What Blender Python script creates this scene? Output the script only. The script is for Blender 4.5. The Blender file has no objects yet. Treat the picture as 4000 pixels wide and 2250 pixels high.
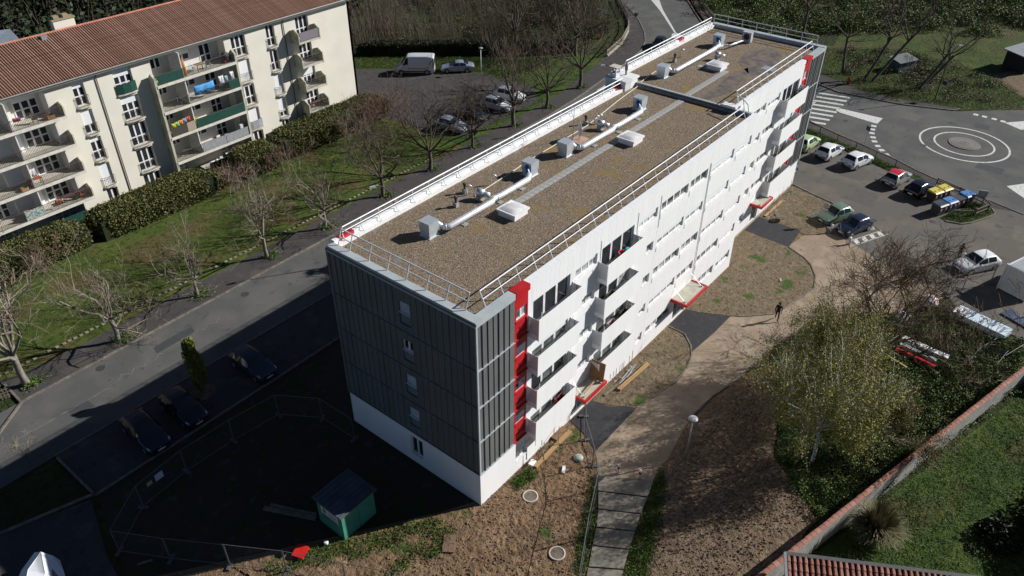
import bpy, bmesh, math, random
import numpy as np
from mathutils import Matrix, Vector
R = math.radians
rnd = random.Random(7)
sc = bpy.context.scene
col = sc.collection

# ------------------------------------------------------------------ camera
cam = bpy.data.cameras.new('camera'); camo = bpy.data.objects.new('camera', cam); col.objects.link(camo)
cam.sensor_width = 36; cam.lens = 3062.3 / 4000 * 36; cam.clip_end = 2000; cam.clip_start = .5
camo.matrix_world = (Matrix.Translation((-23.394, -21.092, 39.322)) @ Matrix.Rotation(-.895837, 4, 'Z')
                     @ Matrix.Rotation(.945394, 4, 'X') @ Matrix.Rotation(.004435, 4, 'Z'))
sc.camera = camo
# ------------------------------------------------------------------ sky, sun, exposure
w = bpy.data.worlds.new('World'); sc.world = w; w.use_nodes = True
nt = w.node_tree; bg = nt.nodes['Background']
sky = nt.nodes.new('ShaderNodeTexSky'); sky.sky_type = 'NISHITA'; sky.sun_disc = False
sky.sun_elevation = R(30); sky.sun_rotation = R(124.9); sky.air_density = .56; sky.dust_density = .1; sky.ozone_density = 1.5; sky.altitude = 1000
nt.links.new(sky.outputs[0], bg.inputs[0]); bg.inputs[1].default_value = .05
sl = bpy.data.lights.new('sun', 'SUN'); sl.energy = 5; sl.angle = R(.5); sl.color = (1, .975, .94)
so = bpy.data.objects.new('sun', sl); col.objects.link(so); so.location = (60, -60, 80)
so.rotation_euler = Vector((-.820 * .866, .572 * .866, -.5)).to_track_quat('-Z', 'Y').to_euler()
vs = sc.view_settings; vs.view_transform = 'Standard'; vs.look = 'None'; vs.gamma = 1; vs.use_curve_mapping = False
vs.exposure = .35

# ------------------------------------------------------------------ materials
MT = {}
def nodes(name):
    m = bpy.data.materials.new(name); m.use_nodes = True
    n = m.node_tree; return m, n, n.nodes['Principled BSDF'], n.links.new
def c4(c): return (c[0], c[1], c[2], 1)
def M(name, c, rough=.75, metal=0, c2=None, scale=3, bump=0, bscale=40, spec=.35, stretch=None, detail=4, lo=.35, hi=.65):
    if name in MT: return MT[name]
    m, n, b, L = nodes(name)
    b.inputs['Roughness'].default_value = rough; b.inputs['Metallic'].default_value = metal
    b.inputs['Specular IOR Level'].default_value = spec
    if c2 is None: c2 = tuple(x * .8 for x in c)
    tc = n.nodes.new('ShaderNodeTexCoord'); src = tc.outputs['Object']
    if stretch:
        mp = n.nodes.new('ShaderNodeMapping'); mp.inputs['Scale'].default_value = stretch; L(src, mp.inputs[0]); src = mp.outputs[0]
    no = n.nodes.new('ShaderNodeTexNoise'); no.inputs['Scale'].default_value = scale; no.inputs['Detail'].default_value = detail
    L(src, no.inputs['Vector'])
    cr = n.nodes.new('ShaderNodeValToRGB'); cr.color_ramp.elements[0].color = c4(c2); cr.color_ramp.elements[1].color = c4(c)
    cr.color_ramp.elements[0].position = lo; cr.color_ramp.elements[1].position = hi
    L(no.outputs[0], cr.inputs[0]); L(cr.outputs[0], b.inputs['Base Color'])
    if bump:
        n2 = n.nodes.new('ShaderNodeTexNoise'); n2.inputs['Scale'].default_value = bscale; n2.inputs['Detail'].default_value = 3
        L(src, n2.inputs['Vector'])
        bp = n.nodes.new('ShaderNodeBump'); bp.inputs['Distance'].default_value = bump; bp.inputs['Strength'].default_value = 1
        L(n2.outputs[0], bp.inputs['Height']); L(bp.outputs[0], b.inputs['Normal'])
    MT[name] = m; return m
def G(name, layers, bumps=(), rough=.95):
    """ground: layers = [(colour, noise scale, low, high, detail)...] each mixed over the one before; bumps = [(scale, distance)]"""
    m, n, b, L = nodes(name); b.inputs['Roughness'].default_value = rough; b.inputs['Specular IOR Level'].default_value = .15
    tc = n.nodes.new('ShaderNodeTexCoord'); src = tc.outputs['Object']; prev = None
    for i, l in enumerate(layers):
        c = l[0]
        if prev is None:
            r = n.nodes.new('ShaderNodeRGB'); r.outputs[0].default_value = c4(c); prev = r.outputs[0]; continue
        no = n.nodes.new('ShaderNodeTexNoise'); no.inputs['Scale'].default_value = l[1]; no.inputs['Detail'].default_value = l[4] if len(l) > 4 else 5
        mp = n.nodes.new('ShaderNodeMapping'); mp.inputs['Location'].default_value = (i * 13.7, i * 7.1, 0)
        if len(l) > 5: mp.inputs['Scale'].default_value = l[5]
        L(src, mp.inputs[0]); L(mp.outputs[0], no.inputs['Vector'])
        mr = n.nodes.new('ShaderNodeMapRange'); mr.inputs[1].default_value = l[2]; mr.inputs[2].default_value = l[3]
        L(no.outputs[0], mr.inputs[0])
        mx = n.nodes.new('ShaderNodeMix'); mx.data_type = 'RGBA'; mx.inputs[7].default_value = c4(c)
        L(mr.outputs[0], mx.inputs[0]); L(prev, mx.inputs[6]); prev = mx.outputs[2]
    L(prev, b.inputs['Base Color']); pn = None
    for s, d in bumps:
        no = n.nodes.new('ShaderNodeTexNoise'); no.inputs['Scale'].default_value = s; no.inputs['Detail'].default_value = 4
        L(src, no.inputs['Vector'])
        bp = n.nodes.new('ShaderNodeBump'); bp.inputs['Distance'].default_value = d; L(no.outputs[0], bp.inputs['Height'])
        if pn: L(pn, bp.inputs['Normal'])
        pn = bp.outputs[0]
    if pn: L(pn, b.inputs['Normal'])
    MT[name] = m; return m
def leafmat(name, c, c2, scale=.8, tr=.0):
    m, n, b, L = nodes(name); b.inputs['Roughness'].default_value = .6; b.inputs['Specular IOR Level'].default_value = .25
    g = n.nodes.new('ShaderNodeNewGeometry'); cr = n.nodes.new('ShaderNodeValToRGB')
    cr.color_ramp.elements[0].color = c4(c); cr.color_ramp.elements[1].color = c4(c2)
    L(g.outputs['Random Per Island'], cr.inputs[0]); L(cr.outputs[0], b.inputs['Base Color'])
    MT[name] = m; return m

WHITE = M('white_cladding', (.80, .80, .79), .5, c2=(.75, .754, .754), scale=1, stretch=(1.6, 1.6, .16), lo=.3, hi=.62)
def joints(m, pitch, wd, c):
    """narrow upright joints of the sheet cladding, a darker sealant line every pitch metres along x"""
    n = m.node_tree; b = n.nodes['Principled BSDF']; src = b.inputs['Base Color'].links[0].from_socket; L = n.links.new
    tc = n.nodes.new('ShaderNodeTexCoord'); sp = n.nodes.new('ShaderNodeSeparateXYZ'); L(tc.outputs['Object'], sp.inputs[0])
    a = n.nodes.new('ShaderNodeMath'); a.operation = 'MODULO'; a.inputs[1].default_value = pitch; L(sp.outputs[0], a.inputs[0])
    l = n.nodes.new('ShaderNodeMath'); l.operation = 'LESS_THAN'; l.inputs[1].default_value = wd; L(a.outputs[0], l.inputs[0])
    mx = n.nodes.new('ShaderNodeMix'); mx.data_type = 'RGBA'; mx.inputs[7].default_value = c4(c); L(l.outputs[0], mx.inputs[0]); L(src, mx.inputs[6]); L(mx.outputs[2], b.inputs['Base Color'])
joints(WHITE, .43, .022, (.60, .615, .63))
WHITEP = M('white_panel', (.82, .82, .81), .45, c2=(.78, .782, .78), scale=1, stretch=(2.2, 2.2, .3), lo=.3, hi=.6)
WPLAIN = M('white_paint', (.8, .8, .8), .5, c2=(.74, .74, .74), scale=2)
GREYC = M('grey_cladding', (.145, .150, .148), .42, c2=(.12, .125, .123), scale=.5, spec=.4)
GREYCOP = M('grey_coping', (.42, .46, .47), .38, c2=(.36, .40, .41), scale=1.2, spec=.5)
RED = M('red_cladding', (.48, .016, .02), .4, c2=(.40, .012, .016), scale=1, spec=.5)
COREM = M('core_render', (.55, .55, .54), .8)
PLINTH = M('bare_plinth', (.42, .36, .27), .9, c2=(.3, .25, .18), scale=1.5, bump=.01)
ALU = M('galvanised_duct', (.78, .80, .82), .38, .45, c2=(.68, .70, .72), scale=4)
ALUD = M('galvanised_box', (.60, .65, .68), .4, .5, c2=(.52, .57, .60), scale=3)
RAIL = M('rail_aluminium', (.74, .75, .76), .45, .25, c2=(.66, .67, .68), scale=2)
GLASS = M('glass_dark', (.018, .022, .026), .06, c2=(.03, .035, .04), scale=1.1, spec=.6)
GLASS2 = M('glass_curtained', (.48, .48, .47), .15, c2=(.16, .17, .18), scale=2.6, spec=.6, stretch=(3, 3, .6))
GLASS3 = M('glass_grey', (.15, .17, .17), .08, c2=(.06, .07, .075), scale=1.6, spec=.6)
def perf():
    m, n, b, L = nodes('perforated_sheet'); b.inputs['Base Color'].default_value = (.62, .63, .65, 1); b.inputs['Roughness'].default_value = .5
    tr = n.nodes.new('ShaderNodeBsdfTransparent'); mx = n.nodes.new('ShaderNodeMixShader'); vo = n.nodes.new('ShaderNodeTexVoronoi'); vo.inputs['Scale'].default_value = 45
    tc = n.nodes.new('ShaderNodeTexCoord'); L(tc.outputs['Object'], vo.inputs['Vector'])
    mr = n.nodes.new('ShaderNodeMath'); mr.operation = 'LESS_THAN'; mr.inputs[1].default_value = .33; L(vo.outputs['Distance'], mr.inputs[0])
    out = n.nodes['Material Output']; L(mr.outputs[0], mx.inputs[0]); L(b.outputs[0], mx.inputs[1]); L(tr.outputs[0], mx.inputs[2]); L(mx.outputs[0], out.inputs[0]); return m
PERF = perf()
FRAMEW = M('window_white', (.78, .78, .78), .45)
BLIND = M('roller_blind', (.72, .73, .74), .6, c2=(.68, .69, .7), scale=1, stretch=(1, 1, 18))
BLINDG = M('grey_shutter', (.16, .175, .185), .55, c2=(.13, .145, .155), scale=1, stretch=(1, 1, 18))
GRAVEL = G('roof_gravel', [((.195, .152, .108),), ((.30, .24, .172), 9, .5, .6, 2), ((.08, .061, .046), 12, .54, .61, 2), ((.23, .16, .06), .45, .57, .74, 7), ((.22, .205, .20), .8, .64, .74, 6)], [(14, .05)])
STONEW = M('concrete_slab', (.36, .36, .345), .9, c2=(.27, .27, .265), scale=2.5, bump=.004)
FELT = M('roof_felt', (.2, .195, .195), .7, c2=(.27, .265, .265), scale=1.5)
CREAM = M('cream_render', (.70, .67, .575), .9, c2=(.655, .625, .53), scale=.5, bump=.004, bscale=60)
CHEEK = M('olive_render', (.52, .50, .40), .9, c2=(.28, .28, .21), scale=2.2, stretch=(1, 1, .5))  # cream taken down to a mottled olive-grey on the balcony side walls
CREAMIN = M('loggia_render', (.62, .61, .58), .9, c2=(.56, .55, .53), scale=.8)
CONC = M('pale_concrete', (.55, .52, .44), .85, c2=(.44, .41, .34), scale=2)
TILE = M('roof_tile', (.36, .165, .105), .85, c2=(.25, .115, .08), scale=2.2, bump=.006, bscale=30)
TILE2 = M('roof_tile_pink', (.50, .21, .15), .85, c2=(.38, .15, .105), scale=3, bump=.006)
IRON = M('dark_iron', (.07, .06, .05), .6, c2=(.06, .05, .045))
GREENS = M('green_screen', (.014, .07, .05), .6, c2=(.01, .045, .034), scale=6)
GREYS = M('grey_screen', (.30, .31, .32), .6)
WICK = M('reed_screen', (.40, .33, .25), .8, c2=(.3, .24, .18), stretch=(12, 1, 1))
ASPH = G('asphalt_street', [((.088, .089, .087),), ((.116, .114, .108), .35, .45, .64, 5), ((.055, .057, .06), 1.1, .6, .72, 6), ((.125, .123, .118), .12, .55, .7, 6), ((.14, .138, .13), 22, .56, .66, 2)], [(60, .006)])
ASPHB = G('asphalt_parking', [((.115, .104, .092),), ((.155, .135, .11), .25, .5, .64, 5), ((.085, .08, .075), .8, .58, .7, 5), ((.19, .165, .13), 1.8, .66, .76, 5), ((.17, .16, .15), 24, .56, .66, 2)], [(60, .006)])
ASPHL = G('asphalt_worn', [((.062, .058, .056),), ((.10, .09, .078), .5, .56, .72, 6), ((.04, .038, .037), 1.4, .56, .7, 5), ((.11, .10, .095), 20, .58, .68, 2)], [(50, .008)])
ASPHN = G('asphalt_new', [((.045, .046, .05),), ((.06, .06, .062), 2, .5, .7), ((.09, .085, .08), 6, .68, .75)], [(50, .01)])
PATHM = G('sandy_path', [((.26, .20, .145),), ((.33, .265, .195), .6, .48, .62, 6), ((.19, .15, .11), 1.2, .56, .7, 6), ((.36, .30, .23), 9, .6, .7, 3)], [(25, .02)])
SOIL = G('bare_soil', [((.175, .112, .066),), ((.24, .16, .095), .7, .5, .64, 5), ((.105, .07, .045), 3.2, .55, .66, 4), ((.30, .22, .14), 7, .62, .7, 3), ((.055, .085, .022), .42, .6, .68, 6)], [(3.2, .14), (9, .07)])
SOILD = G('dug_soil', [((.145, .104, .07),), ((.195, .142, .096), 1.1, .5, .62, 5), ((.085, .06, .042), 3.4, .56, .66, 4), ((.23, .175, .12), 6, .63, .7, 3)], [(3.6, .16), (9, .08)])
DRYLAWN = G('dry_lawn', [((.155, .118, .075),), ((.20, .155, .105), 1.6, .5, .62, 5), ((.085, .064, .04), 3, .54, .64, 5), ((.22, .18, .13), 9, .6, .68, 3), ((.055, .09, .022), .5, .59, .66, 6)], [(5, .10), (14, .05)])
LAWN = G('lawn', [((.062, .092, .018),), ((.090, .122, .024), .3, .45, .6, 5), ((.12, .085, .04), .22, .50, .64, 6), ((.034, .054, .012), 2.2, .5, .64, 4), ((.085, .105, .03), 14, .55, .66, 2)], [(10, .06), (30, .03)])
GRASS = G('rough_grass', [((.05, .085, .018),), ((.08, .112, .024), .5, .48, .62, 5), ((.09, .075, .03), .2, .56, .7, 5), ((.028, .05, .012), 2.5, .5, .64, 4)], [(6, .12), (20, .05)])
FIELD = G('dark_field', [((.034, .046, .016),), ((.058, .068, .02), .15, .5, .64, 5), ((.06, .048, .028), .3, .55, .7, 6), ((.02, .03, .01), 1.5, .5, .66, 4)], [(2, .25), (8, .12)])
KERBM = M('kerb_stone', (.20, .178, .148), .9, c2=(.11, .098, .08), scale=3)
MARK = M('road_paint', (.60, .60, .58), .7, c2=(.36, .36, .35), scale=4, lo=.32, hi=.5)
BARK = M('pale_bark', (.25, .225, .19), .9, c2=(.13, .115, .095), scale=6, stretch=(1, 1, .3), bump=.01)
BARKD = M('dark_bark', (.13, .107, .083), .9, c2=(.07, .057, .045), scale=6, stretch=(1, 1, .3))
TWIG = M('pale_twig', (.25, .205, .15), .9, c2=(.16, .13, .095), scale=2)
TWIGD = M('dark_twig', (.125, .095, .07), .9, c2=(.085, .06, .045), scale=2)
TWIGR = M('reddish_twig', (.17, .10, .08), .9, c2=(.12, .075, .06), scale=2)
BIRCHM = M('birch_bark', (.56, .54, .50), .8, c2=(.24, .22, .19), scale=5, stretch=(1, 1, 3))
WOOD = M('sawn_timber', (.42, .27, .13), .8, c2=(.33, .2, .09), scale=4, stretch=(1, 8, 8))
WOODG = M('weathered_timber', (.19, .16, .125), .9, c2=(.12, .10, .08), scale=4)
GALV = M('galvanised_steel', (.46, .47, .48), .45, .5, c2=(.36, .37, .38))
BLACK = M('black_rubber', (.018, .018, .019), .8)
DARKP = M('dark_plastic', (.03, .032, .035), .55)
RIM = M('wheel_rim', (.42, .43, .45), .35, .7)
LAMPG = M('clear_lamp', (.40, .44, .47), .12, c2=(.3, .33, .36), spec=.7)
TAIL = M('red_lamp', (.26, .01, .012), .2)
PLATE = M('number_plate', (.72, .72, .68), .5)

# ------------------------------------------------------------------ mesh helpers
class MB:
    def __init__(s): s.v = []; s.f = []
    def box(s, x0, x1, y0, y1, z0, z1):
        n = len(s.v)
        s.v += [(x0, y0, z0), (x1, y0, z0), (x1, y1, z0), (x0, y1, z0), (x0, y0, z1), (x1, y0, z1), (x1, y1, z1), (x0, y1, z1)]
        s.f += [(n, n+3, n+2, n+1), (n+4, n+5, n+6, n+7), (n, n+1, n+5, n+4), (n+1, n+2, n+6, n+5), (n+2, n+3, n+7, n+6), (n+3, n, n+4, n+7)]
        return s
    def hull8(s, pts):
        n = len(s.v); s.v += [tuple(p) for p in pts]
        s.f += [(n, n+3, n+2, n+1), (n+4, n+5, n+6, n+7), (n, n+1, n+5, n+4), (n+1, n+2, n+6, n+5), (n+2, n+3, n+7, n+6), (n+3, n, n+4, n+7)]
        return s
    def obox(s, c, h, ang=0, tilt=0):
        m = Matrix.Translation(c) @ Matrix.Rotation(ang, 4, 'Z') @ Matrix.Rotation(tilt, 4, 'Y')
        q = [(-1, -1, -1), (1, -1, -1), (1, 1, -1), (-1, 1, -1), (-1, -1, 1), (1, -1, 1), (1, 1, 1), (-1, 1, 1)]
        return s.hull8([m @ Vector((a*h[0], b*h[1], d*h[2])) for a, b, d in q])
    def prism(s, poly, z0, z1):
        n = len(s.v); k = len(poly)
        s.v += [(x, y, z0) for x, y in poly] + [(x, y, z1) for x, y in poly]
        s.f += [tuple(range(n+k, n+2*k)), tuple(range(n+k-1, n-1, -1))]
        s.f += [(n+i, n+(i+1) % k, n+k+(i+1) % k, n+k+i) for i in range(k)]
        return s
    def sheet(s, poly, z):
        n = len(s.v); s.v += [(x, y, z) for x, y in poly]; s.f.append(tuple(range(n, n+len(poly)))); return s
    def tube(s, pts, r, n=6, cap=True):
        pts = [Vector(p) for p in pts]; rs = r if isinstance(r, (list, tuple)) else [r]*len(pts)
        b0 = len(s.v); up = None
        for i, p in enumerate(pts):
            d = (pts[min(i+1, len(pts)-1)] - pts[max(i-1, 0)]).normalized()
            if up is None: up = Vector((0, 0, 1)) if abs(d.z) < .9 else Vector((1, 0, 0))
            a = d.cross(up)
            if a.length < 1e-4: a = d.orthogonal()
            a.normalize(); b = d.cross(a)
            for k in range(n):
                t = 2*math.pi*k/n; s.v.append(tuple(p + (a*math.cos(t) + b*math.sin(t))*rs[i]))
        for i in range(len(pts)-1):
            for k in range(n):
                q = b0+i*n; s.f.append((q+k, q+(k+1) % n, q+n+(k+1) % n, q+n+k))
        if cap:
            s.f.append(tuple(range(b0+n-1, b0-1, -1))); e = b0+(len(pts)-1)*n; s.f.append(tuple(range(e, e+n)))
        return s
    def cyl(s, p0, p1, r, n=10, r1=None): return s.tube([p0, p1], [r, r if r1 is None else r1], n)
    def lathe(s, c, prof, n=14):
        b0 = len(s.v)
        for r, z in prof:
            for k in range(n):
                t = 2*math.pi*k/n; s.v.append((c[0]+r*math.cos(t), c[1]+r*math.sin(t), c[2]+z))
        for i in range(len(prof)-1):
            for k in range(n):
                q = b0+i*n; s.f.append((q+k, q+(k+1) % n, q+n+(k+1) % n, q+n+k))
        s.f.append(tuple(range(b0+n-1, b0-1, -1))); e = b0+(len(prof)-1)*n; s.f.append(tuple(range(e, e+n)))
        return s
    def mesh(s, name, mat, smooth=False):
        me = bpy.data.meshes.new(name); me.from_pydata(s.v, [], s.f)
        me.materials.append(mat)
        if smooth:
            me.polygons.foreach_set('use_smooth', [True]*len(me.polygons))
        me.update(); return me
    def build(s, name, mat, parent=None, smooth=False, loc=(0, 0, 0), rz=0):
        return put(name, s.mesh(name, mat, smooth), parent, loc, rz)
def put(name, me, parent=None, loc=(0, 0, 0), rz=0):
    o = bpy.data.objects.new(name, me); col.objects.link(o); o.location = loc; o.rotation_euler = (0, 0, rz)
    if parent: o.parent = parent
    return o
def tag(o, label, cat, group=None):
    o['label'] = label; o['category'] = cat
    if group: o['group'] = group
    return o
def thing(name, label, cat, loc=(0, 0, 0), rz=0, group=None):
    o = bpy.data.objects.new(name, None); o.empty_display_size = .3; col.objects.link(o)
    o.location = loc; o.rotation_euler = (0, 0, rz); return tag(o, label, cat, group)
def stuff(o, label, cat):
    o['kind'] = 'stuff'; return tag(o, label, cat)
def struct(o, label=None):
    o['kind'] = 'structure'
    if label: o['label'] = label
    return o
def npmesh(name, V, F, mat):
    """V (n,3) float array, F (m,k) int array"""
    me = bpy.data.meshes.new(name); me.vertices.add(len(V)); me.vertices.foreach_set('co', np.asarray(V, np.float32).ravel())
    k = F.shape[1]; me.loops.add(F.size); me.loops.foreach_set('vertex_index', F.astype(np.int32).ravel())
    me.polygons.add(len(F)); me.polygons.foreach_set('loop_start', np.arange(0, F.size, k, dtype=np.int32))
    me.polygons.foreach_set('loop_total', np.full(len(F), k, np.int32)); me.update(calc_edges=True); me.validate()
    me.materials.append(mat); return me
ng = np.random.default_rng(11)
def leaves(P, size, flat=0., aspect=1.6, upward=0.):
    """quads (bent leaf: 2 tris) at points P; flat 0 = any direction, 1 = lying"""
    n = len(P); d = ng.normal(size=(n, 3)); d[:, 2] *= (1-flat); d /= np.linalg.norm(d, axis=1)[:, None]+1e-9
    q = ng.normal(size=(n, 3)); q[:, 2] *= (1-flat*.7); e = np.cross(d, q); e /= np.linalg.norm(e, axis=1)[:, None]+1e-9
    s = size*ng.uniform(.6, 1.3, n)[:, None]
    a = P-d*s*aspect/2; c = P+d*s*aspect/2; b = P+e*s/2; f = P-e*s/2
    V = np.stack([a, b, c, f], 1).reshape(-1, 3); F = np.arange(4*n).reshape(n, 4)
    return V, F
def inpoly(x, y, poly):
    r = np.zeros(len(x), bool); j = len(poly)-1
    for i in range(len(poly)):
        xi, yi = poly[i]; xj, yj = poly[j]
        r ^= ((yi > y) != (yj > y)) & (x < (xj-xi)*(y-yi)/(yj-yi+1e-12)+xi); j = i
    return r
def scatter(poly, n):
    p = np.array(poly); lo = p.min(0); hi = p.max(0); out = np.zeros((0, 2))
    while len(out) < n:
        q = ng.uniform(lo, hi, (n*2, 2)); out = np.vstack([out, q[inpoly(q[:, 0], q[:, 1], poly)]])
    return out[:n]
def vnoise(x, y, s, seed=0):
    """cheap smooth noise 0..1"""
    r = np.random.default_rng(seed); t = 0
    for k in range(5):
        a, b, p = r.uniform(-1, 1), r.uniform(-1, 1), r.uniform(0, 7)
        t = t+np.sin((a*x+b*y)*s*(1+.6*k)+p)/(1+.4*k)
    return .5+t/6

# ================================================================== the setting
M_BANK = G('bank_grass', [((.05, .076, .018),), ((.078, .10, .026), .35, .46, .62, 6), ((.085, .072, .034), .16, .52, .66, 6), ((.032, .048, .014), 1.6, .52, .66, 5)], [(3, .14), (12, .07)])
def ground(name, poly, z, mat, label=None): return struct(MB().sheet(poly, z).build(name, mat), label)
ground('ground', [(-300, -300), (420, -300), (420, 420), (-300, 420)], -.05, FIELD)
ground('lawn', [(-60, 34.2), (37.2, 34.2), (37.3, 44), (37.3, 52.3), (-60, 52.3)], -.02, LAWN)
ground('verge', [(37.3, 34.3), (60, 35), (74, 38.2), (66, 46.4), (60.7, 52.1), (56.4, 57.3), (49.1, 66.3), (44, 72), (37.3, 60)], -.022, GRASS)
soil_poly = [(-16, 11.6), (-9, 6.6), (-2, 1.7), (0, .5), (33.9, .5), (33.9, 2.2), (52, 2.2), (51, -3.4), (44, -9), (42, -16), (34, -13), (25.3, -7.7), (22.7, -9.9), (15.2, -12.4), (13.5, -14.8), (12, -16.6), (5, -15.4), (-14, -12), (-14, 4)]
def rough_sheet(name, poly, z, mat, step, amp, seed):
    """soil: a real uneven sheet, clods and ruts as geometry"""
    p = np.array(poly); x0, y0 = p.min(0); x1, y1 = p.max(0)
    nx, ny = int((x1-x0)/step)+1, int((y1-y0)/step)+1
    X, Y = np.meshgrid(np.linspace(x0, x1, nx), np.linspace(y0, y1, ny), indexing='ij')
    r = np.random.default_rng(seed); Z = vnoise(X, Y, 1.2, seed)*.10+vnoise(X, Y, 4, seed+1)*.07
    N = r.uniform(0, 1, X.shape); N = (N+np.roll(N, 1, 0)+np.roll(N, 1, 1)+np.roll(N, (1, 1), (0, 1)))/4
    Z = z+Z*amp/.12*.5+N*amp
    ins = inpoly(X.ravel(), Y.ravel(), poly).reshape(X.shape)
    I = np.arange(nx*ny).reshape(nx, ny); k = ins[:-1, :-1] & ins[1:, :-1] & ins[1:, 1:] & ins[:-1, 1:]
    F = np.stack([I[:-1, :-1][k], I[1:, :-1][k], I[1:, 1:][k], I[:-1, 1:][k]], 1)
    return struct(put(name, npmesh(name, np.stack([X.ravel(), Y.ravel(), Z.ravel()], 1), F, mat)))
ground('soil_base', soil_poly, -.02, SOIL)
rough_sheet('soil', [(-12.5, 9.0), (-9.2, 6.6), (-2, 1.6), (-.2, .3), (-.1, -.1), (9.0, -.1), (7.9, -3.2), (6.2, -4.4), (-.6, -8.4), (-10, -11), (-11, 2)], -.07, SOIL, .10, .13, 3)
rough_sheet('dug_soil', [(8.3, -7.6), (9.7, -7.3), (13, -6.9), (17.8, -7), (21.1, -7.7), (23, -8.3), (22.5, -9.9), (15.2, -12.4), (13.5, -14.8), (12, -16.4), (8.5, -16.4), (4.8, -15.2), (0, -14), (0, -11)], -.045, SOILD, .12, .075, 5)
west_road = [(-80, 24.4), (70, 24.4), (70.5, 19), (70, 12), (68.8, 6.6), (68, 3.4), (66.1, -1.7), (65.4, -4.3), (63.8, -7.5), (63, -9.8), (61.9, -14.1), (60.7, -18.6), (58, -34), (110, -34), (100, -24), (89.5, -13), (86, -9), (83.8, -6.8), (81.5, -.8), (80.9, 3.1), (80.4, 7.3), (81.7, 10.9), (84, 16), (88, 24), (94.5, 34.2), (99.7, 38.5), (105.5, 43.1), (135, 68), (130, 85), (105, 60), (95.6, 49.2), (90, 43.5), (85.6, 39.9), (81.8, 37.4), (77.7, 35.7), (72.8, 34.8), (67, 34), (58, 32.8), (50.7, 32.2), (20, 31.4), (-80, 31.3)]
ground('shade_dark_ground', [(-14.5, 19.2), (-15.9, 14.4), (-16.4, 11.9), (-9, 6.7), (-2, 1.75), (-.05, .5), (-.05, 19.2)], -.021, G('shade_dark_ground', [((.045, .038, .028),), ((.03, .042, .014), .5, .5, .62, 6), ((.07, .058, .042), 1.3, .58, .68, 6)], [(5, .1)]))  # soil and grass colours darkened over the block's shadow zone, shade painted in
ground('shade_dark_ground', [(0, 11.4), (36, 11.4), (36, 19.2), (0, 19.2)], -.021, MT['shade_dark_ground'])
road = ground('road', west_road, 0, ASPH)
ground('parking_bay', [(-14.6, 19.3), (36, 19.3), (36, 24.396), (-14.6, 24.396)], -.004, ASPHL)
ground('access_lane', [(-60, 30), (-60, -5), (-24, -4), (-17.5, 8), (-16.4, 14.5), (-14.9, 19.2), (-19.6, 20.9), (-22, 24.39)], -.008, ASPHL)
ground('sidewalk', [(-13.7, 31.3), (20, 31.4), (50.7, 32.2), (58, 32.8), (67, 34), (72.8, 34.8), (77.7, 35.7), (81.8, 37.4), (85.6, 39.9), (90, 43.5), (95.6, 49.2), (105, 60), (102, 61.5), (97.6, 52.6), (91, 46.9), (88, 44.5), (84, 41.9), (78.4, 39.5), (73, 38.4), (66, 37), (58, 35.4), (52, 34.9), (36, 34.5), (6, 34.45), (-7.5, 34.1), (-12.5, 34.3), (-13.7, 34.8)], .05, ASPHL)
ground('car_park', [(37.4, 47), (37.4, 40.4), (39.5, 36.1), (42.4, 36.3), (46.9, 35.9), (53, 35.9), (57, 40), (55.9, 44.9), (56.4, 47.4), (52.2, 52.5), (49.6, 58.2), (46, 62.6), (40, 72), (37.9, 72), (37.9, 52)], -.004, ASPHL)
ground('parking_lot', [(52.2, 1.6), (51.5, -.7), (51, -2.9), (50.7, -3.4), (46.8, -2.1), (46, -4.4), (45, -5), (44.9, -6.7), (44.2, -8.4), (43.3, -10.2), (42.3, -12.1), (42.6, -14.6), (41.5, -16.5), (39.7, -17.7), (39.2, -22), (36, -30), (57, -30), (60.7, -18.6), (61.9, -14.1), (61.6, -9), (61.7, -5.5), (62.5, -3.3), (63.8, .5), (63.5, 3.1), (64.1, 5.9), (64.5, 12), (64, 19), (52, 19), (52, 13.2)], -.004, ASPHB)
ground('roadside_path', [(61.9, -14.1), (63, -9.8), (63.8, -7.5), (65.4, -4.3), (66.1, -1.7), (68, 3.4), (68.8, 6.6), (70, 12), (70.5, 19), (64.3, 19), (64.8, 12), (66.8, 5.5), (66.4, 4), (65, -.5), (63.3, -5.3), (61.9, -9.5), (60.9, -13), (60, -15.4), (60.9, -18)], .006, ASPHL)
ground('north_footpath', [(81.7, 10.9), (80.4, 7.3), (80.9, 3.1), (81.5, -.8), (83.6, -6.2), (84.6, -6.9), (84.2, -3.9), (82.8, 1), (82.9, 4.9), (83.8, 7.2), (85.4, 11.6), (88, 18), (91, 25), (88, 24), (84, 16)], .05, ASPHL)
ground('grass_strip', [(61.7, -5.5), (62.5, -3.3), (63.8, .5), (63.5, 3.1), (64.1, 5.9), (64.5, 12), (64.8, 12), (66.7, 5.5), (66.4, 4), (65, -.5), (63.3, -5.3), (62.3, -8.7), (61.6, -8.5)], .03, GRASS)
ground('grass_island', [(54.8, -12.3), (56.1, -12.7), (57.6, -13.1), (59.3, -13.8), (60.3, -13.6), (60.3, -14.9), (59.9, -15.7), (59, -16.2), (58, -15.9), (55.5, -14.7), (54.8, -14.1), (54.5, -12.9)], .05, GRASS)
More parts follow.
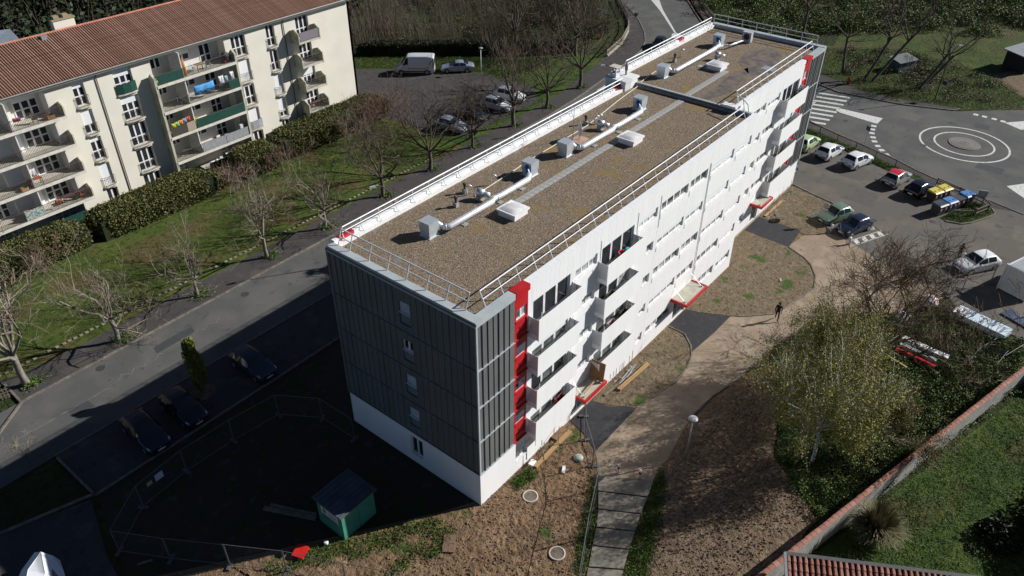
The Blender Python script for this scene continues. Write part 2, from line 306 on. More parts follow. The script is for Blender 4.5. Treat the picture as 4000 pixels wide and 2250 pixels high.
ground('footpath', [(8.3, -7.3), (6.5, -4.3), (7.6, -3.5), (8.2, -3), (13.4, -3), (17.6, -3.8), (19.5, -3.7), (20.9, -3.3), (21.4, -3.1), (24.4, -3.3), (27.4, -3.4), (27.9, -4.2), (29.8, -6), (31.2, -6.4), (33.6, -6.9), (35.5, -7.2), (37.3, -6.6), (38.8, -5.6), (39.5, -4.7), (40.3, -2.9), (40.7, -2.8), (43.1, -3.2), (45, -5), (44.9, -6.7), (44.2, -8.4), (43.3, -10.2), (42.3, -12.1), (42.6, -14.6), (41.5, -16.5), (38.5, -15.2), (34, -12), (29.1, -8.7), (25.3, -7.7), (21.1, -7.4), (17.8, -6.7), (14.5, -6.5), (12.9, -6.7), (10.7, -7.1), (9.6, -7)], .002, PATHM)
ground('front_lawn', [(12, -.2), (23.2, -.2), (22.9, -1.6), (21.9, -2.7), (20.9, -3.3), (19.5, -3.7), (17.6, -3.8), (15.5, -3.4), (13.4, -3), (12.5, -1.5)], .006, DRYLAWN)
ground('front_lawn', [(25.9, -.2), (34, -.2), (34, 1.6), (40.5, 1.6), (40.3, -2.9), (39.5, -4.7), (38.8, -5.6), (37.3, -6.6), (35.5, -7.2), (33.6, -6.9), (31.2, -6.4), (29.8, -6), (27.9, -4.2), (27.4, -3.4), (26.2, -1.2)], .006, DRYLAWN)
ground('front_lawn', [(43.6, 1.6), (52, 1.6), (51.5, -.7), (51, -2.9), (50.7, -3.4), (46.8, -2.1), (46, -4.4), (45, -5), (43.3, -3.1), (43.7, .5)], .008, DRYLAWN)
for p in ([(9.4, -.1), (12, -.1), (12.3, -1.4), (13.4, -3), (8.2, -3), (9, -1.5)], [(23.2, -.1), (25.9, -.1), (26.1, -1.2), (27.4, -3.4), (24.4, -3.35), (21.3, -3.1), (22.3, -2.2), (22.9, -1.2)], [(40.5, 1.6), (43.7, 1.6), (43.7, .5), (43.8, -2.6), (40.3, -2.9), (40.4, -1)]):
    ground('new_asphalt', p, .014, ASPHN)
garden_poly = [(3, -18.5), (9.2, -17.3), (31.1, -23.6), (50, -29), (60, -60), (0, -60)]
ground('garden', garden_poly, -.01, GRASS)
ground('bank', [(85.3, 12), (83.75, 7.2), (82.8, 4.9), (82.65, 1), (84.1, -3.9), (84.7, -6.95), (86.1, -9), (89.6, -13), (101, -24.2), (160, -24), (160, 14), (104, 15.5), (98, 14.5), (93, 25.5), (91, 24.8), (88, 18)], -.03, M_BANK)
ground('sand_plot', [(100.5, -7), (105.4, -10), (115, -14), (108, -19), (93.5, -12.5), (97, -9)], -.01, DRYLAWN)
# kerbs
def strip(name, pts, wd, z0, z1, mat, parent=None):
    mb = MB()
    for (a, b), (c, d) in zip(pts, pts[1:]):
        l = math.hypot(c-a, d-b); nx, ny = -(d-b)/l*wd/2, (c-a)/l*wd/2
        mb.prism([(a-nx, b-ny), (c-nx, d-ny), (c+nx, d+ny), (a+nx, b+ny)], z0, z1)
    return struct(mb.build(name, mat))
strip('kerb', [(-13.7, 31.25), (20, 31.35), (50.7, 32.15), (58, 32.75), (67, 33.95), (72.8, 34.75), (77.7, 35.65), (81.8, 37.35), (85.6, 39.85), (90, 43.45), (95.6, 49.15)], .16, 0, .115, KERBM)
strip('kerb', [(-16.2, 29.2), (-13.7, 31.2), (-13.6, 34)], .16, 0, .12, KERBM)
strip('kerb', [(60.7, -18.6), (61.9, -14.1), (63, -9.8), (63.8, -7.5), (65.4, -4.3), (66.1, -1.7), (68, 3.4), (68.8, 6.6), (70, 12)], .14, 0, .06, KERBM)
strip('kerb', [(84.6, -6.7), (83.6, -6.2), (81.5, -.8), (80.9, 3.1), (80.4, 7.3), (81.7, 10.9), (84, 16), (88, 24), (94.5, 34.2), (99.7, 38.5), (105.5, 43.1)], .16, 0, .12, KERBM)
strip('kerb', [(-14.6, 24.45), (36, 24.3)], .14, -.01, .05, KERBM)
strip('kerb', [(-14.6, 24.1), (-14.6, 19.4), (-19.6, 20.9)], .15, -.01, .12, KERBM)
strip('kerb', [(-14.6, 19.25), (36, 19.25)], .14, -.01, .1, KERBM)
strip('kerb', [(54.4, -12.9), (54.8, -14.2), (55.5, -14.85), (58, -16.05), (59, -16.35), (60, -15.8)], .14, -.01, .1, KERBM)
strip('lawn_border', [(22.95, -.2), (22.9, -1.6), (21.9, -2.7), (20.9, -3.3), (19.5, -3.7), (17.6, -3.8), (15.5, -3.4), (13.4, -3)], .1, 0, .06, KERBM)
strip('lawn_border', [(27.4, -3.4), (27.9, -4.2), (29.8, -6), (31.2, -6.4), (33.6, -6.9), (35.5, -7.2), (37.3, -6.6), (38.8, -5.6), (39.5, -4.7), (40.3, -2.9)], .1, 0, .06, KERBM)
strip('lawn_border', [(52.2, 1.6), (51.5, -.7), (51, -2.9), (50.7, -3.4), (46.8, -2.1), (46, -4.4), (45, -5)], .12, 0, .08, KERBM)
strip('lawn_border', [(29.1, -8.6), (25.3, -7.6), (21.1, -7.3), (17.8, -6.6), (14.5, -6.4)], .1, 0, .06, KERBM)
# road markings (painted sheets, children of the road)
def mark(poly, name='road_stripe', z=.006): return MB().sheet(poly, z).build(name, MARK, road)
for i in range(8):
    cx, cy = 69.1+i*1.42, 6.1+i*.16
    l = 1.45+.07*i; a = R(-75); dx, dy = math.cos(a), math.sin(a); nx, ny = -dy*.26, dx*.26
    mark([(cx-dx*l-nx, cy-dy*l-ny), (cx+dx*l-nx, cy+dy*l-ny), (cx+dx*l+nx, cy+dy*l+ny), (cx-dx*l+nx, cy-dy*l+ny)], 'crossing_stripe')
mark([(74.9, 5.4), (75.3, 5.0), (75.6, -.1), (73.5, -.1), (74.0, 4.6), (74.4, 5.3)], 'painted_island')
mark([(74.6, 9.6), (75.1, 9.4), (75.4, 8.2), (74.6, 8.2)], 'painted_island')
ds = [(72.6, 0), (71.5, -.2), (70.4, -.5), (69.3, -1), (68.3, -1.5), (67.3, -2.2), (66.5, -2.9), (65.7, -3.7)]
for run in (ds, [(84.1, -8.7), (84.1, -9.7), (84.1, -10.8), (84, -11.8)]):
    for i, (x, y) in enumerate(run):
        a, b = run[max(i-1, 0)], run[min(i+1, len(run)-1)]; l = math.hypot(b[0]-a[0], b[1]-a[1]); tx, ty = (b[0]-a[0])/l, (b[1]-a[1])/l
        p = []
        for u, v in ((-.28, -.3), (.28, -.3), (.28, .3), (-.28, .3)): p.append((x+tx*u-ty*v, y+ty*u+tx*v))
        mark(p, 'give_way_dash')
mark([(83.7, -12), (86.5, -14.5), (83.3, -14.6), (82.7, -14)], 'painted_island')
mark([(66.1, -15.9), (68.4, -17.6), (68, -19), (64.2, -18.1)], 'painted_island')
def ring(name, c, r0, r1, z, mat, parent, n=64):
    mb = MB(); 
    for k in range(n):
        t = 2*math.pi*k/n; mb.v += [(c[0]+r0*math.cos(t), c[1]+r0*math.sin(t), z), (c[0]+r1*math.cos(t), c[1]+r1*math.sin(t), z)]
    for k in range(n):
        a, b = 2*k, 2*((k+1) % n); mb.f.append((a, a+1, b+1, b))
    return mb.build(name, mat, parent)
RC = (74.2, -9.75)
ring('painted_ring', RC, 4.6, 4.82, .006, MARK, road); ring('painted_ring', RC, 3.05, 3.25, .006, MARK, road)
COB = M('cobble_stone', (.27, .25, .235), .9, c2=(.17, .155, .145), scale=4)
isl = struct(MB().lathe((RC[0], RC[1], 0), [(1.75, .004), (1.7, .05), (.9, .12), (.05, .15)], 40).build('roundabout_island', M('island_bed', (.16, .15, .14), .9)))
cob = MB().box(-.12, .12, -.09, .09, -.02, .022).mesh('cobble', COB)
for rr, nn in ((1.55, 40), (1.3, 34), (1.05, 27), (.8, 21), (.55, 14), (.3, 8)):
    for k in range(nn):
        t = 2*math.pi*k/nn+rr; o = put('cobble', cob, isl, (RC[0]+rr*math.cos(t), RC[1]+rr*math.sin(t), .16-.062*rr), t+math.pi/2)
mark([(101.5, 48), (102.4, 46.9), (97.5, 43.3), (88.5, 35.8), (88.3, 36), (97, 43.6)], 'painted_island')
mark([(88.5, 35.8), (87.9, 34.3), (87.2, 33.6), (85.5, 33.9), (86.3, 35.4), (87.6, 36)], 'painted_island')
mark([(60.8, 32.2), (63.3, 32.3), (63.4, 31.9), (60.9, 31.8)]); mark([(49, 28.2), (51.5, 28.3), (51.5, 28.1), (49, 28)])
mark([(79.2, 37.0), (80.2, 37.2), (80.3, 36.9), (79.3, 36.7)])
CRK = M('crack_seal', (.19, .19, .185), .9)
for x0, x1, yy in ((-15.5, -9, 27.9), (-8.2, -4.4, 28.3), (-3.2, 1.0, 28.6)):
    pts = [(x0+(x1-x0)*k/14, yy+.22*math.sin(k*1.7+x0)*(1 if yy > 28 else .1)+rnd.uniform(-.05, .05)) for k in range(15)]; wds = [rnd.uniform(.01, .05) for k in pts]
    MB().sheet([(a, b-c) for (a, b), c in zip(pts, wds)]+[(a, b+c) for (a, b), c in zip(pts[::-1], wds[::-1])], .005).build('sealed_crack', CRK, road)
# hatched bay and bay lines
lot = bpy.data.objects['parking_lot']
def lmark(poly, name='bay_line'): return MB().sheet(poly, .004).build(name, MARK, lot)
A, B, C_, D = np.array((44.7, -6.75)), np.array((48.7, -8.55)), np.array((48.5, -9.35)), np.array((44.5, -7.6))
def lerp(a, b, t): return tuple(a+(b-a)*t)
lmark([lerp(A, B, 0), lerp(A, B, 1), lerp(A, B, 1)+(C_-B)*.09, lerp(A, B, 0)+(D-A)*.09]); lmark([lerp(D, C_, 0)-(D-A)*.09, lerp(D, C_, 1)-(C_-B)*.09, lerp(D, C_, 1), lerp(D, C_, 0)])
for i in range(4):
    t = .06+i*.235; lmark([lerp(A, B, t+.08)+(D-A)*.13, lerp(A, B, t+.2)+(C_-B)*.13, lerp(D, C_, t+.12)-(D-A)*.13, lerp(D, C_, t)-(D-A)*.13], 'hatch_bar')
lmark([(46.0, -5.05), (48.6, -6.15), (48.55, -6.25), (45.95, -5.15)])
ring('painted_symbol', (48.6, -7.7), .18, .28, .004, MARK, lot, 20)
# row of stones in the lawn, each a part of the lawn
lw = bpy.data.objects['lawn']; stn = MB().box(-.13, .13, -.1, .1, -.03, .05).mesh('stone', M('border_stone', (.30, .27, .21), .9, c2=(.2, .18, .14)))
x = -14.
while x < 34:
    put('stone', stn, lw, (x, 35.35+rnd.uniform(-.05, .05), 0), rnd.uniform(-.2, .2)); x += rnd.uniform(.42, .6)
# stepped slab path
P_ = [((6.45, -4.37), (8.25, -7.35)), ((5.38, -5.09), (6.91, -7.72)), ((4.23, -5.86), (5.55, -8.05)), ((3.05, -6.5), (4.25, -8.45)), ((1.83, -7.04), (2.95, -8.85)), ((.49, -7.67), (1.6, -9.3)), ((-.9, -8.3), (.2, -9.8)), ((-2.3, -8.9), (-1.2, -10.3))]
st = thing('slab_steps', 'stepped path of pale concrete slabs running down from the two bollards', 'steps')
SLABM = M('step_slab', (.235, .215, .17), .9, c2=(.17, .155, .125), scale=1.8, bump=.004)
for i in range(7):
    (a, b), (c, d) = P_[i], P_[i+1]; a, b, c, d = map(np.array, (a, b, c, d)); n1 = (c-a)*.07; n2 = (d-b)*.07
    MB().prism([a+n1*.2, b+n2*.2, d-n2*.8, c-n1*.8], -.08, .16-.014*i).build('slab', SLABM, st)

# repairs and covers in the carriageways
PT1, PT2 = M('asphalt_patch', (.058, .06, .063), .9, c2=(.046, .048, .05), scale=3), M('asphalt_patch_pale', (.115, .112, .105), .9, c2=(.095, .093, .088), scale=2)
for i, (x0, x1, y0, y1) in enumerate([(-4.6, -1.2, 28.7, 29.6), (6.5, 8.1, 29.3, 30.6), (-12, -10.6, 26.9, 28.0), (11.2, 14.8, 27.2, 27.7), (63.2, 65.2, 24.9, 26.4), (77.2, 79.6, -3.6, -1.4), (68.6, 70.2, -14.8, -12.2), (76.4, 82.0, -17.0, -16.5), (80, 81.4, -11, -9.4)]):
    j = lambda: rnd.uniform(-.12, .12)
    MB().sheet([(x0+j(), y0+j()), (x1+j(), y0+j()), (x1+j(), y1+j()), ((x0+x1)/2, y1+j()), (x0+j(), y1+j())], .0045).build('asphalt_patch', (PT1, PT2)[i % 2], road)
for i, (x0, x1, y0, y1) in enumerate([(52.6, 55.4, -6.4, -3.9), (46.2, 49.4, -12.8, -11.2), (50.6, 52.2, -15.6, -14.4), (55, 57.6, -20.4, -18.6), (57.6, 60.2, -3.8, -1.6)]):
    j = lambda: rnd.uniform(-.3, .3)
    MB().sheet([(x0+j(), y0+j()), (x1+j(), y0+j()), (x1+.3+j(), (y0+y1)/2), (x1+j(), y1+j()), (x0+j(), y1+j())], .0).build('asphalt_patch', M('lot_patch', (.14, .122, .10), .9, c2=(.11, .098, .082), scale=2) if i % 2 else M('lot_patch_dark', (.082, .076, .07), .9, c2=(.10, .09, .08), scale=2.5), lot)
CVR = M('iron_cover', (.06, .058, .056), .6)
for x, y in ((4.2, 29.9), (-8.3, 30.4), (70.8, -6.2), (79.5, -7.0), (72, 3.2), (84, 33)): MB().lathe((x, y, 0), [(.34, .002), (.34, .008), (.3, .01), (.01, .011)], 18).build('drain_cover', CVR, road)
for x, y in ((53.6, -11.9), (50.2, -7.4), (1.4, 23.1), (5.6, 22.5)): MB().lathe((x, y, 0), [(.32, -.002), (.32, .004), (.28, .006), (.01, .007)], 18).build('drain_cover', CVR, lot)

# ================================================================== the white apartment block
L_, W_, S_, XJ, H_, DZ = 51.83, 11.43, 1.65, 33.9, 14.4, .25
ZT = [2.15+2.69*k for k in range(5)]          # window heads
ZJ = [-.0, 2.83, 5.57, 8.30, 11.05, 14.40]    # storey joints of the cladding
bld = thing('apartment_building', 'long white five storey block with grey seamed end wall and gravel roof', 'building')
def fbox(mb, fr, u0, u1, d0, d1, z0, z1):
    """box on a facade: u along it, d outward from its plane"""
    if fr[0] == 'y': mb.box(u0, u1, fr[1]-d1, fr[1]-d0, z0, z1)
    else: mb.box(fr[1]-d1, fr[1]-d0, u0, u1, z0, z1)
    return mb
def panel(fr, u0, u1, z0, z1, holes, mat, name='wall_panel', th=.205, parent=None, gap=.006):
    mb = MB(); u0 += gap; u1 -= gap; z0 += gap; z1 -= gap
    if not holes: fbox(mb, fr, u0, u1, -th, 0, z0, z1)
    else:
        h = holes[0]
        if h[0] > u0: fbox(mb, fr, u0, h[0], -th, 0, z0, z1)
        if h[1] < u1: fbox(mb, fr, h[1], u1, -th, 0, z0, z1)
        if h[2] > z0: fbox(mb, fr, h[0], h[1], -th, 0, z0, h[2])
        if h[3] < z1: fbox(mb, fr, h[0], h[1], -th, 0, h[3], z1)
    return mb.build(name, mat, parent or bld)
def window(fr, u0, u1, z0, z1, n=3, blind=0., parent=None, d=-.15, frame=FRAMEW, glass=None, sill=True, trans=False, fw=.085, bmat=None, name='window'):
    parent = parent or bld; mb = MB(); a, b = d-.04, d+.03; u0 += .003; u1 -= .003; z0 += .003; z1 -= .003
    fbox(mb, fr, u0, u1, a, b, z0, z0+fw); fbox(mb, fr, u0, u1, a, b, z1-fw, z1)
    pw = (u1-u0)/n
    for i in range(n+1):
        c = u0+i*pw; w0 = fw if i in (0, n) else fw*1.7
        fbox(mb, fr, max(u0, c-w0/2 if 0 < i < n else (c if i == 0 else c-w0)), min(u1, c+w0/2 if 0 < i < n else (c+w0 if i == 0 else c)), a, b, z0+fw, z1-fw)
    if trans: zc = z0+(z1-z0)*.36; fbox(mb, fr, u0+fw, u1-fw, a, b+.004, zc, zc+fw*1.1)
    o = mb.build(name, frame, parent)
    for i in range(n):
        fbox(m2 := MB(), fr, u0+i*pw+.01, u0+(i+1)*pw-.01, d-.012, d, z0+.01, z1-.01)
        m2.build('pane', (glass or rnd.choice((GLASS, GLASS, GLASS3, GLASS3, GLASS2, GLASS2))), o)
    if blind > 0:
        fbox(m3 := MB(), fr, u0+.02, u1-.02, d+.035, d+.06, z1-(z1-z0)*blind, z1-.005); m3.build('roller_blind', bmat or BLIND, o)
    if sill: fbox(m4 := MB(), fr, u0+.003, u1-.003, d+.031, .05, z0+.003, z0+.022); m4.build('sill', FRAMEW, o)
    return o
YN, YF, XE = ('y', 0.), ('y', S_), ('x', 0.)
# body, set behind the cladding
MB().box(.22, XJ, .21, W_, -.35, H_-.27).build('structural_wall', COREM, bld)
MB().box(XJ, L_-.02, S_+.21, W_+S_, -.35, H_-.27+DZ).build('structural_wall', COREM, bld)
MB().box(.03, XJ-.02, .03, .2, -.4, .0).build('plinth', PLINTH, bld); MB().box(XJ, L_-.03, S_+.03, S_+.2, -.4, .28).build('plinth', PLINTH, bld)
MB().box(.03, .2, .21, W_-.02, -.4, -.005).build('plinth', PLINTH, bld)
MB().box(.022, XJ-.02, W_, W_+.18, 0, H_-.05).build('back_wall', WHITE, bld); MB().box(XJ-.015, L_, W_+S_, W_+S_+.18, 0, H_+DZ).build('back_wall', WHITE, bld)
MB().box(XJ-.2, XJ-.02, W_+.18, W_+S_+.18, 0, H_+DZ-.1).build('step_wall', WHITE, bld)
MB().box(XJ-.2, XJ-.02, .21, S_+.2, 0, H_-.05).build('step_wall', WHITE, bld)
MB().box(L_-.018, L_+.16, S_, W_+S_+.18, 0, H_+DZ).build('far_end_wall', GREYC, bld)
# grey seamed cladding: one panel between each pair of seams, with a raised seam
def seams(fr, u0, u1, zs, holes, n, flip=False):
    pw = (u1-u0)/n
    for k in range(len(zs)-1):
        z0, z1 = zs[k]+.035, zs[k+1]-.02
        for i in range(n):
            a, b = u0+i*pw, u0+(i+1)*pw; dd = .012*((i*7+k*3) % 3)
            mb = MB(); segs = [(z0, z1)]; cut = False
            for h in holes:
                if a < h[1]-.02 and b > h[0]+.02 and h[2] < z1 and h[3] > z0:
                    segs = [(z0, h[2]), (h[3], z1)]; hh = h; cut = True
            for s0, s1 in segs:
                if s1-s0 > .02:
                    fbox(mb, fr, a+.008, b-.008, -.2, .005+dd, s0, s1)
                    if cut and not (a+.01 < hh[0] or b-.01 > hh[1]): mb.build('cladding_panel', GREYC, bld); mb = MB()
            if cut:
                if a+.01 < hh[0]: fbox(mb, fr, a+.008, hh[0], -.2, .005+dd, hh[2], hh[3])
                if b-.01 > hh[1]: fbox(mb, fr, hh[1], b-.008, -.2, .005+dd, hh[2], hh[3])
            elif i: fbox(mb, fr, a-.02, a+.02, -.1, .07, z0, z1)
            if mb.v: mb.build('cladding_panel', GREYC, bld)
        fbox(m2 := MB(), fr, u0, u1, -.15, .085, zs[k]-.03, zs[k]+.034); m2.build('cladding_band', GREYCOP if fr[0] == 'y' else GREYC, bld)
zs = ZJ[1:5]+[H_-.12]
eh = [(4.88, 5.78, z-1.62, z) for z in (13.2, 10.46, 7.78, 5.06)]
seams(XE, .02, W_, zs, eh, 24)
seams(YN, .0, 3.2, zs, [], 7)
seams(YF, 48.7, L_, [z+DZ for z in zs], [], 7)
MB().box(-.09, .02, -.09, .0, 2.84, H_-.13).build('corner_trim', GREYCOP, bld)
MB().box(-.09, .02, W_, W_+.2, 2.84, H_-.13).build('corner_trim', GREYC, bld)
MB().box(L_-.02, L_+.2, S_-.09, S_, 2.84+DZ, H_-.13+DZ).build('corner_trim', GREYCOP, bld)
# end wall openings: blind, pane and a grey infill under each
for i, h in enumerate(eh):
    o = window(XE, h[0], h[1], h[3]-.85, h[3], 2, 0 if i == 1 else .93, sill=True, bmat=M('pale_blind', (.45, .5, .55), .6) if i != 1 else None, glass=GLASS)
    fbox(mb := MB(), XE, h[0]+.01, h[1]-.01, -.12, -.08, h[2]+.01, h[3]-.91); mb.build('infill_panel', M('infill_grey', (.17, .19, .205), .45), bld)
panel(XE, .02, W_, 0, ZJ[1]-.04, [(4.85, 5.93, .75, 2.36)], WHITEP)
window(XE, 4.85, 5.93, .75, 2.36, 2, 0, glass=GLASS)
# ground storey under the grey corner, white
panel(YN, .0, 4.75, 0, ZJ[1]-.04, [(3.45, 4.6, .95, 2.25)], WHITEP); window(YN, 3.45, 4.6, .95, 2.25, 2, .5)
panel(YF, 47.45, L_, .3, ZJ[1]+DZ-.04, [], WHITEP)
# red strips with their small windows
def red_strip(fr, u0, u1, dz):
    for k in range(1, 5):
        z0, z1 = ZJ[k]+dz, ZJ[k+1]+dz-(.1 if k == 4 else 0); zt = ZT[k]+dz+.25
        panel(fr, u0, u1, z0, z1, [(u0+.14, u1-.1, zt-1.75, zt)], RED, 'red_panel')
        window(fr, u0+.14, u1-.1, zt-.75, zt, 2, (.55, .2, .75, 0)[k-1], d=-.1, sill=False)
        fbox(m := MB(), fr, u0+.15, u1-.11, -.12, -.06, zt-1.74, zt-.79); m.build('red_infill', RED, bld)
        fbox(m := MB(), fr, u0-.03, u1+.02, -.02, .075, z0-.04, z0+.05); m.build('red_band', RED, bld)
        fbox(m := MB(), fr, u0+.1, u1-.06, -.1, .06, zt-.81, zt-.75); m.build('red_sill', RED, bld)
red_strip(YN, 3.2, 4.4, 0); red_strip(YF, 47.45, 48.7, DZ)
# white bays
BL = {}
def bays(fr, specs, dz):
    for u0, u1, hole in specs:
        for k in range(5):
            h = hole(k); z0 = ZJ[k]+dz+(.05 if k == 0 and dz else 0); z1 = ZJ[k+1]+dz-(.1 if k == 4 else 0); t = ZT[k]+dz
            if h is None: panel(fr, u0, u1, z0, z1, [], WHITE); continue
            a, b, hh, n, kind = h
            if kind == 'patio':
                zb = max(z0+.12, t-2.05); panel(fr, u0, u1, z0, z1, [(a, b, zb, t)], WHITE)
                window(fr, a, b, zb, t, 3, (0 if k == 4 else rnd.choice((0, .2, .35, .6))), sill=False, frame=FRAMEW, fw=.11, glass=GLASS if k == 4 else rnd.choice((GLASS3, GLASS3, None)))
            elif kind == 'door':
                panel(fr, u0, u1, z0, z1, [(a, b, z0+.02, t)], WHITE); 
                fbox(m := MB(), fr, a+.01, b-.01, -.19, -.15, z0+.02, t-.01); o = m.build('entrance_door', M('door_grey', (.06, .065, .07), .4), bld)
                fbox(m := MB(), fr, a+.15, (a+b)/2-.08, -.15, -.14, z0+.25, t-.2); m.build('door_pane', GLASS, o); fbox(m := MB(), fr, (a+b)/2+.08, b-.15, -.15, -.14, z0+.25, t-.2); m.build('door_pane', GLASS, o)
            else:
                panel(fr, u0, u1, z0, z1, [(a, b, t-hh, t)], WHITE)
                window(fr, a, b, t-hh, t, n, BLD(fr, a, k), glass=GLASS2 if 8.5 < a < 9.5 else None)
            if kind == 'long' and k > 0 and rnd.random() < 2:
                fbox(m := MB(), fr, a-.05, b+.05, .004, .03, t-hh-.42, t-hh-.06); m.build('apron_panel', WHITEP, bld)
blr = random.Random(3)
def BLD(fr, a, k):
    if fr is YN and 26 < a < 31 and k in (3, 4): return .72
    if fr is YN and a > 30: return blr.choice((.6, .72, .4))
    if 8.5 < a < 9.5: return .3
    return blr.choice((0, 0, .12, .3, .5))
bays(YN, [
    (4.75, 8.75, lambda k: (4.88, 8.5, 0, 3, 'patio') if k else (6.1, 7.4, .7, 2, 'win')),
    (8.75, 11.62, lambda k: (9.05, 11.38, .82, 3, 'long') if k else (9.5, 11.4, 0, 2, 'door')),
    (11.62, 16.0, lambda k: (11.9, 15.68, 0, 3, 'patio') if k else None),
    (16.0, 18.95, lambda k: (16.25, 18.7, .8, 3, 'long') if k == 4 else (17.75, 18.65, .8, 1, 'win')),
    (18.95, 23.1, lambda k: (19.2, 22.95, .78, 4, 'long')),
    (23.1, 26.25, lambda k: (23.3, 25.9, .8, 3, 'long') if k else (23.6, 25.7, 0, 2, 'door')),
    (26.25, 30.45, lambda k: (26.55, 30.2, .82, 4, 'long')),
    (30.45, XJ, lambda k: (30.7, 33.3, .82, 3, 'long'))], 0)
panel(YN, 4.4, 4.75, ZJ[1], H_-.1, [], WHITE)
bays(YF, [(XJ+.0, 39.75, lambda k: (37.0, 39.6, .7, 3, 'long') if k == 4 else (38.55, 39.5, .75, 1, 'win')),
    (39.75, 42.9, lambda k: (40.0, 42.6, .75, 3, 'long') if k else (41.4, 42.8, 0, 2, 'door')),
    (42.9, 47.1, lambda k: (43.2, 46.85, 0, 3, 'patio') if k else None)], DZ)
panel(YF, 47.1, 47.45, ZJ[1]+DZ, H_-.1+DZ, [], WHITE)
MB().cyl((26.25, -.06, 2.9), (26.25, -.04, 13.2), .028, 8).build('downpipe', WPLAIN, bld)
for u in (11.75, 16.1, 19.05): MB().box(u-.012, u+.012, -.03, .0, 11.1, 13.6).build('blind_guide', FRAMEW, bld)
# balconies: white front sheet, perforated ends, slab; each balcony is a part of the block
def balcony(fr, u0, u1, k, dz, last=False):
    zf = ZT[k]+dz-2.02; dep = .74; zt = zf+1.30; zb = zf-.28
    fbox(m := MB(), fr, u0, u1, .0, dep-.03, zf-.18, zf-.02); b = m.build('balcony', M('balcony_slab', (.62, .62, .6), .85), bld)
    fbox(m := MB(), fr, u0-.02, u1+.02, dep-.025, dep+.012, zb if not last else zf-.75, zt); m.build('front_sheet', WHITEP, b)
    for u in (u0, u1):
        fbox(m := MB(), fr, u-.018, u+.018, .02, dep-.03, zb+.05, zf+.1); m.build('side_sheet', WHITEP, b)
        fbox(m := MB(), fr, u-.012, u+.012, .06, dep-.06, zf+.12, zt-.05); m.build('perforated_panel', PERF, b)
        for d in (.03, dep-.05):
            fbox(m := MB(), fr, u-.02, u+.02, d-.02, d+.02, zf+.1, zt+(.0)); m.build('end_post', RAIL, b)
    for u in (u0+(u1-u0)*.07, u1-(u1-u0)*.12):
        fbox(m := MB(), fr, u-.02, u+.02, dep-.08, dep-.04, zf, zt+.34); m.build('stanchion', IRON if rnd.random() < .5 else RAIL, b)
    return b
for k in range(1, 5):
    balcony(YN, 4.5, 8.75, k, 0, k == 1); balcony(YN, 11.55, 15.75, k, 0, k == 1); balcony(YF, 42.75, 47.35, k, DZ, k == 1)
# white lower apron under the lowest balconies (unpainted base shows below)
for fr, a, b, dz in ((YN, 4.55, 8.7, 0), (YN, 11.6, 15.7, 0), (YF, 42.8, 47.3, DZ)):
    fbox(m := MB(), fr, a, b, .005, .05, .25+dz, 1.9+dz); m.build('base_sheet', WHITEP, bld)
# canopies over the three doors
def canopy(fr, u0, u1, dep, z, label):
    t = tag(bpy.data.objects.new('canopy', None), label, 'canopy', 'red edged door canopies'); col.objects.link(t); t.location = (u0, fr[1], z-.1)
    def loc(mb): mb.v = [(a-u0, b-fr[1], c-z+.1) for a, b, c in mb.v]; return mb
    fbox(m := MB(), fr, u0+.12, u1-.12, .0, dep-.12, z-.16, z-.06); loc(m).build('canopy_slab', M('canopy_felt', (.46, .44, .36), .85, c2=(.36, .34, .27), scale=1.5), t)
    fbox(m := MB(), fr, u0, u0+.12, .0, dep-.121, z-.25, z); loc(m).build('red_fascia', RED, t)
    fbox(m := MB(), fr, u1-.12, u1, .0, dep-.121, z-.25, z); loc(m).build('red_fascia', RED, t)
    fbox(m := MB(), fr, u0, u1, dep-.12, dep, z-.25, z); loc(m).build('red_fascia', RED, t)
    for u in (u0+.35, u1-.35):
        y0 = fr[1]; m = MB().cyl((u, y0-.01, z+.75), (u, y0-dep+.35, z-.06), .018, 6); m.obox((u, y0-dep+.36, z-.0), (.07, .05, .06), .3); loc(m).build('tie_rod', GALV, t)
canopy(YN, 9.2, 11.85, 1.3, 2.72, 'small red edged canopy by the brown board, nearest of the three canopies')
canopy(YN, 22.85, 26.3, 1.42, 2.75, 'red edged door canopy in the middle of the white front')
canopy(YF, 40.65, 43.22, 1.18, 2.85, 'red edged door canopy farthest along the white front by the car park')
# ------------------------------------------------------------------ roof
zr, zr2 = H_-.25, H_-.25+DZ
MB().box(.3, XJ-.6, .42, W_-.3, zr-.06, zr).build('gravel_roof', GRAVEL, bld)
MB().box(XJ-.5, L_-.3, S_+.42, W_+S_-.3, zr2-.06, zr2).build('gravel_roof', GRAVEL, bld)
def coping(x0, x1, y0, y1, z0, z1, mat): return MB().box(x0, x1, y0, y1, z0, z1).build('coping', mat, bld)
coping(-.12, .45, -.1, W_+.05, zr-.05, H_+.06, GREYCOP); coping(.452, 3.2, -.1, .44, zr-.05, H_+.058, GREYCOP)
coping(3.2, 4.42, -.13, .44, zr-.05, H_+.09, RED); coping(4.42, XJ+.02, -.05, .44, zr-.05, H_+.03, WHITE)
coping(-.13, -.07, -.1, W_+.05, H_-.18, H_-.02, GREYC)
coping(.46, XJ-.61, W_-.32, W_-.03, zr-.05, H_-.02, WHITE); coping(.46, XJ-.2, W_-.03, W_+.24, zr-.05, H_+.16, WHITE)
coping(.85, 2.0, W_-.06, W_+.27, zr, H_+.19, RED); coping(30.9, 31.9, W_-.06, W_+.27, zr, H_+.19, RED); coping(44.6, 45.6, W_+S_-.06, W_+S_+.27, zr2, H_+DZ+.19, RED)
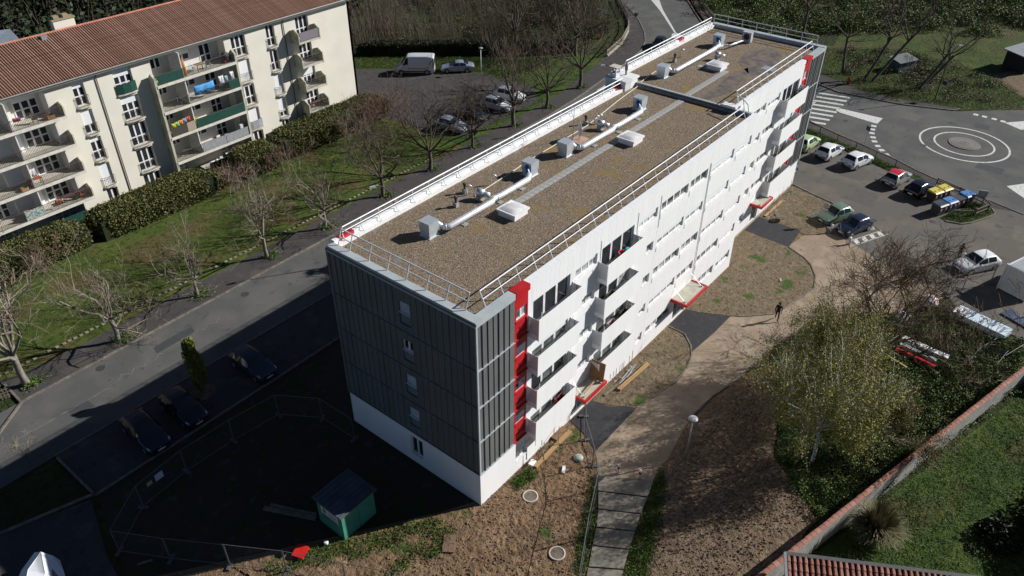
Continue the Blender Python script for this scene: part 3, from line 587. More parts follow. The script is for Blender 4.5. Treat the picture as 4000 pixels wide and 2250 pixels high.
coping(XJ+.02, 47.45, S_-.05, S_+.44, zr2-.05, H_+DZ+.03, WHITE); coping(47.45, 48.7, S_-.13, S_+.44, zr2-.05, H_+DZ+.09, RED); coping(48.7, L_-.3, S_-.1, S_+.44, zr2-.05, H_+DZ+.06, GREYCOP)
coping(L_-.302, L_+.24, S_-.1, W_+S_+.05, zr2-.05, H_+DZ+.1, GREYCOP); coping(XJ-.2, L_-.31, W_+S_-.03, W_+S_+.24, zr2-.05, H_+DZ+.16, WHITE)
coping(XJ-.2, L_-.31, W_+S_-.32, W_+S_-.032, zr2-.05, H_+DZ-.02, WHITE)
coping(XJ-.59, XJ-.45, .46, W_-.02, zr-.05, H_-.04, FELT); coping(XJ-.449, XJ-.21, .46, W_-.02, zr-.05, H_+.1, GREYCOP); coping(XJ-.62, XJ+.02, S_+.1, S_+1.3, H_+.125, H_+DZ+.06, WHITE)
for i in range(9): MB().box(XJ-.46, XJ-.2, 1.4+i*1.15, 1.42+i*1.15, H_-.1, H_+.108).build('coping_joint', FELT, bld)
ALUF = M('worn_bitumen', (.10, .085, .08), .55, c2=(.19, .155, .12), scale=1.4)
MB().sheet([(41.3, 4.2), (43, 3.0), (48.6, 4.3), (49.2, 6.2), (46, 7.0), (43.5, 6.4)], zr2+.004).build('bare_patch', ALUF, bld)
MB().sheet([(34, 4.6), (36.5, 3.8), (41.3, 4.3), (43, 5.2), (40.5, 5.7), (37, 5.2), (34.2, 5.6)], zr2+.004).build('bare_patch', ALUF, bld)
MB().box(43.4, 44.4, 3.1, 4.2, zr2+.005, zr2+.03).build('felt_sheet', M('grey_sheet', (.3, .34, .35), .5), bld)
# roof guard rails
def guard(label, pts, lean, h, mid=True, curved=False):
    """pts: base points of the posts; lean: vector the top leans by"""
    t = thing('guard_rail', label, 'railing', pts[0]); o = Vector(pts[0]); tops = []; mids = []
    for p in pts:
        p = Vector(p)-o; q = p+Vector((lean[0], lean[1], h)); tops.append(q); mids.append(p+(q-p)*.5+Vector((0, 0, .02)))
        if curved: MB().tube([p+Vector((0, -.28, -.1)), p+Vector((0, -.1, .0)), p+(q-p)*.35, p+(q-p)*.75, q], .032, 6).build('post', RAIL, t)
        else: MB().tube([p, q], .033, 6).build('post', RAIL, t)
    MB().tube(tops, .042, 6).build('top_rail', RAIL, t)
    if mid: MB().tube(mids, .032, 6).build('middle_rail', RAIL, t)
    return t
guard('guard rail leaning over the near grey end of the roof', [(.42, y, H_+.05) for y in (11.0, 10.02, 8.4, 6.9, 5.41, 3.9, 2.44, 1.05)], (.34, 0), .95)
guard('long guard rail along the front edge of the near roof, above the white wall', [(1.3+1.48*i, .42, H_+.02) for i in range(22)], (0, .42), .88)
guard('guard rail along the front edge of the far roof, above the far balconies', [(34.4+1.42*i, S_+.36, H_+DZ+.02) for i in range(12)], (0, .36), .9)
guard('long white topped guard rail along the street side of the near roof', [(1.1+1.46*i, W_-.05, H_+.12) for i in range(22)], (0, -.05), .72, True, True)
guard('white topped guard rail along the street side of the far roof', [(34.9+1.45*i, W_+S_-.05, H_+DZ+.12) for i in range(12)], (0, -.05), .72, True, True)
guard('guard rail along the far grey end of the roof', [(L_-.15, 2.4+1.52*i, H_+DZ+.1) for i in range(8)], (-.1, 0), .9)
guard('short cross rail closing the guard rails at the roof step', [(XJ-.75, .5, H_+.02), (XJ-.35, 1.1, H_+.16), (XJ+.1, 1.9, H_+.3)], (0, .25), .85, False)
# roof plant
def unit(i, x, y, z, label, left=True):
    t = thing('ventilation_unit', label, 'roof vent', (x, y, z), 0, 'box ventilation units on the gravel roof')
    MB().box(-.38, .38, -.38, .38, 0, .42).build('base_box', ALUD, t); MB().box(-.46, .46, -.46, .46, 0, .04).build('curb', GREYCOP, t)
    b = MB().box(-.42, .42, -.42, .42, .44, 1.02).build('fan_housing', ALUD, t); MB().box(-.44, .44, -.44, .44, 1.02, 1.05).build('lid', ALUD, b)
    BLUE = M('blue_film_duct', (.10, .17, .33), .35, .4)
    s = 1 if left else -1
    MB().tube([(.38*s, -.05, .68), (.56*s, -.15, .66), (.66*s, -.3, .52), (.72*s, -.42, .36)], .16, 12).build('elbow', BLUE if not left else ALU, t, True)
    MB().tube([(.36*s, -.05, .72), (.5*s, -.1, .70)], .19, 14).build('collar', BLUE, t, True)
    return t
zc = .45
def duct(pts, label, r=.2, feet=()):
    t = thing('duct', label, 'duct', (pts[0][0], pts[0][1], zr), 0, 'round metal ducts on the gravel roof'); o = Vector((pts[0][0], pts[0][1], zr))
    q = [Vector(p)-o for p in pts]; MB().tube(q, r, 14).build('pipe', ALU, t, True)
    for i in range(1, len(q)):
        n = max(1, int((q[i]-q[i-1]).length/2.4))
        for j in range(n):
            c = q[i-1].lerp(q[i], (j+.5)/n); d = (q[i]-q[i-1]).normalized(); MB().tube([c-d*.02, c+d*.02], r+.012, 14).build('joint_ring', ALU, t, True)
    for x, y in feet:
        MB().box(x-o.x-.2, x-o.x+.2, y-o.y-.2, y-o.y+.2, pts[0][2]*0, .05).build('foot_pad', STONEW, t); MB().cyl((x-o.x, y-o.y, .05), (x-o.x, y-o.y, .36), .02, 6).build('support', GALV, t)
    return t
ordn = ['nearest', 'second', 'third', 'fourth', 'fifth', 'farthest']
for i, (x, y, z, l) in enumerate([(4.95, 8.0, zr, 1), (15.0, 8.1, zr, 0), (19.0, 8.0, zr, 1), (29.4, 8.15, zr, 0), (36.2, 10.0, zr2, 1), (46.7, 10.0, zr2, 0)]):
    unit(i, x, y, z, f'{ordn[i]} box ventilation unit from the grey end of the roof', bool(l))
a = zr+.4
duct([(5.65, 7.55, a-.02), (5.95, 7.25, a), (9.9, 7.22, a), (10.3, 7.4, a), (10.8, 7.3, a), (13.8, 7.3, a), (14.3, 7.65, a)], 'long silver duct between the nearest and second ventilation units', feet=((7.2, 7.2), (10.7, 7.25), (13.0, 7.25)))
duct([(19.75, 7.55, a), (20.1, 7.25, a), (24.0, 7.22, a), (24.4, 7.4, a), (24.9, 7.3, a), (28.2, 7.3, a), (28.7, 7.7, a)], 'long silver duct between the third and fourth ventilation units', feet=((21.5, 7.2), (24.6, 7.0), (27.6, 7.2)))
a2 = zr2+.4
duct([(36.95, 9.6, a2), (37.3, 9.3, a2), (44, 9.3, a2), (45.6, 9.4, a2), (46.0, 9.7, a2)], 'long silver duct on the far roof between fifth and farthest units', feet=((38.5, 9.3), (42, 9.3)))
duct([(46.2, 9.2, a2-.05), (46.4, 8.7, a2-.05), (48.9, 8.3, a2-.05)], 'thin silver duct leading to the fan at the far end of the roof', .09, ((47.6, 8.5),))
for i, (x, y, z) in enumerate([(10.2, 8.35, zr), (24.15, 8.3, zr), (43.0, 8.15, zr2)]):
    t = thing('duct_fan', f'{("nearest", "middle", "farthest")[i]} drum fan joined to a silver duct on the roof', 'fan', (x, y, z), 0, 'drum fans on the roof')
    MB().cyl((-.02, .32, .48), (.1, -.12, .46), .27, 16).build('drum', ALUD, t, True); MB().cyl((.1, -.12, .46), (.2, -.5, .42), .17, 12).build('spigot', ALU, t, True)
    MB().box(-.25, .25, -.1, .4, 0, .04).build('base_plate', STONEW, t); MB().box(-.18, .18, .0, .3, .04, .28).build('stand', GALV, t)
t = thing('condenser', 'pale box fan unit at the far end of the roof by the end rail', 'fan', (49.3, 8.3, zr2))
MB().box(-.22, .22, -.45, .45, .1, 1.0).build('casing', M('pale_grey_case', (.5, .52, .52), .5), t); MB().cyl((-.225, 0, .58), (-.25, 0, .58), .3, 18).build('fan_grille', DARKP, t); MB().box(-.2, .2, -.4, .4, 0, .1).build('foot', GALV, t)
for i, (x, y, z) in enumerate([(10.05, 5.62, zr), (23.75, 5.5, zr), (41.0, 7.25, zr2)]):
    t = thing('skylight', f'{("nearest", "middle", "farthest")[i]} white square dome skylight on the gravel roof', 'skylight', (x, y, z), 0, 'white dome skylights')
    MB().box(-.66, .66, -.66, .66, 0, .34).build('upstand', WPLAIN, t); MB().box(-.76, .76, -.76, .76, .34, .46).build('frame', WPLAIN, t)
    mb = MB()
    for q in range(7):
        for p in range(7):
            u, v = q/6*2-1, p/6*2-1; mb.v.append((u*.66, v*.66, .462+.13*(1-u**4)*(1-v**4)))
    mb.f = [(q*7+p, q*7+p+7, q*7+p+8, q*7+p+1) for q in range(6) for p in range(6)]
    mb.build('dome', M('acrylic_dome', (.72, .71, .70), .2, spec=.6), t, True)
t = thing('slab_walkway', 'straight walkway of pale square slabs along the near gravel roof', 'walkway', (9.9, 6.35, zr))
sm = MB().box(-.24, .24, -.27, .27, 0, .035).mesh('slab', STONEW)
x = 0
while x < 23: o = put('slab', sm, t, (x+.3, rnd.uniform(-.012, .012), 0), rnd.uniform(-.015, .015)); x += .505
t = thing('slab_walkway', 'bent walkway of pale slabs on the far roof leading to the farthest skylight', 'walkway', (33.8, 6.3, zr2))
for i in range(14): put('slab', sm, t, (i*.505+.3, 0, 0), rnd.uniform(-.015, .015))
for i in range(4): put('slab', sm, t, (6.75, .62+i*.56, 0), math.pi/2)
def gooseneck(x, y, z, label):
    t = tag(MB().tube([(0, 0, 0), (0, 0, .55), (.06, -.03, .68), (.2, -.1, .72), (.32, -.16, .64), (.34, -.17, .52)], .05, 8).build('gooseneck_pipe', ALU, None, True, (x, y, z)), label, 'vent pipe', 'bent metal roof pipes')
gooseneck(10.0, 9.5, zr, 'bent silver pipe beside the dark stub vent on near roof'); gooseneck(12.1, 9.15, zr, 'bent silver pipe standing alone on the conduit line')
gooseneck(24.6, 9.25, zr, 'bent silver pipe near the dish, left of a pair'); gooseneck(24.9, 9.15, zr, 'bent silver pipe near the dish, right of a pair'); gooseneck(41.5, 11.2, zr2, 'bent silver pipe on the far roof beside a dark vent')
STUB = M('rusty_stub', (.09, .05, .035), .8)
for x, y, z, l in ((8.5, 9.05, zr, 'short stub vent with dark cap nearest the grey end'), (10.2, 9.8, zr, 'short stub vent with dark cap behind the bent pipe'), (24.2, 9.8, zr, 'short stub vent with dark cap behind the dish'), (40.1, 11.0, zr2, 'tall stub vent with dark cap on the far roof')):
    t = thing('stub_vent', l, 'roof vent', (x, y, z), 0, 'stub vents'); MB().box(-.14, .14, -.14, .14, 0, .3).build('collar', STONEW, t); MB().lathe((0, 0, .3), [(.08, 0), (.08, .28), (.13, .3), (.13, .42), (.04, .47)], 10).build('cap', STUB, t)
t = thing('satellite_dish', 'white dish aerial on a pad beside the third ventilation unit', 'antenna', (21.6, 8.6, zr))
MB().box(-.7, .6, -.5, .5, 0, .06).build('pad', M('pink_pad', (.44, .29, .23), .9), t); MB().cyl((0, 0, .06), (0, 0, .75), .03, 8).build('pole', GALV, t)
mb = MB()
for r_ in range(5):
    for k in range(16): q = 2*math.pi*k/16; rr = r_*.125+.02; mb.v.append((-.08+.35*rr*rr*1.2+.1-.1, rr*math.cos(q), .85+rr*math.sin(q)))
mb.f = [(r_*16+k, r_*16+(k+1) % 16, r_*16+16+(k+1) % 16, r_*16+16+k) for r_ in range(4) for k in range(16)]
dsh = mb.build('dish', M('dish_white', (.72, .72, .7), .5), t, True); dsh.rotation_euler = (0, 0, R(-40)); sd = dsh.modifiers.new('thick', 'SOLIDIFY'); sd.thickness = .02
MB().tube([(0, 0, .6), (.4, -.3, .8)], .015, 5).build('feed_arm', GALV, t)
t = thing('antenna_mast', 'tall thin mast with short cross arms behind the white dish', 'antenna', (21.2, 8.9, zr)); MB().cyl((0, 0, 0), (0, 0, 2.6), .025, 6).build('mast', GALV, t)
for z, l in ((2.5, .35), (2.3, .3), (2.1, .25)): MB().cyl((-l, -.1, z), (l, .1, z), .012, 5).build('cross_arm', GALV, t)
PCV = M('cream_conduit', (.68, .63, .5), .6)
tag(MB().tube([(-.2, 0, 0), (3.8, .17, .02), (5.8, .35, .02), (8, .36, .03), (13.5, .5, .02), (19, 1.3, .02), (22.6, 1.6, .1)], .035, 6).build('conduit', PCV, None, False, (10.5, 9.0, zr+.06)), 'long cream conduit lying on the near gravel roof', 'conduit')
tag(MB().tube([(0, 0, 0), (2.4, .25, .02), (4, .4, .02)], .035, 6).build('conduit', PCV, None, False, (33.7, 10.7, zr2+.06)), 'short cream conduit lying on the far gravel roof', 'conduit')
t = thing('chimney_stack', 'white stepped chimney block with four way cap at the roof step', 'chimney', (32.7, 12.2, H_-.9))
MB().box(-.95, 1.0, -1.2, .75, 0, 1.35).build('block', WHITE, t); MB().box(-1.05, 1.1, -1.3, .85, 1.35, 1.52).build('top_slab', WHITE, t)
MB().box(-.75, -.1, -.1, .55, 1.52, 1.85).build('neck', WHITE, t)
for a_, b_ in ((-.72, -.08), (-.16, -.08), (-.72, .44), (-.16, .44)): MB().box(a_-.04, a_+.06, b_, b_+.1, 1.85, 2.3).build('cap_pillar', WHITE, t)
MB().box(-.82, -.02, -.16, .62, 2.3, 2.4).build('cap_slab', CONC, t); MB().box(-.62, -.22, .02, .42, 1.85, 1.9).build('flue', DARKP, t)
MB().lathe((.45, -.35, 1.52), [(.08, 0), (.08, .3), (.15, .45), (.15, .75), (.07, .95), (.05, 1.2)], 8).build('flue_pipe', M('old_zinc', (.22, .20, .18), .6), t)
MB().box(-.97, -.94, -.75, -.3, .95, 1.25).build('slot', DARKP, t)

# ================================================================== the cream apartment block
cr = thing('cream_apartment_building', 'cream rendered apartment block with red tiled roof and stacked balconies', 'building', (0, 0, 0))
CY = 52.3; YC = ('y', CY); CZ = [12.86-2.72*(4-k) for k in range(5)]   # heads of openings (k=0 ground)
CX0, CX1 = -16., 37.5
def cpart(mb, name, mat, parent=None): return mb.build(name, mat, parent or cr)
LOG = [(-16., 2.35), (12.2, 20.7)]                                      # recessed loggias
cols = [(4.65, 5.75, 2), (8.55, 10.35, 3), (21.4, 23.15, 3), (25.8, 26.9, 2), (29.75, 31.5, 3)]
edges = [2.35, 7.0, 12.2]
def cbay(u0, u1, hs):
    """wall strip with one column of door-high openings"""
    mb = MB()
    if not hs: fbox(mb, YC, u0, u1, -.3, 0, -.3, 13.4)
    else:
        a, b = hs[0][0], hs[0][1]; fbox(mb, YC, u0, a, -.3, 0, -.3, 13.4); fbox(mb, YC, b, u1, -.3, 0, -.3, 13.4); z = -.3
        for _, _, z0, z1 in hs: fbox(mb, YC, a, b, -.3, 0, z, z0); z = z1
        fbox(mb, YC, a, b, -.3, 0, z, 13.4)
    cpart(mb, 'wall', CREAM)
bnd = {0: (2.35, 7.0), 1: (7.0, 12.2), 2: (20.7, 24.6), 3: (24.6, 28.2), 4: (28.2, 37.5)}
shut = {0: {3: 0, 4: .28, 2: .2, 1: .97}, 1: {4: .32, 3: .3}, 2: {3: .97, 1: .97, 4: .1, 2: .1}, 3: {2: .97, 1: .75}, 4: {2: .55}}
for i, (a, b, n) in enumerate(cols):
    cbay(*bnd[i], [(a, b, z-2.3, z) for z in CZ])
    for k in range(5):
        z = CZ[k]; o = window(YC, a, b, z-2.3, z, n, {0: {3: .62}}.get(i, {}).get(k, shut.get(i, {}).get(k, .05)), parent=cr, d=-.24, fw=.09, trans=True, glass=GLASS, sill=False, name='french_window')
        if k and i < 4:
            # shallow curved sill slab and guard bars
            mb = MB(); pts = [(a-.12, CY), (b+.12, CY), (b+.1, CY-.16), ((a+b)/2+.45, CY-.27), ((a+b)/2-.45, CY-.27), (a-.1, CY-.16)]
            mb.prism(pts[::-1], z-2.46, z-2.34); s = cpart(mb, 'sill_slab', CONC)
            mb = MB(); arc = [(a-.06, CY-.02), (a-.05, CY-.12), ((a+b)/2-.4, CY-.23), ((a+b)/2+.4, CY-.23), (b+.05, CY-.12), (b+.06, CY-.02)]
            for zz in (z-1.38, z-2.24): mb.tube([(x, y, zz) for x, y in arc], .02, 5)
            m_ = int((b-a)/.12)
            for q in range(m_+1):
                t_ = q/m_; x = a-.05+(b-a+.1)*t_; y = CY-.12-.11*math.sin(math.pi*t_); mb.cyl((x, y, z-2.34), (x, y, z-1.38), .014, 4)
            g_ = cpart(mb, 'guard_bars', IRON)
            if (i, k) in ((1, 4), (2, 1)):
                mb = MB(); ar = [(a-.09, CY-.1), ((a+b)/2-.4, CY-.26), ((a+b)/2+.4, CY-.26), (b+.09, CY-.1)]
                for (x0, y0), (x1, y1) in zip(ar, ar[1:]): mb.hull8([(x0, y0, z-2.3), (x1, y1, z-2.3), (x1, y1-.015, z-2.3), (x0, y0-.015, z-2.3), (x0, y0, z-1.36), (x1, y1, z-1.36), (x1, y1-.015, z-1.36), (x0, y0-.015, z-1.36)])
                cpart(mb, 'privacy_screen', GREENS if i == 1 else GREYS, g_)
cpart(MB().box(CX0, CX1, CY+2.2, 63.2, -.3, 13.3), 'core', CREAMIN)
cpart(MB().box(37.2, 37.5, CY, 63.4, -.3, 13.35), 'end_wall', CREAM)
for z in CZ[:4]: cpart(MB().box(37.5, 37.95, 57, 59, z-2.45+2.72, z-2.3+2.72), 'ledge', CONC)
# loggia interiors
for a, b in LOG:
    cpart(MB().box(a, b, CY+1.3, CY+1.5, -.3, 13.4), 'loggia_back_wall', CREAMIN)
    for u in (a, b): cpart(MB().box(u-.12 if u == b else u, u if u == b else u+.12, CY-.002, CY+1.3, -.3, 13.4), 'loggia_side_wall', CREAM if a > 0 else CREAMIN)
    cpart(MB().box(a, b, CY-.3, CY+1.3, 12.95, 13.4), 'loggia_lintel', CREAM)
FR = 51.3                                                            # front of the big balconies
def rails(x0, x1, z, y, par, mat=IRON):
    mb = MB(); mb.tube([(x0, y, z+1.0), (x1, y, z+1.0)], .025, 5); mb.tube([(x0, y, z+.12), (x1, y, z+.12)], .018, 5); n = int((x1-x0)/.13)
    for i in range(n+1): x = x0+(x1-x0)*i/n; mb.cyl((x, y, z+.06), (x, y, z+1.0), .016, 4)
    return mb.build('railing', mat, par)
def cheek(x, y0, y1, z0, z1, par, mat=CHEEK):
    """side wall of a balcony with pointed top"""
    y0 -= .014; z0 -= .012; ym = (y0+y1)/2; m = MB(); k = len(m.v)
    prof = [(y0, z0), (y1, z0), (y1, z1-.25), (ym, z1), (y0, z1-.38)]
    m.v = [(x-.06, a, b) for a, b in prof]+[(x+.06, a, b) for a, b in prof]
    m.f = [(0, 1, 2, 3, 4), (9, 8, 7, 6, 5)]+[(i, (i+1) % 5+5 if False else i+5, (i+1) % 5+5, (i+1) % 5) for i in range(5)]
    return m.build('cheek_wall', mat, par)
div = {0: [-12.5, -6.6, -1.5], 1: [14.95]}
for li, (a, b) in enumerate([(-16., 3.05), (11.95, 20.95)]):
    for k in range(1, 5):
        z = CZ[k]-2.32; o = cpart(MB().box(a, b, FR, CY+1.3, z-.2, z), 'balcony', CONC)
        cpart(MB().box(a, b, FR-.05, FR, z-.22, z+.06), 'slab_edge', M('slab_edge_paint', (.66, .63, .55), .8), o)
        rails(a+.1, b-.12, z+.02, FR+.03, o)
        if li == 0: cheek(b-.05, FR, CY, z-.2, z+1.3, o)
        # windows in the back wall
        yb = ('y', CY+1.3)
        if li == 0:
            window(yb, -.2, 1.9, z+.02, z+2.2, 3, rnd.choice((.05, .3)), parent=o, d=.02, fw=.1, trans=True, glass=GLASS, sill=False)
            window(yb, -5.4, -3.6, z+.02, z+2.2, 3, .0, parent=o, d=.02, fw=.1, trans=True, glass=GLASS, sill=False)
            MB().box(-3.0, -.6, CY+.95, CY+1.3, z, z+2.5).build('store_wall', CREAM if k == 4 else WPLAIN, o)
        else:
            window(yb, 18.3, 19.6, z+.02, z+2.1, 2, 0, parent=o, d=.02, fw=.09, trans=True, glass=GLASS, sill=False)
            window(yb, 12.9, 14.0, z+.9, z+2.0, 2, 0, parent=o, d=.02, fw=.09, glass=GLASS, sill=False)
            window(yb, 15.6, 17.2, z+.9, z+2.0, 2, .45, parent=o, d=.02, fw=.09, glass=GLASS, sill=False)
        for x in div[li]: MB().box(x-.05, x+.05, FR+.1, CY+1.3, z, z+2.5).build('divider', M('divider_white', (.66, .66, .65), .8), o)
        # screens tied to the rails
        def scr(x0, x1, mat): MB().box(x0, x1, FR-.02, FR-.005, z+.1, z+1.02).build('privacy_screen', mat, o)
        if li == 1:
            if k == 4: scr(12.15, 14.9, GREENS)
            if k == 3: scr(19.6, 20.8, GREENS)
            if k == 2: scr(12.2, 13.9, IRON); scr(13.95, 14.9, WICK); scr(15.0, 20.8, GREENS)
            if k == 1: scr(15.05, 17.9, GREYS); scr(17.95, 20.7, GREYS)
        elif k == 1: scr(-3.2, -1.6, M('lattice_screen', (.12, .2, .16), .7, c2=(.4, .42, .4), scale=9, lo=.48, hi=.52))
# the middle stack has full-height side walls
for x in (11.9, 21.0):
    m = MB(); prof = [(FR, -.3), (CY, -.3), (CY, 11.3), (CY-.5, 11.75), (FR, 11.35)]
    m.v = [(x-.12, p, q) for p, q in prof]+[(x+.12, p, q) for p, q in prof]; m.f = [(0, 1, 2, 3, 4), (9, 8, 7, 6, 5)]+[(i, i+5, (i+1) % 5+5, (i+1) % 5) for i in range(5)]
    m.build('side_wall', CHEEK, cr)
for a, b in LOG:
    for x in ((-.2, 1.9), (-5.4, -3.6)) if a < 0 else ((18.2, 19.8), (13, 14.2)):
        window(('y', CY+1.3), x[0], x[1], CZ[0]-2.2, CZ[0], 2 if a > 0 else 3, 0, parent=cr, d=.02, fw=.1, trans=True, glass=GLASS2, sill=False)
cpart(MB().box(15.3, 20.8, FR-.1, FR-.06, .1, 1.05), 'ground_screen', GREENS); cpart(MB().box(15.3, 20.8, FR-.05, CY+1.2, -.1, .05), 'ground_slab', CONC)
cpart(MB().box(-9, .4, FR-.4, FR-.36, -.1, .95), 'ground_screen', M('bright_green_screen', (.02, .28, .2), .6)); cpart(MB().box(-.6, 2.3, CY-.06, CY-.02, 0, .9), 'ground_screen', GREENS)
# right hand single balconies
for k in range(1, 5):
    z = CZ[k]-2.32; o = cpart(MB().box(28.85, 31.75, 50.85, CY, z-.2, z), 'balcony', CONC); rails(28.95, 31.65, z+.02, 50.9, o)
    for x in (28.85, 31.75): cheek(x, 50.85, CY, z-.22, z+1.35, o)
    if k == 4: MB().box(29.0, 31.6, 50.86, 50.875, z+.1, z+1.02).build('privacy_screen', M('mauve_screen', (.22, .19, .22), .7, stretch=(14, 1, 1)), o)
for x in (6.95, 28.05): cpart(MB().cyl((x, CY-.1, 0), (x, CY-.1, 13.2), .055, 8), 'downpipe', M('zinc_pipe', (.17, .155, .125), .6))
# roof: boarded slope, rows of round tiles, ridge, gutter
ye, ze, yr, zrr = 51.75, 13.45, 58.0, 15.75
roof = cpart(MB().hull8([(CX0, ye, ze-.12), (CX1+.35, ye, ze-.12), (CX1+.35, yr, zrr-.12), (CX0, yr, zrr-.12), (CX0, ye, ze), (CX1+.35, ye, ze), (CX1+.35, yr, zrr), (CX0, yr, zrr)]), 'roof', M('tile_channel', (.16, .09, .065), .9))
cpart(MB().hull8([(CX0, yr+.001, zrr-.12), (CX1+.35, yr+.001, zrr-.12), (CX1+.35, 64.2, 13.2), (CX0, 64.2, 13.2), (CX0, yr+.001, zrr), (CX1+.35, yr+.001, zrr), (CX1+.35, 64.2, 13.32), (CX0, 64.2, 13.32)]), 'back_slope', TILE)
lenr = math.hypot(yr-ye, zrr-ze); pit = math.atan2(zrr-ze, yr-ye)
def tile_mesh(wd, ln, n, name, mat, hgt=.075):
    mb = MB(); q = [(-wd/2, 0), (-wd*.27, hgt*.85), (wd*.27, hgt*.85), (wd/2, 0)]
    for i in range(n):
        y0, y1 = ln*i/n, ln*(i+1)/n; b = len(mb.v)
        mb.v += [(x, y0, z+.025) for x, z in q]+[(x*.86, y1, z*.9) for x, z in q]; mb.f += [(b+j, b+j+1, b+j+5, b+j+4) for j in range(3)]+[(b+3, b+2, b+1, b)]
    return mb.mesh(name, mat)
tms = [tile_mesh(.16, lenr, 12, 'tile_row', M(f'roof_tile_{i}', c, .85, c2=d, scale=2.2, bump=.006, bscale=30)) for i, (c, d) in enumerate([((.38, .22, .155), (.28, .155, .11)), ((.33, .185, .13), (.235, .13, .095)), ((.43, .265, .195), (.32, .185, .135))])]
x = -3.3; i = 0
while x < CX1+.3:
    o = put('tile_row', tms[rnd.randrange(3)], roof, (x, ye-.03, ze+.002)); o.rotation_euler = (pit, 0, 0); x += .235
MB().tube([(CX0, yr, zrr+.02), (CX1+.35, yr, zrr+.02)], .11, 8).build('ridge_tiles', TILE2, roof)
cpart(MB().tube([(CX0, ye-.12, ze-.05), (CX1+.3, ye-.12, ze-.05)], .075, 8), 'gutter', M('gutter_zinc', (.28, .27, .25), .5, .3)); cpart(MB().box(CX0, CX1+.3, ye-.02, CY, ze-.28, ze-.13), 'eave_soffit', CONC)
cpart(MB().box(5.4, 5.9, 57.2, 57.6, 15.3, 15.85), 'vent_tile', M('vent_grey', (.25, .27, .27), .7))
t = thing('chimney', 'cream chimney with lichen capped pots on the tiled roof ridge', 'chimney', (8.2, 58.6, 15.2)); MB().box(-1.0, 1.0, -.35, .35, 0, 1.35).build('stack', CREAM, t); MB().box(-1.1, 1.1, -.43, .43, 1.35, 1.47).build('cap', M('lichen_cap', (.3, .26, .16), .9), t)
for i in (-.55, .35): MB().box(i-.25, i+.25, -.25, .25, 1.47, 1.75).build('pot', M('pot_clay', (.34, .27, .17), .9), t)
# laundry and things kept on the balconies
CL = {}
def cmat(c, r=.8): 
    k = 'cloth_%02d_%02d_%02d' % tuple(int(v*99) for v in c)
    return M(k, c, r, scale=4)
def hung(x, z, wd, ht, c, label, y=FR+.15, cat='laundry', grp='washing hung on the cream balconies'):
    mb = MB(); n = 9
    for j in range(4):
        for i in range(n): mb.v.append((wd*(i/(n-1)-.5), .04*math.sin(i*1.9+j*.5)*(1+j*.6), -ht*j/3+(.03*math.sin(i*.8) if j else -.05*math.sin(math.pi*i/(n-1)))))
    mb.f = [(j*n+i, j*n+i+1, j*n+n+i+1, j*n+n+i) for j in range(3) for i in range(n-1)]
    o = tag(mb.build('laundry', cmat(c), None, True, (x, y, z)), label, cat, grp); s = o.modifiers.new('thick', 'SOLIDIFY'); s.thickness = .02; return o
z4, z3, z2, z1 = [CZ[k]-2.32 for k in (4, 3, 2, 1)]
hung(16.9, z3+1.55, 2.3, 1.0, (.08, .33, .68), 'large bright blue sheet hung on the middle balcony', FR+.25); hung(19.0, z3+1.75, .6, 1.1, (.6, .62, .62), 'white shirt drying right of the blue sheet', FR+.3); hung(19.6, z3+1.6, .35, .7, (.3, .5, .55), 'small teal cloth drying right of the blue sheet', FR+.3); hung(20.35, z3+1.85, .5, 1.0, (.7, .7, .7), 'white cloth drying at the right end of the blue sheet balcony', FR+.3)
for i, (c, l) in enumerate([((.55, .55, .08), 'yellow'), ((.35, .55, .15), 'lime'), ((.7, .3, .08), 'orange'), ((.25, .35, .55), 'blue grey'), ((.62, .1, .06), 'red')]): hung(12.6+i*.42, z2+1.45+.05*i, .42, .55, c, f'{l} towel in the striped row above the reed screen', FR+.05)
hung(18.6, z1-2.72+1.75, .5, .8, (.72, .72, .72), 'white top drying above the ground floor green screen', FR+.3); hung(17.9, z1-2.72+1.6, .5, .7, (.7, .72, .7), 'white wrinkled cloth drying on the ground floor terrace', FR+.4); hung(16.1, z1-2.72+1.4, .9, .5, (.7, .7, .68), 'white towel drying at left of the ground floor terrace', FR+.3); hung(17, z1-2.72+1.5, .35, .6, (.6, .62, .66), 'pale grey shirt drying in the middle of the ground floor terrace', FR+.35)
hung(-1.2, z2+1.7, .6, .8, (.55, .52, .55), 'pale washing on the rack below the orange cover', FR+.5); hung(-.9, z4+1.15, .6, .4, (.35, .04, .16), 'magenta cloth over the top left balcony rail', FR+.2)
hung(-.4, .9, .5, .35, (.5, .03, .12), 'magenta towel hung on the ground floor at left', FR+.6); hung(-3.4, 1.1, .7, .7, (.3, .3, .42), 'purple grey clothes on the ground floor left terrace', FR+.3); hung(-2.6, 1.2, .6, .5, (.2, .19, .28), 'dark violet clothes on the ground floor left terrace', FR+.4); hung(-.1, z1+.95, .6, .4, (.5, .12, .05), 'rust red mat over the lowest left balcony rail', FR+.12); hung(13.2, .9, .5, .9, (.55, .5, .58), 'mauve dressing gown hung by the left ground floor window', FR+.8)
hung(29.6, z1+.75, .5, .4, (.45, .3, .3), 'dusty pink cloth on the lowest single balcony', 51.2)
def table(x, y, z, label, c, sx=.5, sy=.35):
    t = thing('balcony_table', label, 'table', (x, y, z), 0, 'small tables on the cream balconies'); MB().box(-sx, sx, -sy, sy, .66, .7).build('tabletop', cmat(c), t)
    for i in (-1, 1):
        for j in (-1, 1): MB().box(i*(sx-.06)-.02, i*(sx-.06)+.02, j*(sy-.06)-.02, j*(sy-.06)+.02, 0, .66).build('leg', IRON, t)
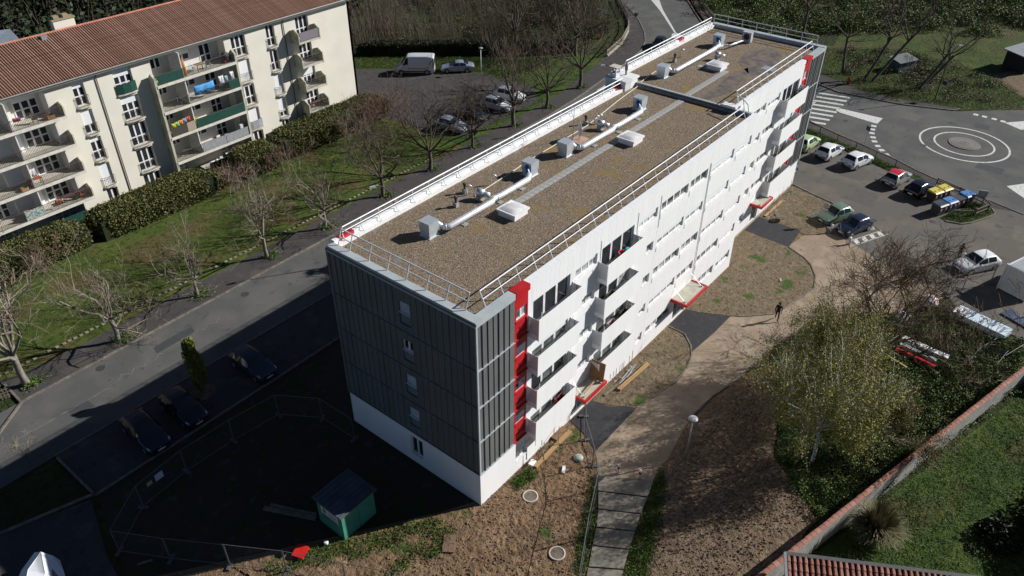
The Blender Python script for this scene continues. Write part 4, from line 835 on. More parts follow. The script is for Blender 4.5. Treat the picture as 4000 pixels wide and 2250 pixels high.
table(-1.2, 51.9, z2, 'table under the orange cover on the left balconies', (.5, .12, .03), .6, .3); table(-2.5, 51.8, z1, 'table with pink top on the lowest left balcony', (.62, .3, .28)); table(17.2, 52.0, z4, 'wooden table on the top middle balcony', (.4, .28, .14)); table(15.4, 51.9, z2, 'table with bright boxes beside the divider', (.55, .5, .1), .35); table(1.1, 51.9, z1, 'dark table at the right end of the lowest left balcony', (.12, .05, .04)); table(13.6, 52, z1, 'round backed dark table in the second lowest middle balcony', (.08, .06, .06))
table(30.4, 51.6, z1, 'dark table on the lowest single balcony', (.1, .04, .05))
def chair(x, y, z, label, c, a=0):
    t = thing('balcony_chair', label, 'chair', (x, y, z), a, 'chairs on the cream balconies'); MB().box(-.22, .22, -.22, .22, .4, .44).build('seat', cmat(c), t); MB().box(-.22, .22, .19, .22, .44, .9).build('backrest', cmat(c), t)
    for i in (-1, 1):
        for j in (-1, 1): MB().box(i*.19-.02, i*.19+.02, j*.19-.02, j*.19+.02, 0, .4).build('leg', cmat(c), t)
chair(16.3, 51.9, z4, 'white chair left of the wooden table on the top middle balcony', (.65, .65, .65)); chair(18.1, 51.9, z4, 'white chair right of the wooden table on the top middle balcony', (.6, .62, .66), 2.5); chair(.6, 51.8, z4, 'dark chair at the end of the top left balcony', (.12, .07, .05), 1); chair(17.5, 51.9, z1, 'white chair behind the grey screen, left one', (.7, .7, .68)); chair(18.3, 51.9, z1, 'white chair behind the grey screen, right one', (.68, .7, .7), 3); chair(2.2, 51.8, z1, 'rust coloured chair at the end of lowest left balcony', (.35, .1, .05), 1.6); chair(14.2, 51.9, z3, 'dark reclining chair on the left part of the blue sheet balcony', (.1, .1, .14), .7)
def crate(x, y, z, label, c, s=.25): 
    mb = MB(); mb.box(-s, s, -s*.7, s*.7, 0, .03); mb.box(-s, -s+.03, -s*.7, s*.7, .03, s*1.1); mb.box(s-.03, s, -s*.7, s*.7, .03, s*1.1); mb.box(-s+.03, s-.03, -s*.7, -s*.7+.03, .03, s*1.1); mb.box(-s+.03, s-.03, s*.7-.03, s*.7, .03, s*1.1)
    tag(mb.build('crate', cmat(c), None, False, (x, y, z)), label, 'box', 'boxes on the cream balconies')
crate(15.3, 51.9, z2+.7, 'yellow box on the table beside the divider', (.6, .55, .05)); crate(15.9, 52, z2, 'turquoise box right of the table beside the divider', (.08, .5, .55), .35); crate(16.4, 51.9, z2, 'tan box right of the turquoise box', (.5, .36, .18), .3); crate(18.1, 51.8, z2, 'red and white tub on the green screened balcony', (.55, .05, .05), .3); crate(20.0, 51.7, z2, 'pale blue tub at right end of the green screened balcony', (.3, .55, .65), .3); crate(-2.3, 51.7, z2, 'tan box left of the orange covered table', (.5, .32, .15), .3); crate(1.9, 51.8, z4, 'brown wooden box at the end of the top left balcony', (.3, .15, .07), .35); crate(20.2, 51.9, z4, 'red box beside the folded chair on the top balcony', (.5, .04, .05), .3); crate(-4.6, 51.8, z4, 'dark box at far left of the top balcony', (.06, .055, .05), .45)
t = tag(MB().lathe((0, 0, 0), [(.14, 0), (.16, 1.2), (.06, 1.7), (.02, 1.9)], 10).build('closed_parasol', cmat((.55, .25, .06)), None, True, (15.35, 51.75, z4)), 'closed orange parasol at the divider on the top balcony', 'parasol')
t = tag(MB().lathe((0, 0, 0), [(.05, 0), (.5, .1), (.42, .7), (.3, .95), (.05, 1.05)], 12).build('covered_heap', cmat((.07, .07, .085)), None, True, (20.3, 52.1, z4)), 'dark covered heap at the right end of the top balcony', 'cover')
t = tag(MB().box(-.25, .25, -.25, .25, 0, 1.35).box(-.2, .2, -.26, -.25, .75, 1.25).build('fridge', cmat((.62, .63, .65)), None, False, (20.3, 51.9, z1)), 'white cabinet at the right end of the grey screened balcony', 'cabinet')
# low grey house behind at the far left
t = thing('grey_roof_house', 'house with blue grey roof edge behind the tiled roof at far left', 'house', (6, 76, 0)); MB().box(-9, 3, -4, 6, 0, 8.6).build('wall', M('brick_wall', (.2, .13, .1), .9), t)
MB().hull8([(-9.5, -4.6, 8.6), (3.8, -4.6, 8.6), (3.8, 1, 11.2), (-9.5, 1, 12.6), (-9.5, -4.6, 8.9), (3.8, -4.6, 8.9), (3.8, 1, 11.5), (-9.5, 1, 12.9)]).build('roof', M('slate_roof', (.16, .19, .23), .6), t)
MB().box(-1, .2, -1.5, -.6, 10, 12.0).build('chimney', CONC, t); MB().cyl((-2.6, -1, 11), (-2.6, -1, 14.5), .03, 6).build('aerial', GALV, t)

# ================================================================== vegetation
def branchy(seed, h, trunk_h, trunk_r, spread, levels=4, n0=7, up=.75, lean=(0, 0), min_r=.0095, wob=.18, kids=(3, 5)):
    """returns (trunk MB, twig MB) of a bare tree growing from the origin"""
    r = random.Random(seed); T, W = MB(), MB()
    def seg(p, d, ln, r0, lev):
        n = 4 if lev < 2 else 3; pts = [p]; rs = [r0]; q = p.copy(); dd = d.copy(); r1 = max(min_r, r0*.5)
        for i in range(n):
            dd = (dd+Vector((r.gauss(0, wob), r.gauss(0, wob), r.gauss(0, wob)+.10*up))).normalized(); q = q+dd*ln/n; pts.append(q.copy()); rs.append(r0+(r1-r0)*(i+1)/n)
        (T if lev < 2 else W).tube(pts, rs, 5 if lev < 2 else 3, cap=False)
        if lev >= levels: return
        for j in range(r.randint(*kids)+(1 if lev == levels-1 else 0)):
            t = r.uniform(.3, 1); k = min(int(t*n), n-1); b = pts[k].lerp(pts[k+1], t*n-k)
            a = Vector((r.gauss(0, 1), r.gauss(0, 1), r.gauss(.15, .6))).normalized(); nd = (dd*.75+a*spread).normalized()
            seg(b, nd, ln*r.uniform(.45, .75), max(min_r, r0*r.uniform(.32, .5)), lev+1)
    top = Vector((lean[0], lean[1], trunk_h)); mid = top*.5+Vector((r.gauss(0, .08), r.gauss(0, .08), 0))
    T.tube([(0, 0, -.05), (0, 0, .15), mid, top], [trunk_r*1.35, trunk_r*1.08, trunk_r*.92, trunk_r*.85], 8, cap=False)
    for j in range(n0):
        az = 2*math.pi*j/n0+r.uniform(-.4, .4); el = r.uniform(.35, 1.25) if j else 1.45
        d = Vector((math.cos(az)*math.cos(el), math.sin(az)*math.cos(el), math.sin(el)))
        seg(top-Vector((lean[0], lean[1], trunk_h))*r.uniform(0, .18), d, (h-trunk_h)*r.uniform(.55, .8), trunk_r*r.uniform(.35, .6), 1)
    return T, W
def tree(name, label, base, mb, mats, cat='tree', grp=None, rz=0, sc_=1):
    t = thing(name, label, cat, (base[0], base[1], 0), rz, grp); t.scale = (sc_,)*3
    a = put('trunk', mb[0], t); b = put('crown', mb[1], t); return t
variants = []
for i, (h, th, tr, spd) in enumerate([(8.5, 2.3, .20, .85), (8, 2.0, .17, .95), (9.5, 2.5, .20, .8)]):
    a, b = branchy(40+i, h, th, tr, spd, 4, 8, kids=(3, 5)); variants.append((a.mesh('trunk', BARK, True), b.mesh('twigs', TWIG)))
dv = []
for i, (h, th, tr, spd) in enumerate([(9.5, 2.6, .23, .8), (9.0, 2.3, .2, .95)]):
    a, b = branchy(60+i, h, th, tr, spd, 4, 8, kids=(3, 5)); dv.append((a.mesh('trunk', BARKD, True), b.mesh('twigs', TWIGD)))
lab = ['leftmost thick trunked bare tree on the pavement', 'second bare street tree from the left, pale trunk', 'third bare street tree from the left, small crown', 'fourth bare street tree from the left beside the lawn', 'fifth bare street tree from the left beside the lawn', 'sixth bare street tree from the left, by the street lamp', 'seventh bare street tree from the left, near the hedge end', 'eighth bare street tree, in front of the grey parked car', 'ninth bare street tree, in front of the white parked cars', 'tenth bare street tree, past the white parked cars', 'eleventh bare street tree, last before the curved fence']
tp = [(-12.6, 32.7), (-5.8, 32.3), (1.5, 32.7), (8.8, 33), (15.5, 32.9), (23.2, 33.1), (30.4, 33.3), (37.5, 33.5), (45, 33.5), (52, 33.8), (60, 34.3)]
hs = [11.2, 8.2, 6.7, 8.5, 7.3, 9.4, 9.0, 7.8, 10.2, 9.5, 10.5]
PIT = leafmat('weed_leaf', (.10, .16, .02), (.05, .10, .015))
for i, (p, h) in enumerate(zip(tp, hs)):
    v = dv[i % 2] if i >= 5 else variants[(i*2+1) % 3]; base_h = (9.5, 9.0)[i % 2] if i >= 5 else (8.5, 8, 9.5)[(i*2+1) % 3]
    t = tree('street_tree', lab[i], p, v, None, 'tree', 'bare trees along the street', rnd.uniform(0, 6), h/base_h*(1.0 if i else 1.05))
    q = ng.normal(size=(260, 3))*np.array((.42, .34, .1))+np.array((.35, -.1, .14)); V, F = leaves(q, .10, .3)
    o = put('weed_patch', npmesh('weed_patch', V, F, PIT), None, (p[0], p[1], .05)); stuff(o, f'green weeds round the foot of the {lab[i].split(" bare")[0].split(" thick")[0]} street tree', 'weeds')
# thin bare shrubs and the multi-stemmed bushes on the lawn
for i, (x, y, h, m) in enumerate([(31.5, 44.5, 5, TWIGR), (34.2, 45, 5.5, TWIGR), (28, 43.5, 4, TWIG), (20, 45.2, 3.2, TWIGR), (36.5, 46, 4.5, TWIGR), (14.5, 45.2, 3, TWIGR), (-4.6, 46, 3, TWIGR)]):
    a, b = branchy(80+i, h, .25, .05, .8, 4, 9, wob=.2, kids=(3, 4))
    tree('bare_shrub', ['multi stemmed bare shrub near the right hedge, left one', 'tallest reddish bare shrub by the right hedge', 'thin pale bare shrub standing on the lawn', 'reddish bare shrub beside the short hedge gap', 'reddish bare shrub at the end of the right hedge', 'low bare shrub beside the small leafy bush', 'brown bare shrub before the leftmost hedge'][i], (x, y), (a.mesh('stems', m), b.mesh('twigs', m)), None, 'shrub', 'bare shrubs on the lawn')
# clipped hedges
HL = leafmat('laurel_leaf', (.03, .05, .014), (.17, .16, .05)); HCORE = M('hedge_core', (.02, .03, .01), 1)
def hedge(x0, x1, y0, y1, h, label, n, mat=HL, size=.12, grp='clipped hedges by the cream block', ang=0, loc=None):
    ox, oy = (x0+x1)/2, (y0+y1)/2; hx, hy = (x1-x0)/2, (y1-y0)/2
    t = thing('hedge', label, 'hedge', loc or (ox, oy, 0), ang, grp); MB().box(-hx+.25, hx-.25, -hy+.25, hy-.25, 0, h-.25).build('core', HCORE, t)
    P = ng.uniform(-1, 1, (n, 3)); f = ng.integers(0, 9, n); 
    A = np.array((hx, hy, h/2)); 
    top = f < 4; P[top, 2] = 1; fr = (f >= 4) & (f < 7); P[fr, 1] = -1; bk = f == 7; P[bk, 1] = 1; e = f == 8; P[e, 0] = np.sign(P[e, 0])
    k = np.abs(P).max(1); nrm = (np.abs(P)**5).sum(1)**.2; P = P/nrm[:, None]*k[:, None]
    P = P*A+np.array((0, 0, h/2)); P *= (1+.10*(vnoise(P[:, 0]*1., P[:, 1]+P[:, 2], 1.9, int(x0*10) & 255)-.5))[:, None]; P += ng.normal(size=P.shape)*.10; P[:, 2] = np.maximum(P[:, 2], .05)
    V, F = leaves(P, size, .2); put('foliage', npmesh('foliage', V, F, mat), t); return t
hedge(-13, .15, 46.9, 50.2, 2.1, 'leftmost clipped laurel hedge in front of the cream block', 30000); hedge(.85, 13.1, 46.5, 50.2, 2.2, 'long laurel hedge between the left gap and the middle balconies', 30000); hedge(13.4, 15.3, 47.2, 49.0, 1.5, 'small leafy bush right of the long laurel hedge', 4000)
hedge(16.4, 21.3, 46.5, 50.0, 2.4, 'short laurel hedge block left of the dark gap', 14000); hedge(22.1, 38.2, 47.0, 51.0, 2.3, 'long laurel hedge running to the right end of the cream block', 40000)
DKL = leafmat('dark_hedge_leaf', (.022, .028, .012), (.05, .05, .022))
hedge(0, 19, 0, 1.8, 1.7, 'dark clipped hedge behind the white van and silver car', 22000, DKL, .12, None, math.atan2(-15.2, 13.2), (56.6, 59.4, 0))
hedge(0, 12, 0, 1.8, 1.5, 'dark clipped hedge running right from behind the lamp post', 12000, DKL, .12, None, math.atan2(-8, 9), (67, 47.5, 0))
# far masses of stems and scrub: nobody could count them
def stems(name, label, poly, n, hlo, hhi, mat, lean=.25, rad=.035, z=0.):
    p = scatter(poly, n); p = p[vnoise(p[:, 0], p[:, 1], .35, 21)+ng.uniform(-.25, .25, n) > .42]; n = len(p); hgt = hlo+(hhi-hlo)*np.clip(vnoise(p[:, 0], p[:, 1], .22, 8)*.9+ng.uniform(-.35, .35, n), 0, 1); d = ng.normal(size=(n, 2))*lean; a = np.zeros((n, 3)); a[:, :2] = p; a[:, 2] = z
    m = a+np.stack([d[:, 0]*hgt*.35, d[:, 1]*hgt*.35, hgt*.5], 1); t = a+np.stack([d[:, 0]*hgt, d[:, 1]*hgt, hgt], 1)+ng.normal(size=(n, 3))*.1; V = []
    for q, rr in ((a, rad), (m, rad*.7), (t, rad*.2)):
        for k in range(3): V.append(q+np.array((math.cos(k*2.09), math.sin(k*2.09), 0))*rr)
    V = np.stack(V, 1).reshape(-1, 3); b = np.arange(n)[:, None]*9; F = []
    for l in range(2):
        for k in range(3): F.append(b+np.array([[l*3+k, l*3+(k+1) % 3, l*3+3+(k+1) % 3, l*3+3+k]]))
    return put(name, npmesh(name, V, np.concatenate(F), mat))
thicket = [(44, 73), (50, 68.2), (57.6, 59.2), (64, 52.0), (72, 43.5), (77, 41.5), (83, 44.5), (88, 48), (95, 56), (112, 80), (80, 110), (40, 110)]
THK = M('thicket_stem', (.19, .155, .11), .9, c2=(.10, .08, .058), scale=.35)
stuff(stems('thicket', '', thicket, 11000, 1.6, 6.8, THK, .2), 'brown thicket of bare stems behind the van and dark hedge', 'thicket')
stuff(stems('undergrowth', '', thicket, 14000, .5, 2.2, TWIGD, .5, .02), 'dark tangled undergrowth below the brown thicket', 'undergrowth')
def bushmass(name, label, poly, nb, per, hlo, hhi, size, mat, cat, wd=1.6, flat=.5):
    c = scatter(poly, nb); P = []
    for x, y in c:
        r = ng.uniform(.6, 1.3)*wd; h = ng.uniform(hlo, hhi); q = ng.normal(size=(per, 3)); q /= np.linalg.norm(q, axis=1)[:, None]; q *= ng.uniform(.55, 1.05, (per, 1)); q[:, 2] = np.abs(q[:, 2])
        P.append(q*np.array((r, r, h))+np.array((x, y, 0)))
    V, F = leaves(np.concatenate(P), size, flat); return stuff(put(name, npmesh(name, V, F, mat), None), label, cat)
GBL = leafmat('scrub_leaf', (.05, .085, .018), (.135, .175, .04)); BRL = leafmat('bramble_leaf', (.07, .065, .028), (.13, .115, .05)); DGL = leafmat('dark_evergreen_leaf', (.012, .02, .008), (.03, .042, .016))
bushmass('bramble', 'brown green bramble among the bare thicket stems', thicket, 170, 260, .5, 1.8, .14, BRL, 'bramble')
dark_wood = [(-30, 78), (20, 72), (42, 74), (60, 78), (90, 100), (60, 140), (-30, 140)]
bushmass('dark_wood', 'dark evergreen wood in the shade behind the cream roof', dark_wood, 260, 200, 3.5, 10, .5, DGL, 'wood', 2.6)
stuff(stems('wood_stems', '', dark_wood, 1800, 4, 10, TWIGD, .12, .06), 'thin dark trunks of the wood behind the cream roof', 'wood stems')
green_mass = [(108, 44), (102, 37.5), (97, 30), (96, 22), (104, 16), (112, 8), (118, -2), (126, -8), (170, -8), (170, 60), (125, 62)]
bushmass('green_scrub', 'bright green scrub covering the slope at the top right', green_mass, 520, 560, .8, 3.2, .15, GBL, 'scrub', 2.1)
bushmass('brown_scrub', 'brown scrub patches among the green slope', green_mass, 160, 320, .8, 2.6, .18, BRL, 'scrub', 2.0)
GRL = leafmat('grass_tuft_leaf', (.055, .095, .018), (.11, .15, .032))
def tufts(name, label, poly, n, size, mat=GRL, cat='grass', hmax=.25, z=0., thr=0.):
    p = scatter(poly, n)
    if thr: p = p[vnoise(p[:, 0], p[:, 1], .9 if n > 20000 else 1.5, 5)+ng.normal(size=len(p))*.05 > thr]
    p = p+ng.normal(size=p.shape)*.12; P = np.column_stack([p, z+ng.uniform(.02, hmax, len(p))*(.4+vnoise(p[:, 0], p[:, 1], 1.7, 3))+(.9*(vnoise(p[:, 0], p[:, 1], 1.3, 17)*vnoise(p[:, 0], p[:, 1], 2.9, 18)) if hmax == .35 else 0)]); V, F = leaves(P, size*.5, .6, 5.5); return stuff(put(name, npmesh(name, V, F, mat)), label, cat)
verge_poly = [(85.3, 12), (83.7, 7.2), (82.8, 4.9), (82.7, 1), (84.1, -3.9), (85, -7), (86, -9), (89.5, -13), (94, -12.5), (99, -8.6), (101, -5), (103, 6), (97, 14), (92, 24), (88, 18)]
tufts('verge_grass', 'long green grass on the bank beyond the roundabout', verge_poly, 60000, .06, hmax=.22)
tufts('strip_grass', 'dark green grass along the timber rail fence', [(61.7, -5.5), (62.5, -3.3), (63.8, .5), (63.5, 3.1), (64.1, 5.9), (64.5, 12), (66.7, 5.5), (66.4, 4), (65, -.5), (63.3, -5.3), (62.3, -8.7)], 14000, .06, hmax=.2)
tufts('island_grass', 'green grass on the kerbed island by the wheelie bins', [(54.8, -12.5), (57.6, -13.2), (60.2, -13.7), (60.2, -14.9), (59.8, -15.6), (58.9, -16.0), (55.5, -14.6), (54.8, -14)], 9000, .055, hmax=.18)
tufts('lot_grass', 'green verge grass behind the white van', [(46, 63.2), (49.6, 58.6), (52.4, 53), (56.8, 47.6), (56.2, 45), (62, 42.7), (66, 44), (60.7, 51.8), (56.4, 57), (49, 66)], 30000, .07, hmax=.22)
tufts('lawn_grass', 'short patchy grass of the lawn before the hedges', [(-16, 34.5), (37, 34.7), (37, 46.6), (-16, 46.6)], 70000, .035, leafmat('lawn_blade', (.05, .078, .014), (.095, .12, .026)), hmax=.05, thr=.45)
tufts('garden_grass', 'lush shaded grass and nettles in the walled garden', [(6, -19.5), (10, -17.9), (31.1, -24.0), (46, -28), (40, -40), (10, -36)], 80000, .06, leafmat('nettle_leaf', (.026, .05, .01), (.07, .105, .018)), hmax=.35)
ivy_poly = [(29.3, -8.9), (25.3, -7.9), (24.1, -8.1), (23.4, -9.2), (22.5, -10.1), (19, -11.4), (15.6, -12.6), (14.9, -14), (13.5, -14.8), (12.4, -15.1), (12.4, -16.2), (11.2, -17.0), (16.9, -19.0), (24.2, -21.1), (33.6, -23.6), (38.6, -22.9), (38.3, -20.4), (37.8, -18.4), (38, -16.2), (34.3, -12.3)]
p = scatter(ivy_poly, 110000); p = p+ng.normal(size=p.shape)*.16+np.column_stack([vnoise(p[:, 0], p[:, 1], 2.1, 41)-.5, vnoise(p[:, 0], p[:, 1], 2.1, 42)-.5])*1.1; zz = .05+.55*vnoise(p[:, 0], p[:, 1], 1.1, 9)*vnoise(p[:, 0], p[:, 1], 2.6, 4)*2; V, F = leaves(np.column_stack([p, zz+ng.uniform(-.08, .08, len(p))]), .085, .65)
stuff(put('ivy', npmesh('ivy', V, F, leafmat('ivy_leaf', (.045, .08, .02), (.11, .16, .036)))), 'dense dark green ivy and weeds under the birch along the wall', 'ground cover')
for nm, pl, n, lb in (('path_weeds', [(8.6, -7.4), (9.8, -7.1), (8, -8.3), (5.4, -9.4), (1, -11), (-1, -11), (2, -9.3), (5.6, -8.2)], 2600, 'green ivy trailing along the right side of the slab steps'), ('step_weeds', [(6.4, -4.2), (5.3, -5), (3, -6.4), (.4, -7.6), (-.4, -7.2), (2, -6), (4.8, -4.7)], 1100, 'green weeds along the left side of the slab steps'), ('soil_weeds', [(-11, 7.4), (-6, 3.9), (-2.5, 1.6), (-2.2, .2), (-4.4, -1.4), (-7, -.4), (-9, 2.0), (-11.5, 5)], 5200, 'green weeds on the bare soil near the red board'), ('corner_weeds', [(2.6, -.3), (4.2, -.5), (4, -1.3), (2.4, -1)], 500, 'weed clump at the foot of the white corner wall')):
    tufts(nm, lb, pl, n*3, .075, leafmat(nm+'_leaf', (.04, .08, .014), (.10, .15, .025)), 'weeds', .2, 0, .5 if nm == 'soil_weeds' else 0)
# stones and clods on the soil
p = np.vstack([scatter([(-9, 2.6), (-2, .5), (8.8, -.4), (7.8, -3.2), (-.6, -8), (-9, -9)], 2400), scatter([(9, -7.8), (21, -8), (15, -12), (12, -16), (2, -13.6), (3, -10.5)], 2200)])
n = len(p); s = ng.uniform(.02, .075, n); V = []
for a_, b_, c_ in ((1, 0, 0), (-1, 0, 0), (0, 1, 0), (0, -1, 0), (0, 0, 1), (0, 0, -1)): V.append(np.column_stack([p, np.full(n, .05)])+np.array((a_, b_, c_))*s[:, None]*ng.uniform(.7, 1.3, (n, 1)))
V = np.stack(V, 1).reshape(-1, 3); b = np.arange(n)[:, None]*6; F = np.concatenate([b+np.array([f]) for f in ((0, 2, 4), (2, 1, 4), (1, 3, 4), (3, 0, 4), (2, 0, 5), (1, 2, 5), (3, 1, 5), (0, 3, 5))])
stuff(put('clods', npmesh('clods', V, F, M('clod', (.22, .155, .1), .95, c2=(.11, .075, .05), scale=3))), 'loose clods and stones over the bare soil', 'clods')
# the birch, the twiggy tree behind it
def birch(seed, base, h, th, label, nl, lean, c, sc3=(1, 1, 1)):
    a, b = branchy(seed, h, th, .11, .55, 3, 10, up=.8, lean=lean, kids=(5, 7), min_r=.011)
    bt = tree('birch_tree', label, base, (a.mesh('trunk', BIRCHM, True), b.mesh('limbs', BIRCHM)), None, 'tree', 'birches by the garden wall'); bt.scale = sc3
    tips = np.array(b.v); tips = tips[tips[:, 2] > th*.9]; Q = tips[ng.choice(len(tips), nl)]; P = []
    for j in range(8):
        q = Q if j < 4 else Q[::2]; P.append(q+ng.normal(size=q.shape)*np.array((.16, .16, .12))-np.array((0, 0, .2*j)))
    P = np.concatenate(P); P = P[P[:, 2] > .7]; P = P[vnoise(P[:, 0]*1.3, P[:, 1]*1.3+P[:, 2]*.9, 2.2, 31) > .36]; V, F = leaves(P, .06, .15, 1.8); put('leaves', npmesh('leaves', V, F, c), bt)
BLF = leafmat('birch_leaf', (.13, .135, .032), (.33, .29, .075))
birch(5, (16.2, -14.6), 8.9, 2.6, 'birch coming into yellow green leaf whose pale trunk foot shows by the wall', 11000, (.5, .3), BLF)
birch(15, (22.8, -12.9), 8.2, 2.2, 'second yellow green birch behind the first, reaching over the sandy path', 10500, (.2, .2), BLF)
a, b = branchy(6, 11, 3.0, .13, .6, 3, 7, up=.4, lean=(.5, -.3), kids=(4, 5), min_r=.012)
b2 = tree('birch_tree', 'smaller brownish birch right of the yellow green birch', (20.0, -17.6), (a.mesh('trunk', BIRCHM, True), b.mesh('limbs', BIRCHM)), None, sc_=.5)
tips = np.array(b.v); tips = tips[tips[:, 2] > 2.5]; Q = tips[ng.choice(len(tips), 9000)]; V, F = leaves(np.concatenate([Q+ng.normal(size=Q.shape)*.25-np.array((0, 0, .25*j)) for j in range(3)]), .09, 0, 1.8); put('leaves', npmesh('leaves', V, F, leafmat('birch_leaf_brown', (.10, .08, .025), (.17, .13, .045))), b2)
a, b = branchy(9, 9.4, 1.0, .2, .75, 5, 10, up=.6, lean=(.1, .0), kids=(4, 5), min_r=.013)
tree('twiggy_tree', 'wide bare twiggy tree behind the birch by the building materials', (29.6, -14.9), (a.mesh('trunk', BARKD, True), b.mesh('twigs', M('brown_twig', (.17, .125, .08), .9, c2=(.11, .08, .05)))), None)
# leaning bare trees on the bank to the right and the tall one behind the far roof
for i, (x, y, h, ln, lb) in enumerate([(87.7, 9.3, 11, (.3, .6), 'ivy grown bare tree nearest the far end of the roof'), (86.9, 6, 12, (3.0, -1.2), 'leaning bare tree on the bank, left of the forked pair'), (87.1, 5, 13, (4.2, -2.6), 'strongly leaning bare tree on the bank, right of the forked pair'), (87.2, 1.4, 5, (.9, -.7), 'small crooked bare tree on the bank'), (88.0, -.8, 10, (2.6, -1.6), 'slender leaning bare tree by the lamp post'), (89.6, -.9, 9, (2.2, -2.0), 'thin bare tree right of the lamp post')]):
    a, b = branchy(100+i, h, h*.45, .19 if h > 6 else .08, .65, 4, 5, up=.7, lean=ln, kids=(2, 4), min_r=.009)
    tree('bank_tree', lb, (x, y), (a.mesh('trunk', BARKD, True), b.mesh('twigs', TWIGD)), None, 'tree', 'bare trees on the bank')
a, b = branchy(120, 13, 5, .22, .6, 4, 7, kids=(3, 4), min_r=.013); tree('tall_bare_tree', 'tall straight bare tree on the green slope behind the far roof corner', (98.5, 19.5), (a.mesh('trunk', BARKD, True), b.mesh('twigs', TWIGD)), None)
for i, (x, y) in enumerate([(70, 42), (76, 46), (66, 50), (82, 52)]):
    tree('thicket_tree', ['bare tree at the edge of the thicket by the curved fence', 'bare tree inside the thicket above the curved fence', 'bare tree rising from the dark hedge', 'bare tree deep in the thicket near the road bend'][i], (x, y), dv[i % 2], None, 'tree', 'bare trees of the thicket', i*1.3, 1.05)
# young conifer and sapling in the parking strip, pampas grass
t = thing('conifer', 'small yellow tipped conifer beside the parked cars', 'conifer', (-4.95, 22.2, 0)); t.scale = (1.2, 1.2, 1.62); MB().lathe((0, 0, 0), [(.75, .0), (.7, .03), (.05, .06)], 14).build('soil_bed', SOILD, t); MB().cyl((0, 0, 0), (0, 0, .6), .05, 6).build('trunk', BARKD, t)
n = 5200; u = ng.uniform(0, 1, n)**.8; az = ng.uniform(0, 6.28, n); rr = (.26+.34*np.sin(np.pi*np.minimum(u*.9+.05, 1)))*(.7+.3*np.sin(az*3+u*7))*ng.uniform(.55, 1.05, n); V, F = leaves(np.column_stack([rr*np.cos(az), rr*np.sin(az), .2+u*2.8]), .07, 0, 2); put('foliage', npmesh('foliage', V, F, leafmat('conifer_leaf', (.09, .11, .02), (.20, .19, .035))), t)
for i, (x, y, h) in enumerate([(12.2, 24.8, 2.6), (-16.0, 24.9, 2.4)]):
    a, b = branchy(140+i, h, .9, .03, .7, 3, 6, kids=(3, 4)); tree('sapling', ('bare sapling by the parking strip close to the grey end wall', 'bare sapling at the left edge where the shadow meets the road')[i], (x, y), (a.mesh('stem', TWIGD), b.mesh('twigs', TWIG)), None, 'tree', 'bare saplings')
t = thing('pampas_grass', 'large shaggy pampas grass clump against the garden wall', 'grass clump', (13.0, -19.6, 0)); n = 2600; az = ng.uniform(0, 6.28, n); ln = ng.uniform(1.2, 2.5, n); ou = ng.uniform(.15, 1.0, n); V = []
for s_, wd_ in ((0, .03), (.35, .025), (.7, .018), (1, .004)):
    hh = ln*(1.35*s_-.75*s_**2*ou*1.3); rr = .25+ou*ln*.75*s_**1.5; c_ = np.column_stack([rr*np.cos(az), rr*np.sin(az), np.maximum(hh, .03)]); tv = np.column_stack([-np.sin(az), np.cos(az), np.zeros(n)]); V += [c_-tv*wd_, c_+tv*wd_]
V = np.stack(V, 1).reshape(-1, 3); b = np.arange(n)[:, None]*8; F = np.concatenate([b+np.array([[2*i, 2*i+1, 2*i+3, 2*i+2]]) for i in range(3)]); put('blades', npmesh('blades', V, F, leafmat('pampas_blade', (.10, .095, .045), (.26, .23, .13))), t)
bushmass('bank_bramble', 'low brown brambles scattered over the grass bank', [(86, 10), (84.5, 3), (86, -5), (90, -10), (98, -8), (102, 6), (97, 13)], 70, 200, .4, 1.3, .1, BRL, 'bramble', 1.0)
for x, y, s_, lb in ((17.5, -25.5, 1.0, 'dark shrub in the middle of the walled garden'), (20.5, -28, 1.8, 'larger dark shrub at the right edge of the walled garden'), (24, -28.5, 1.6, 'dark shrub in the garden by the wall far end')):
    t = thing('garden_shrub', lb, 'shrub', (x, y, 0), 0, 'dark garden shrubs'); q = ng.normal(size=(1600, 3)); q /= np.linalg.norm(q, axis=1)[:, None]; q *= ng.uniform(.6, 1.1, (1600, 1)); q[:, 2] = np.abs(q[:, 2]); V, F = leaves(q*np.array((1.3, 1.2, 1.1))*s_, .16); put('foliage', npmesh('foliage', V, F, DGL), t)
    MB().cyl((0, 0, 0), (0, 0, .8), .06, 6).build('stem', BARKD, t)

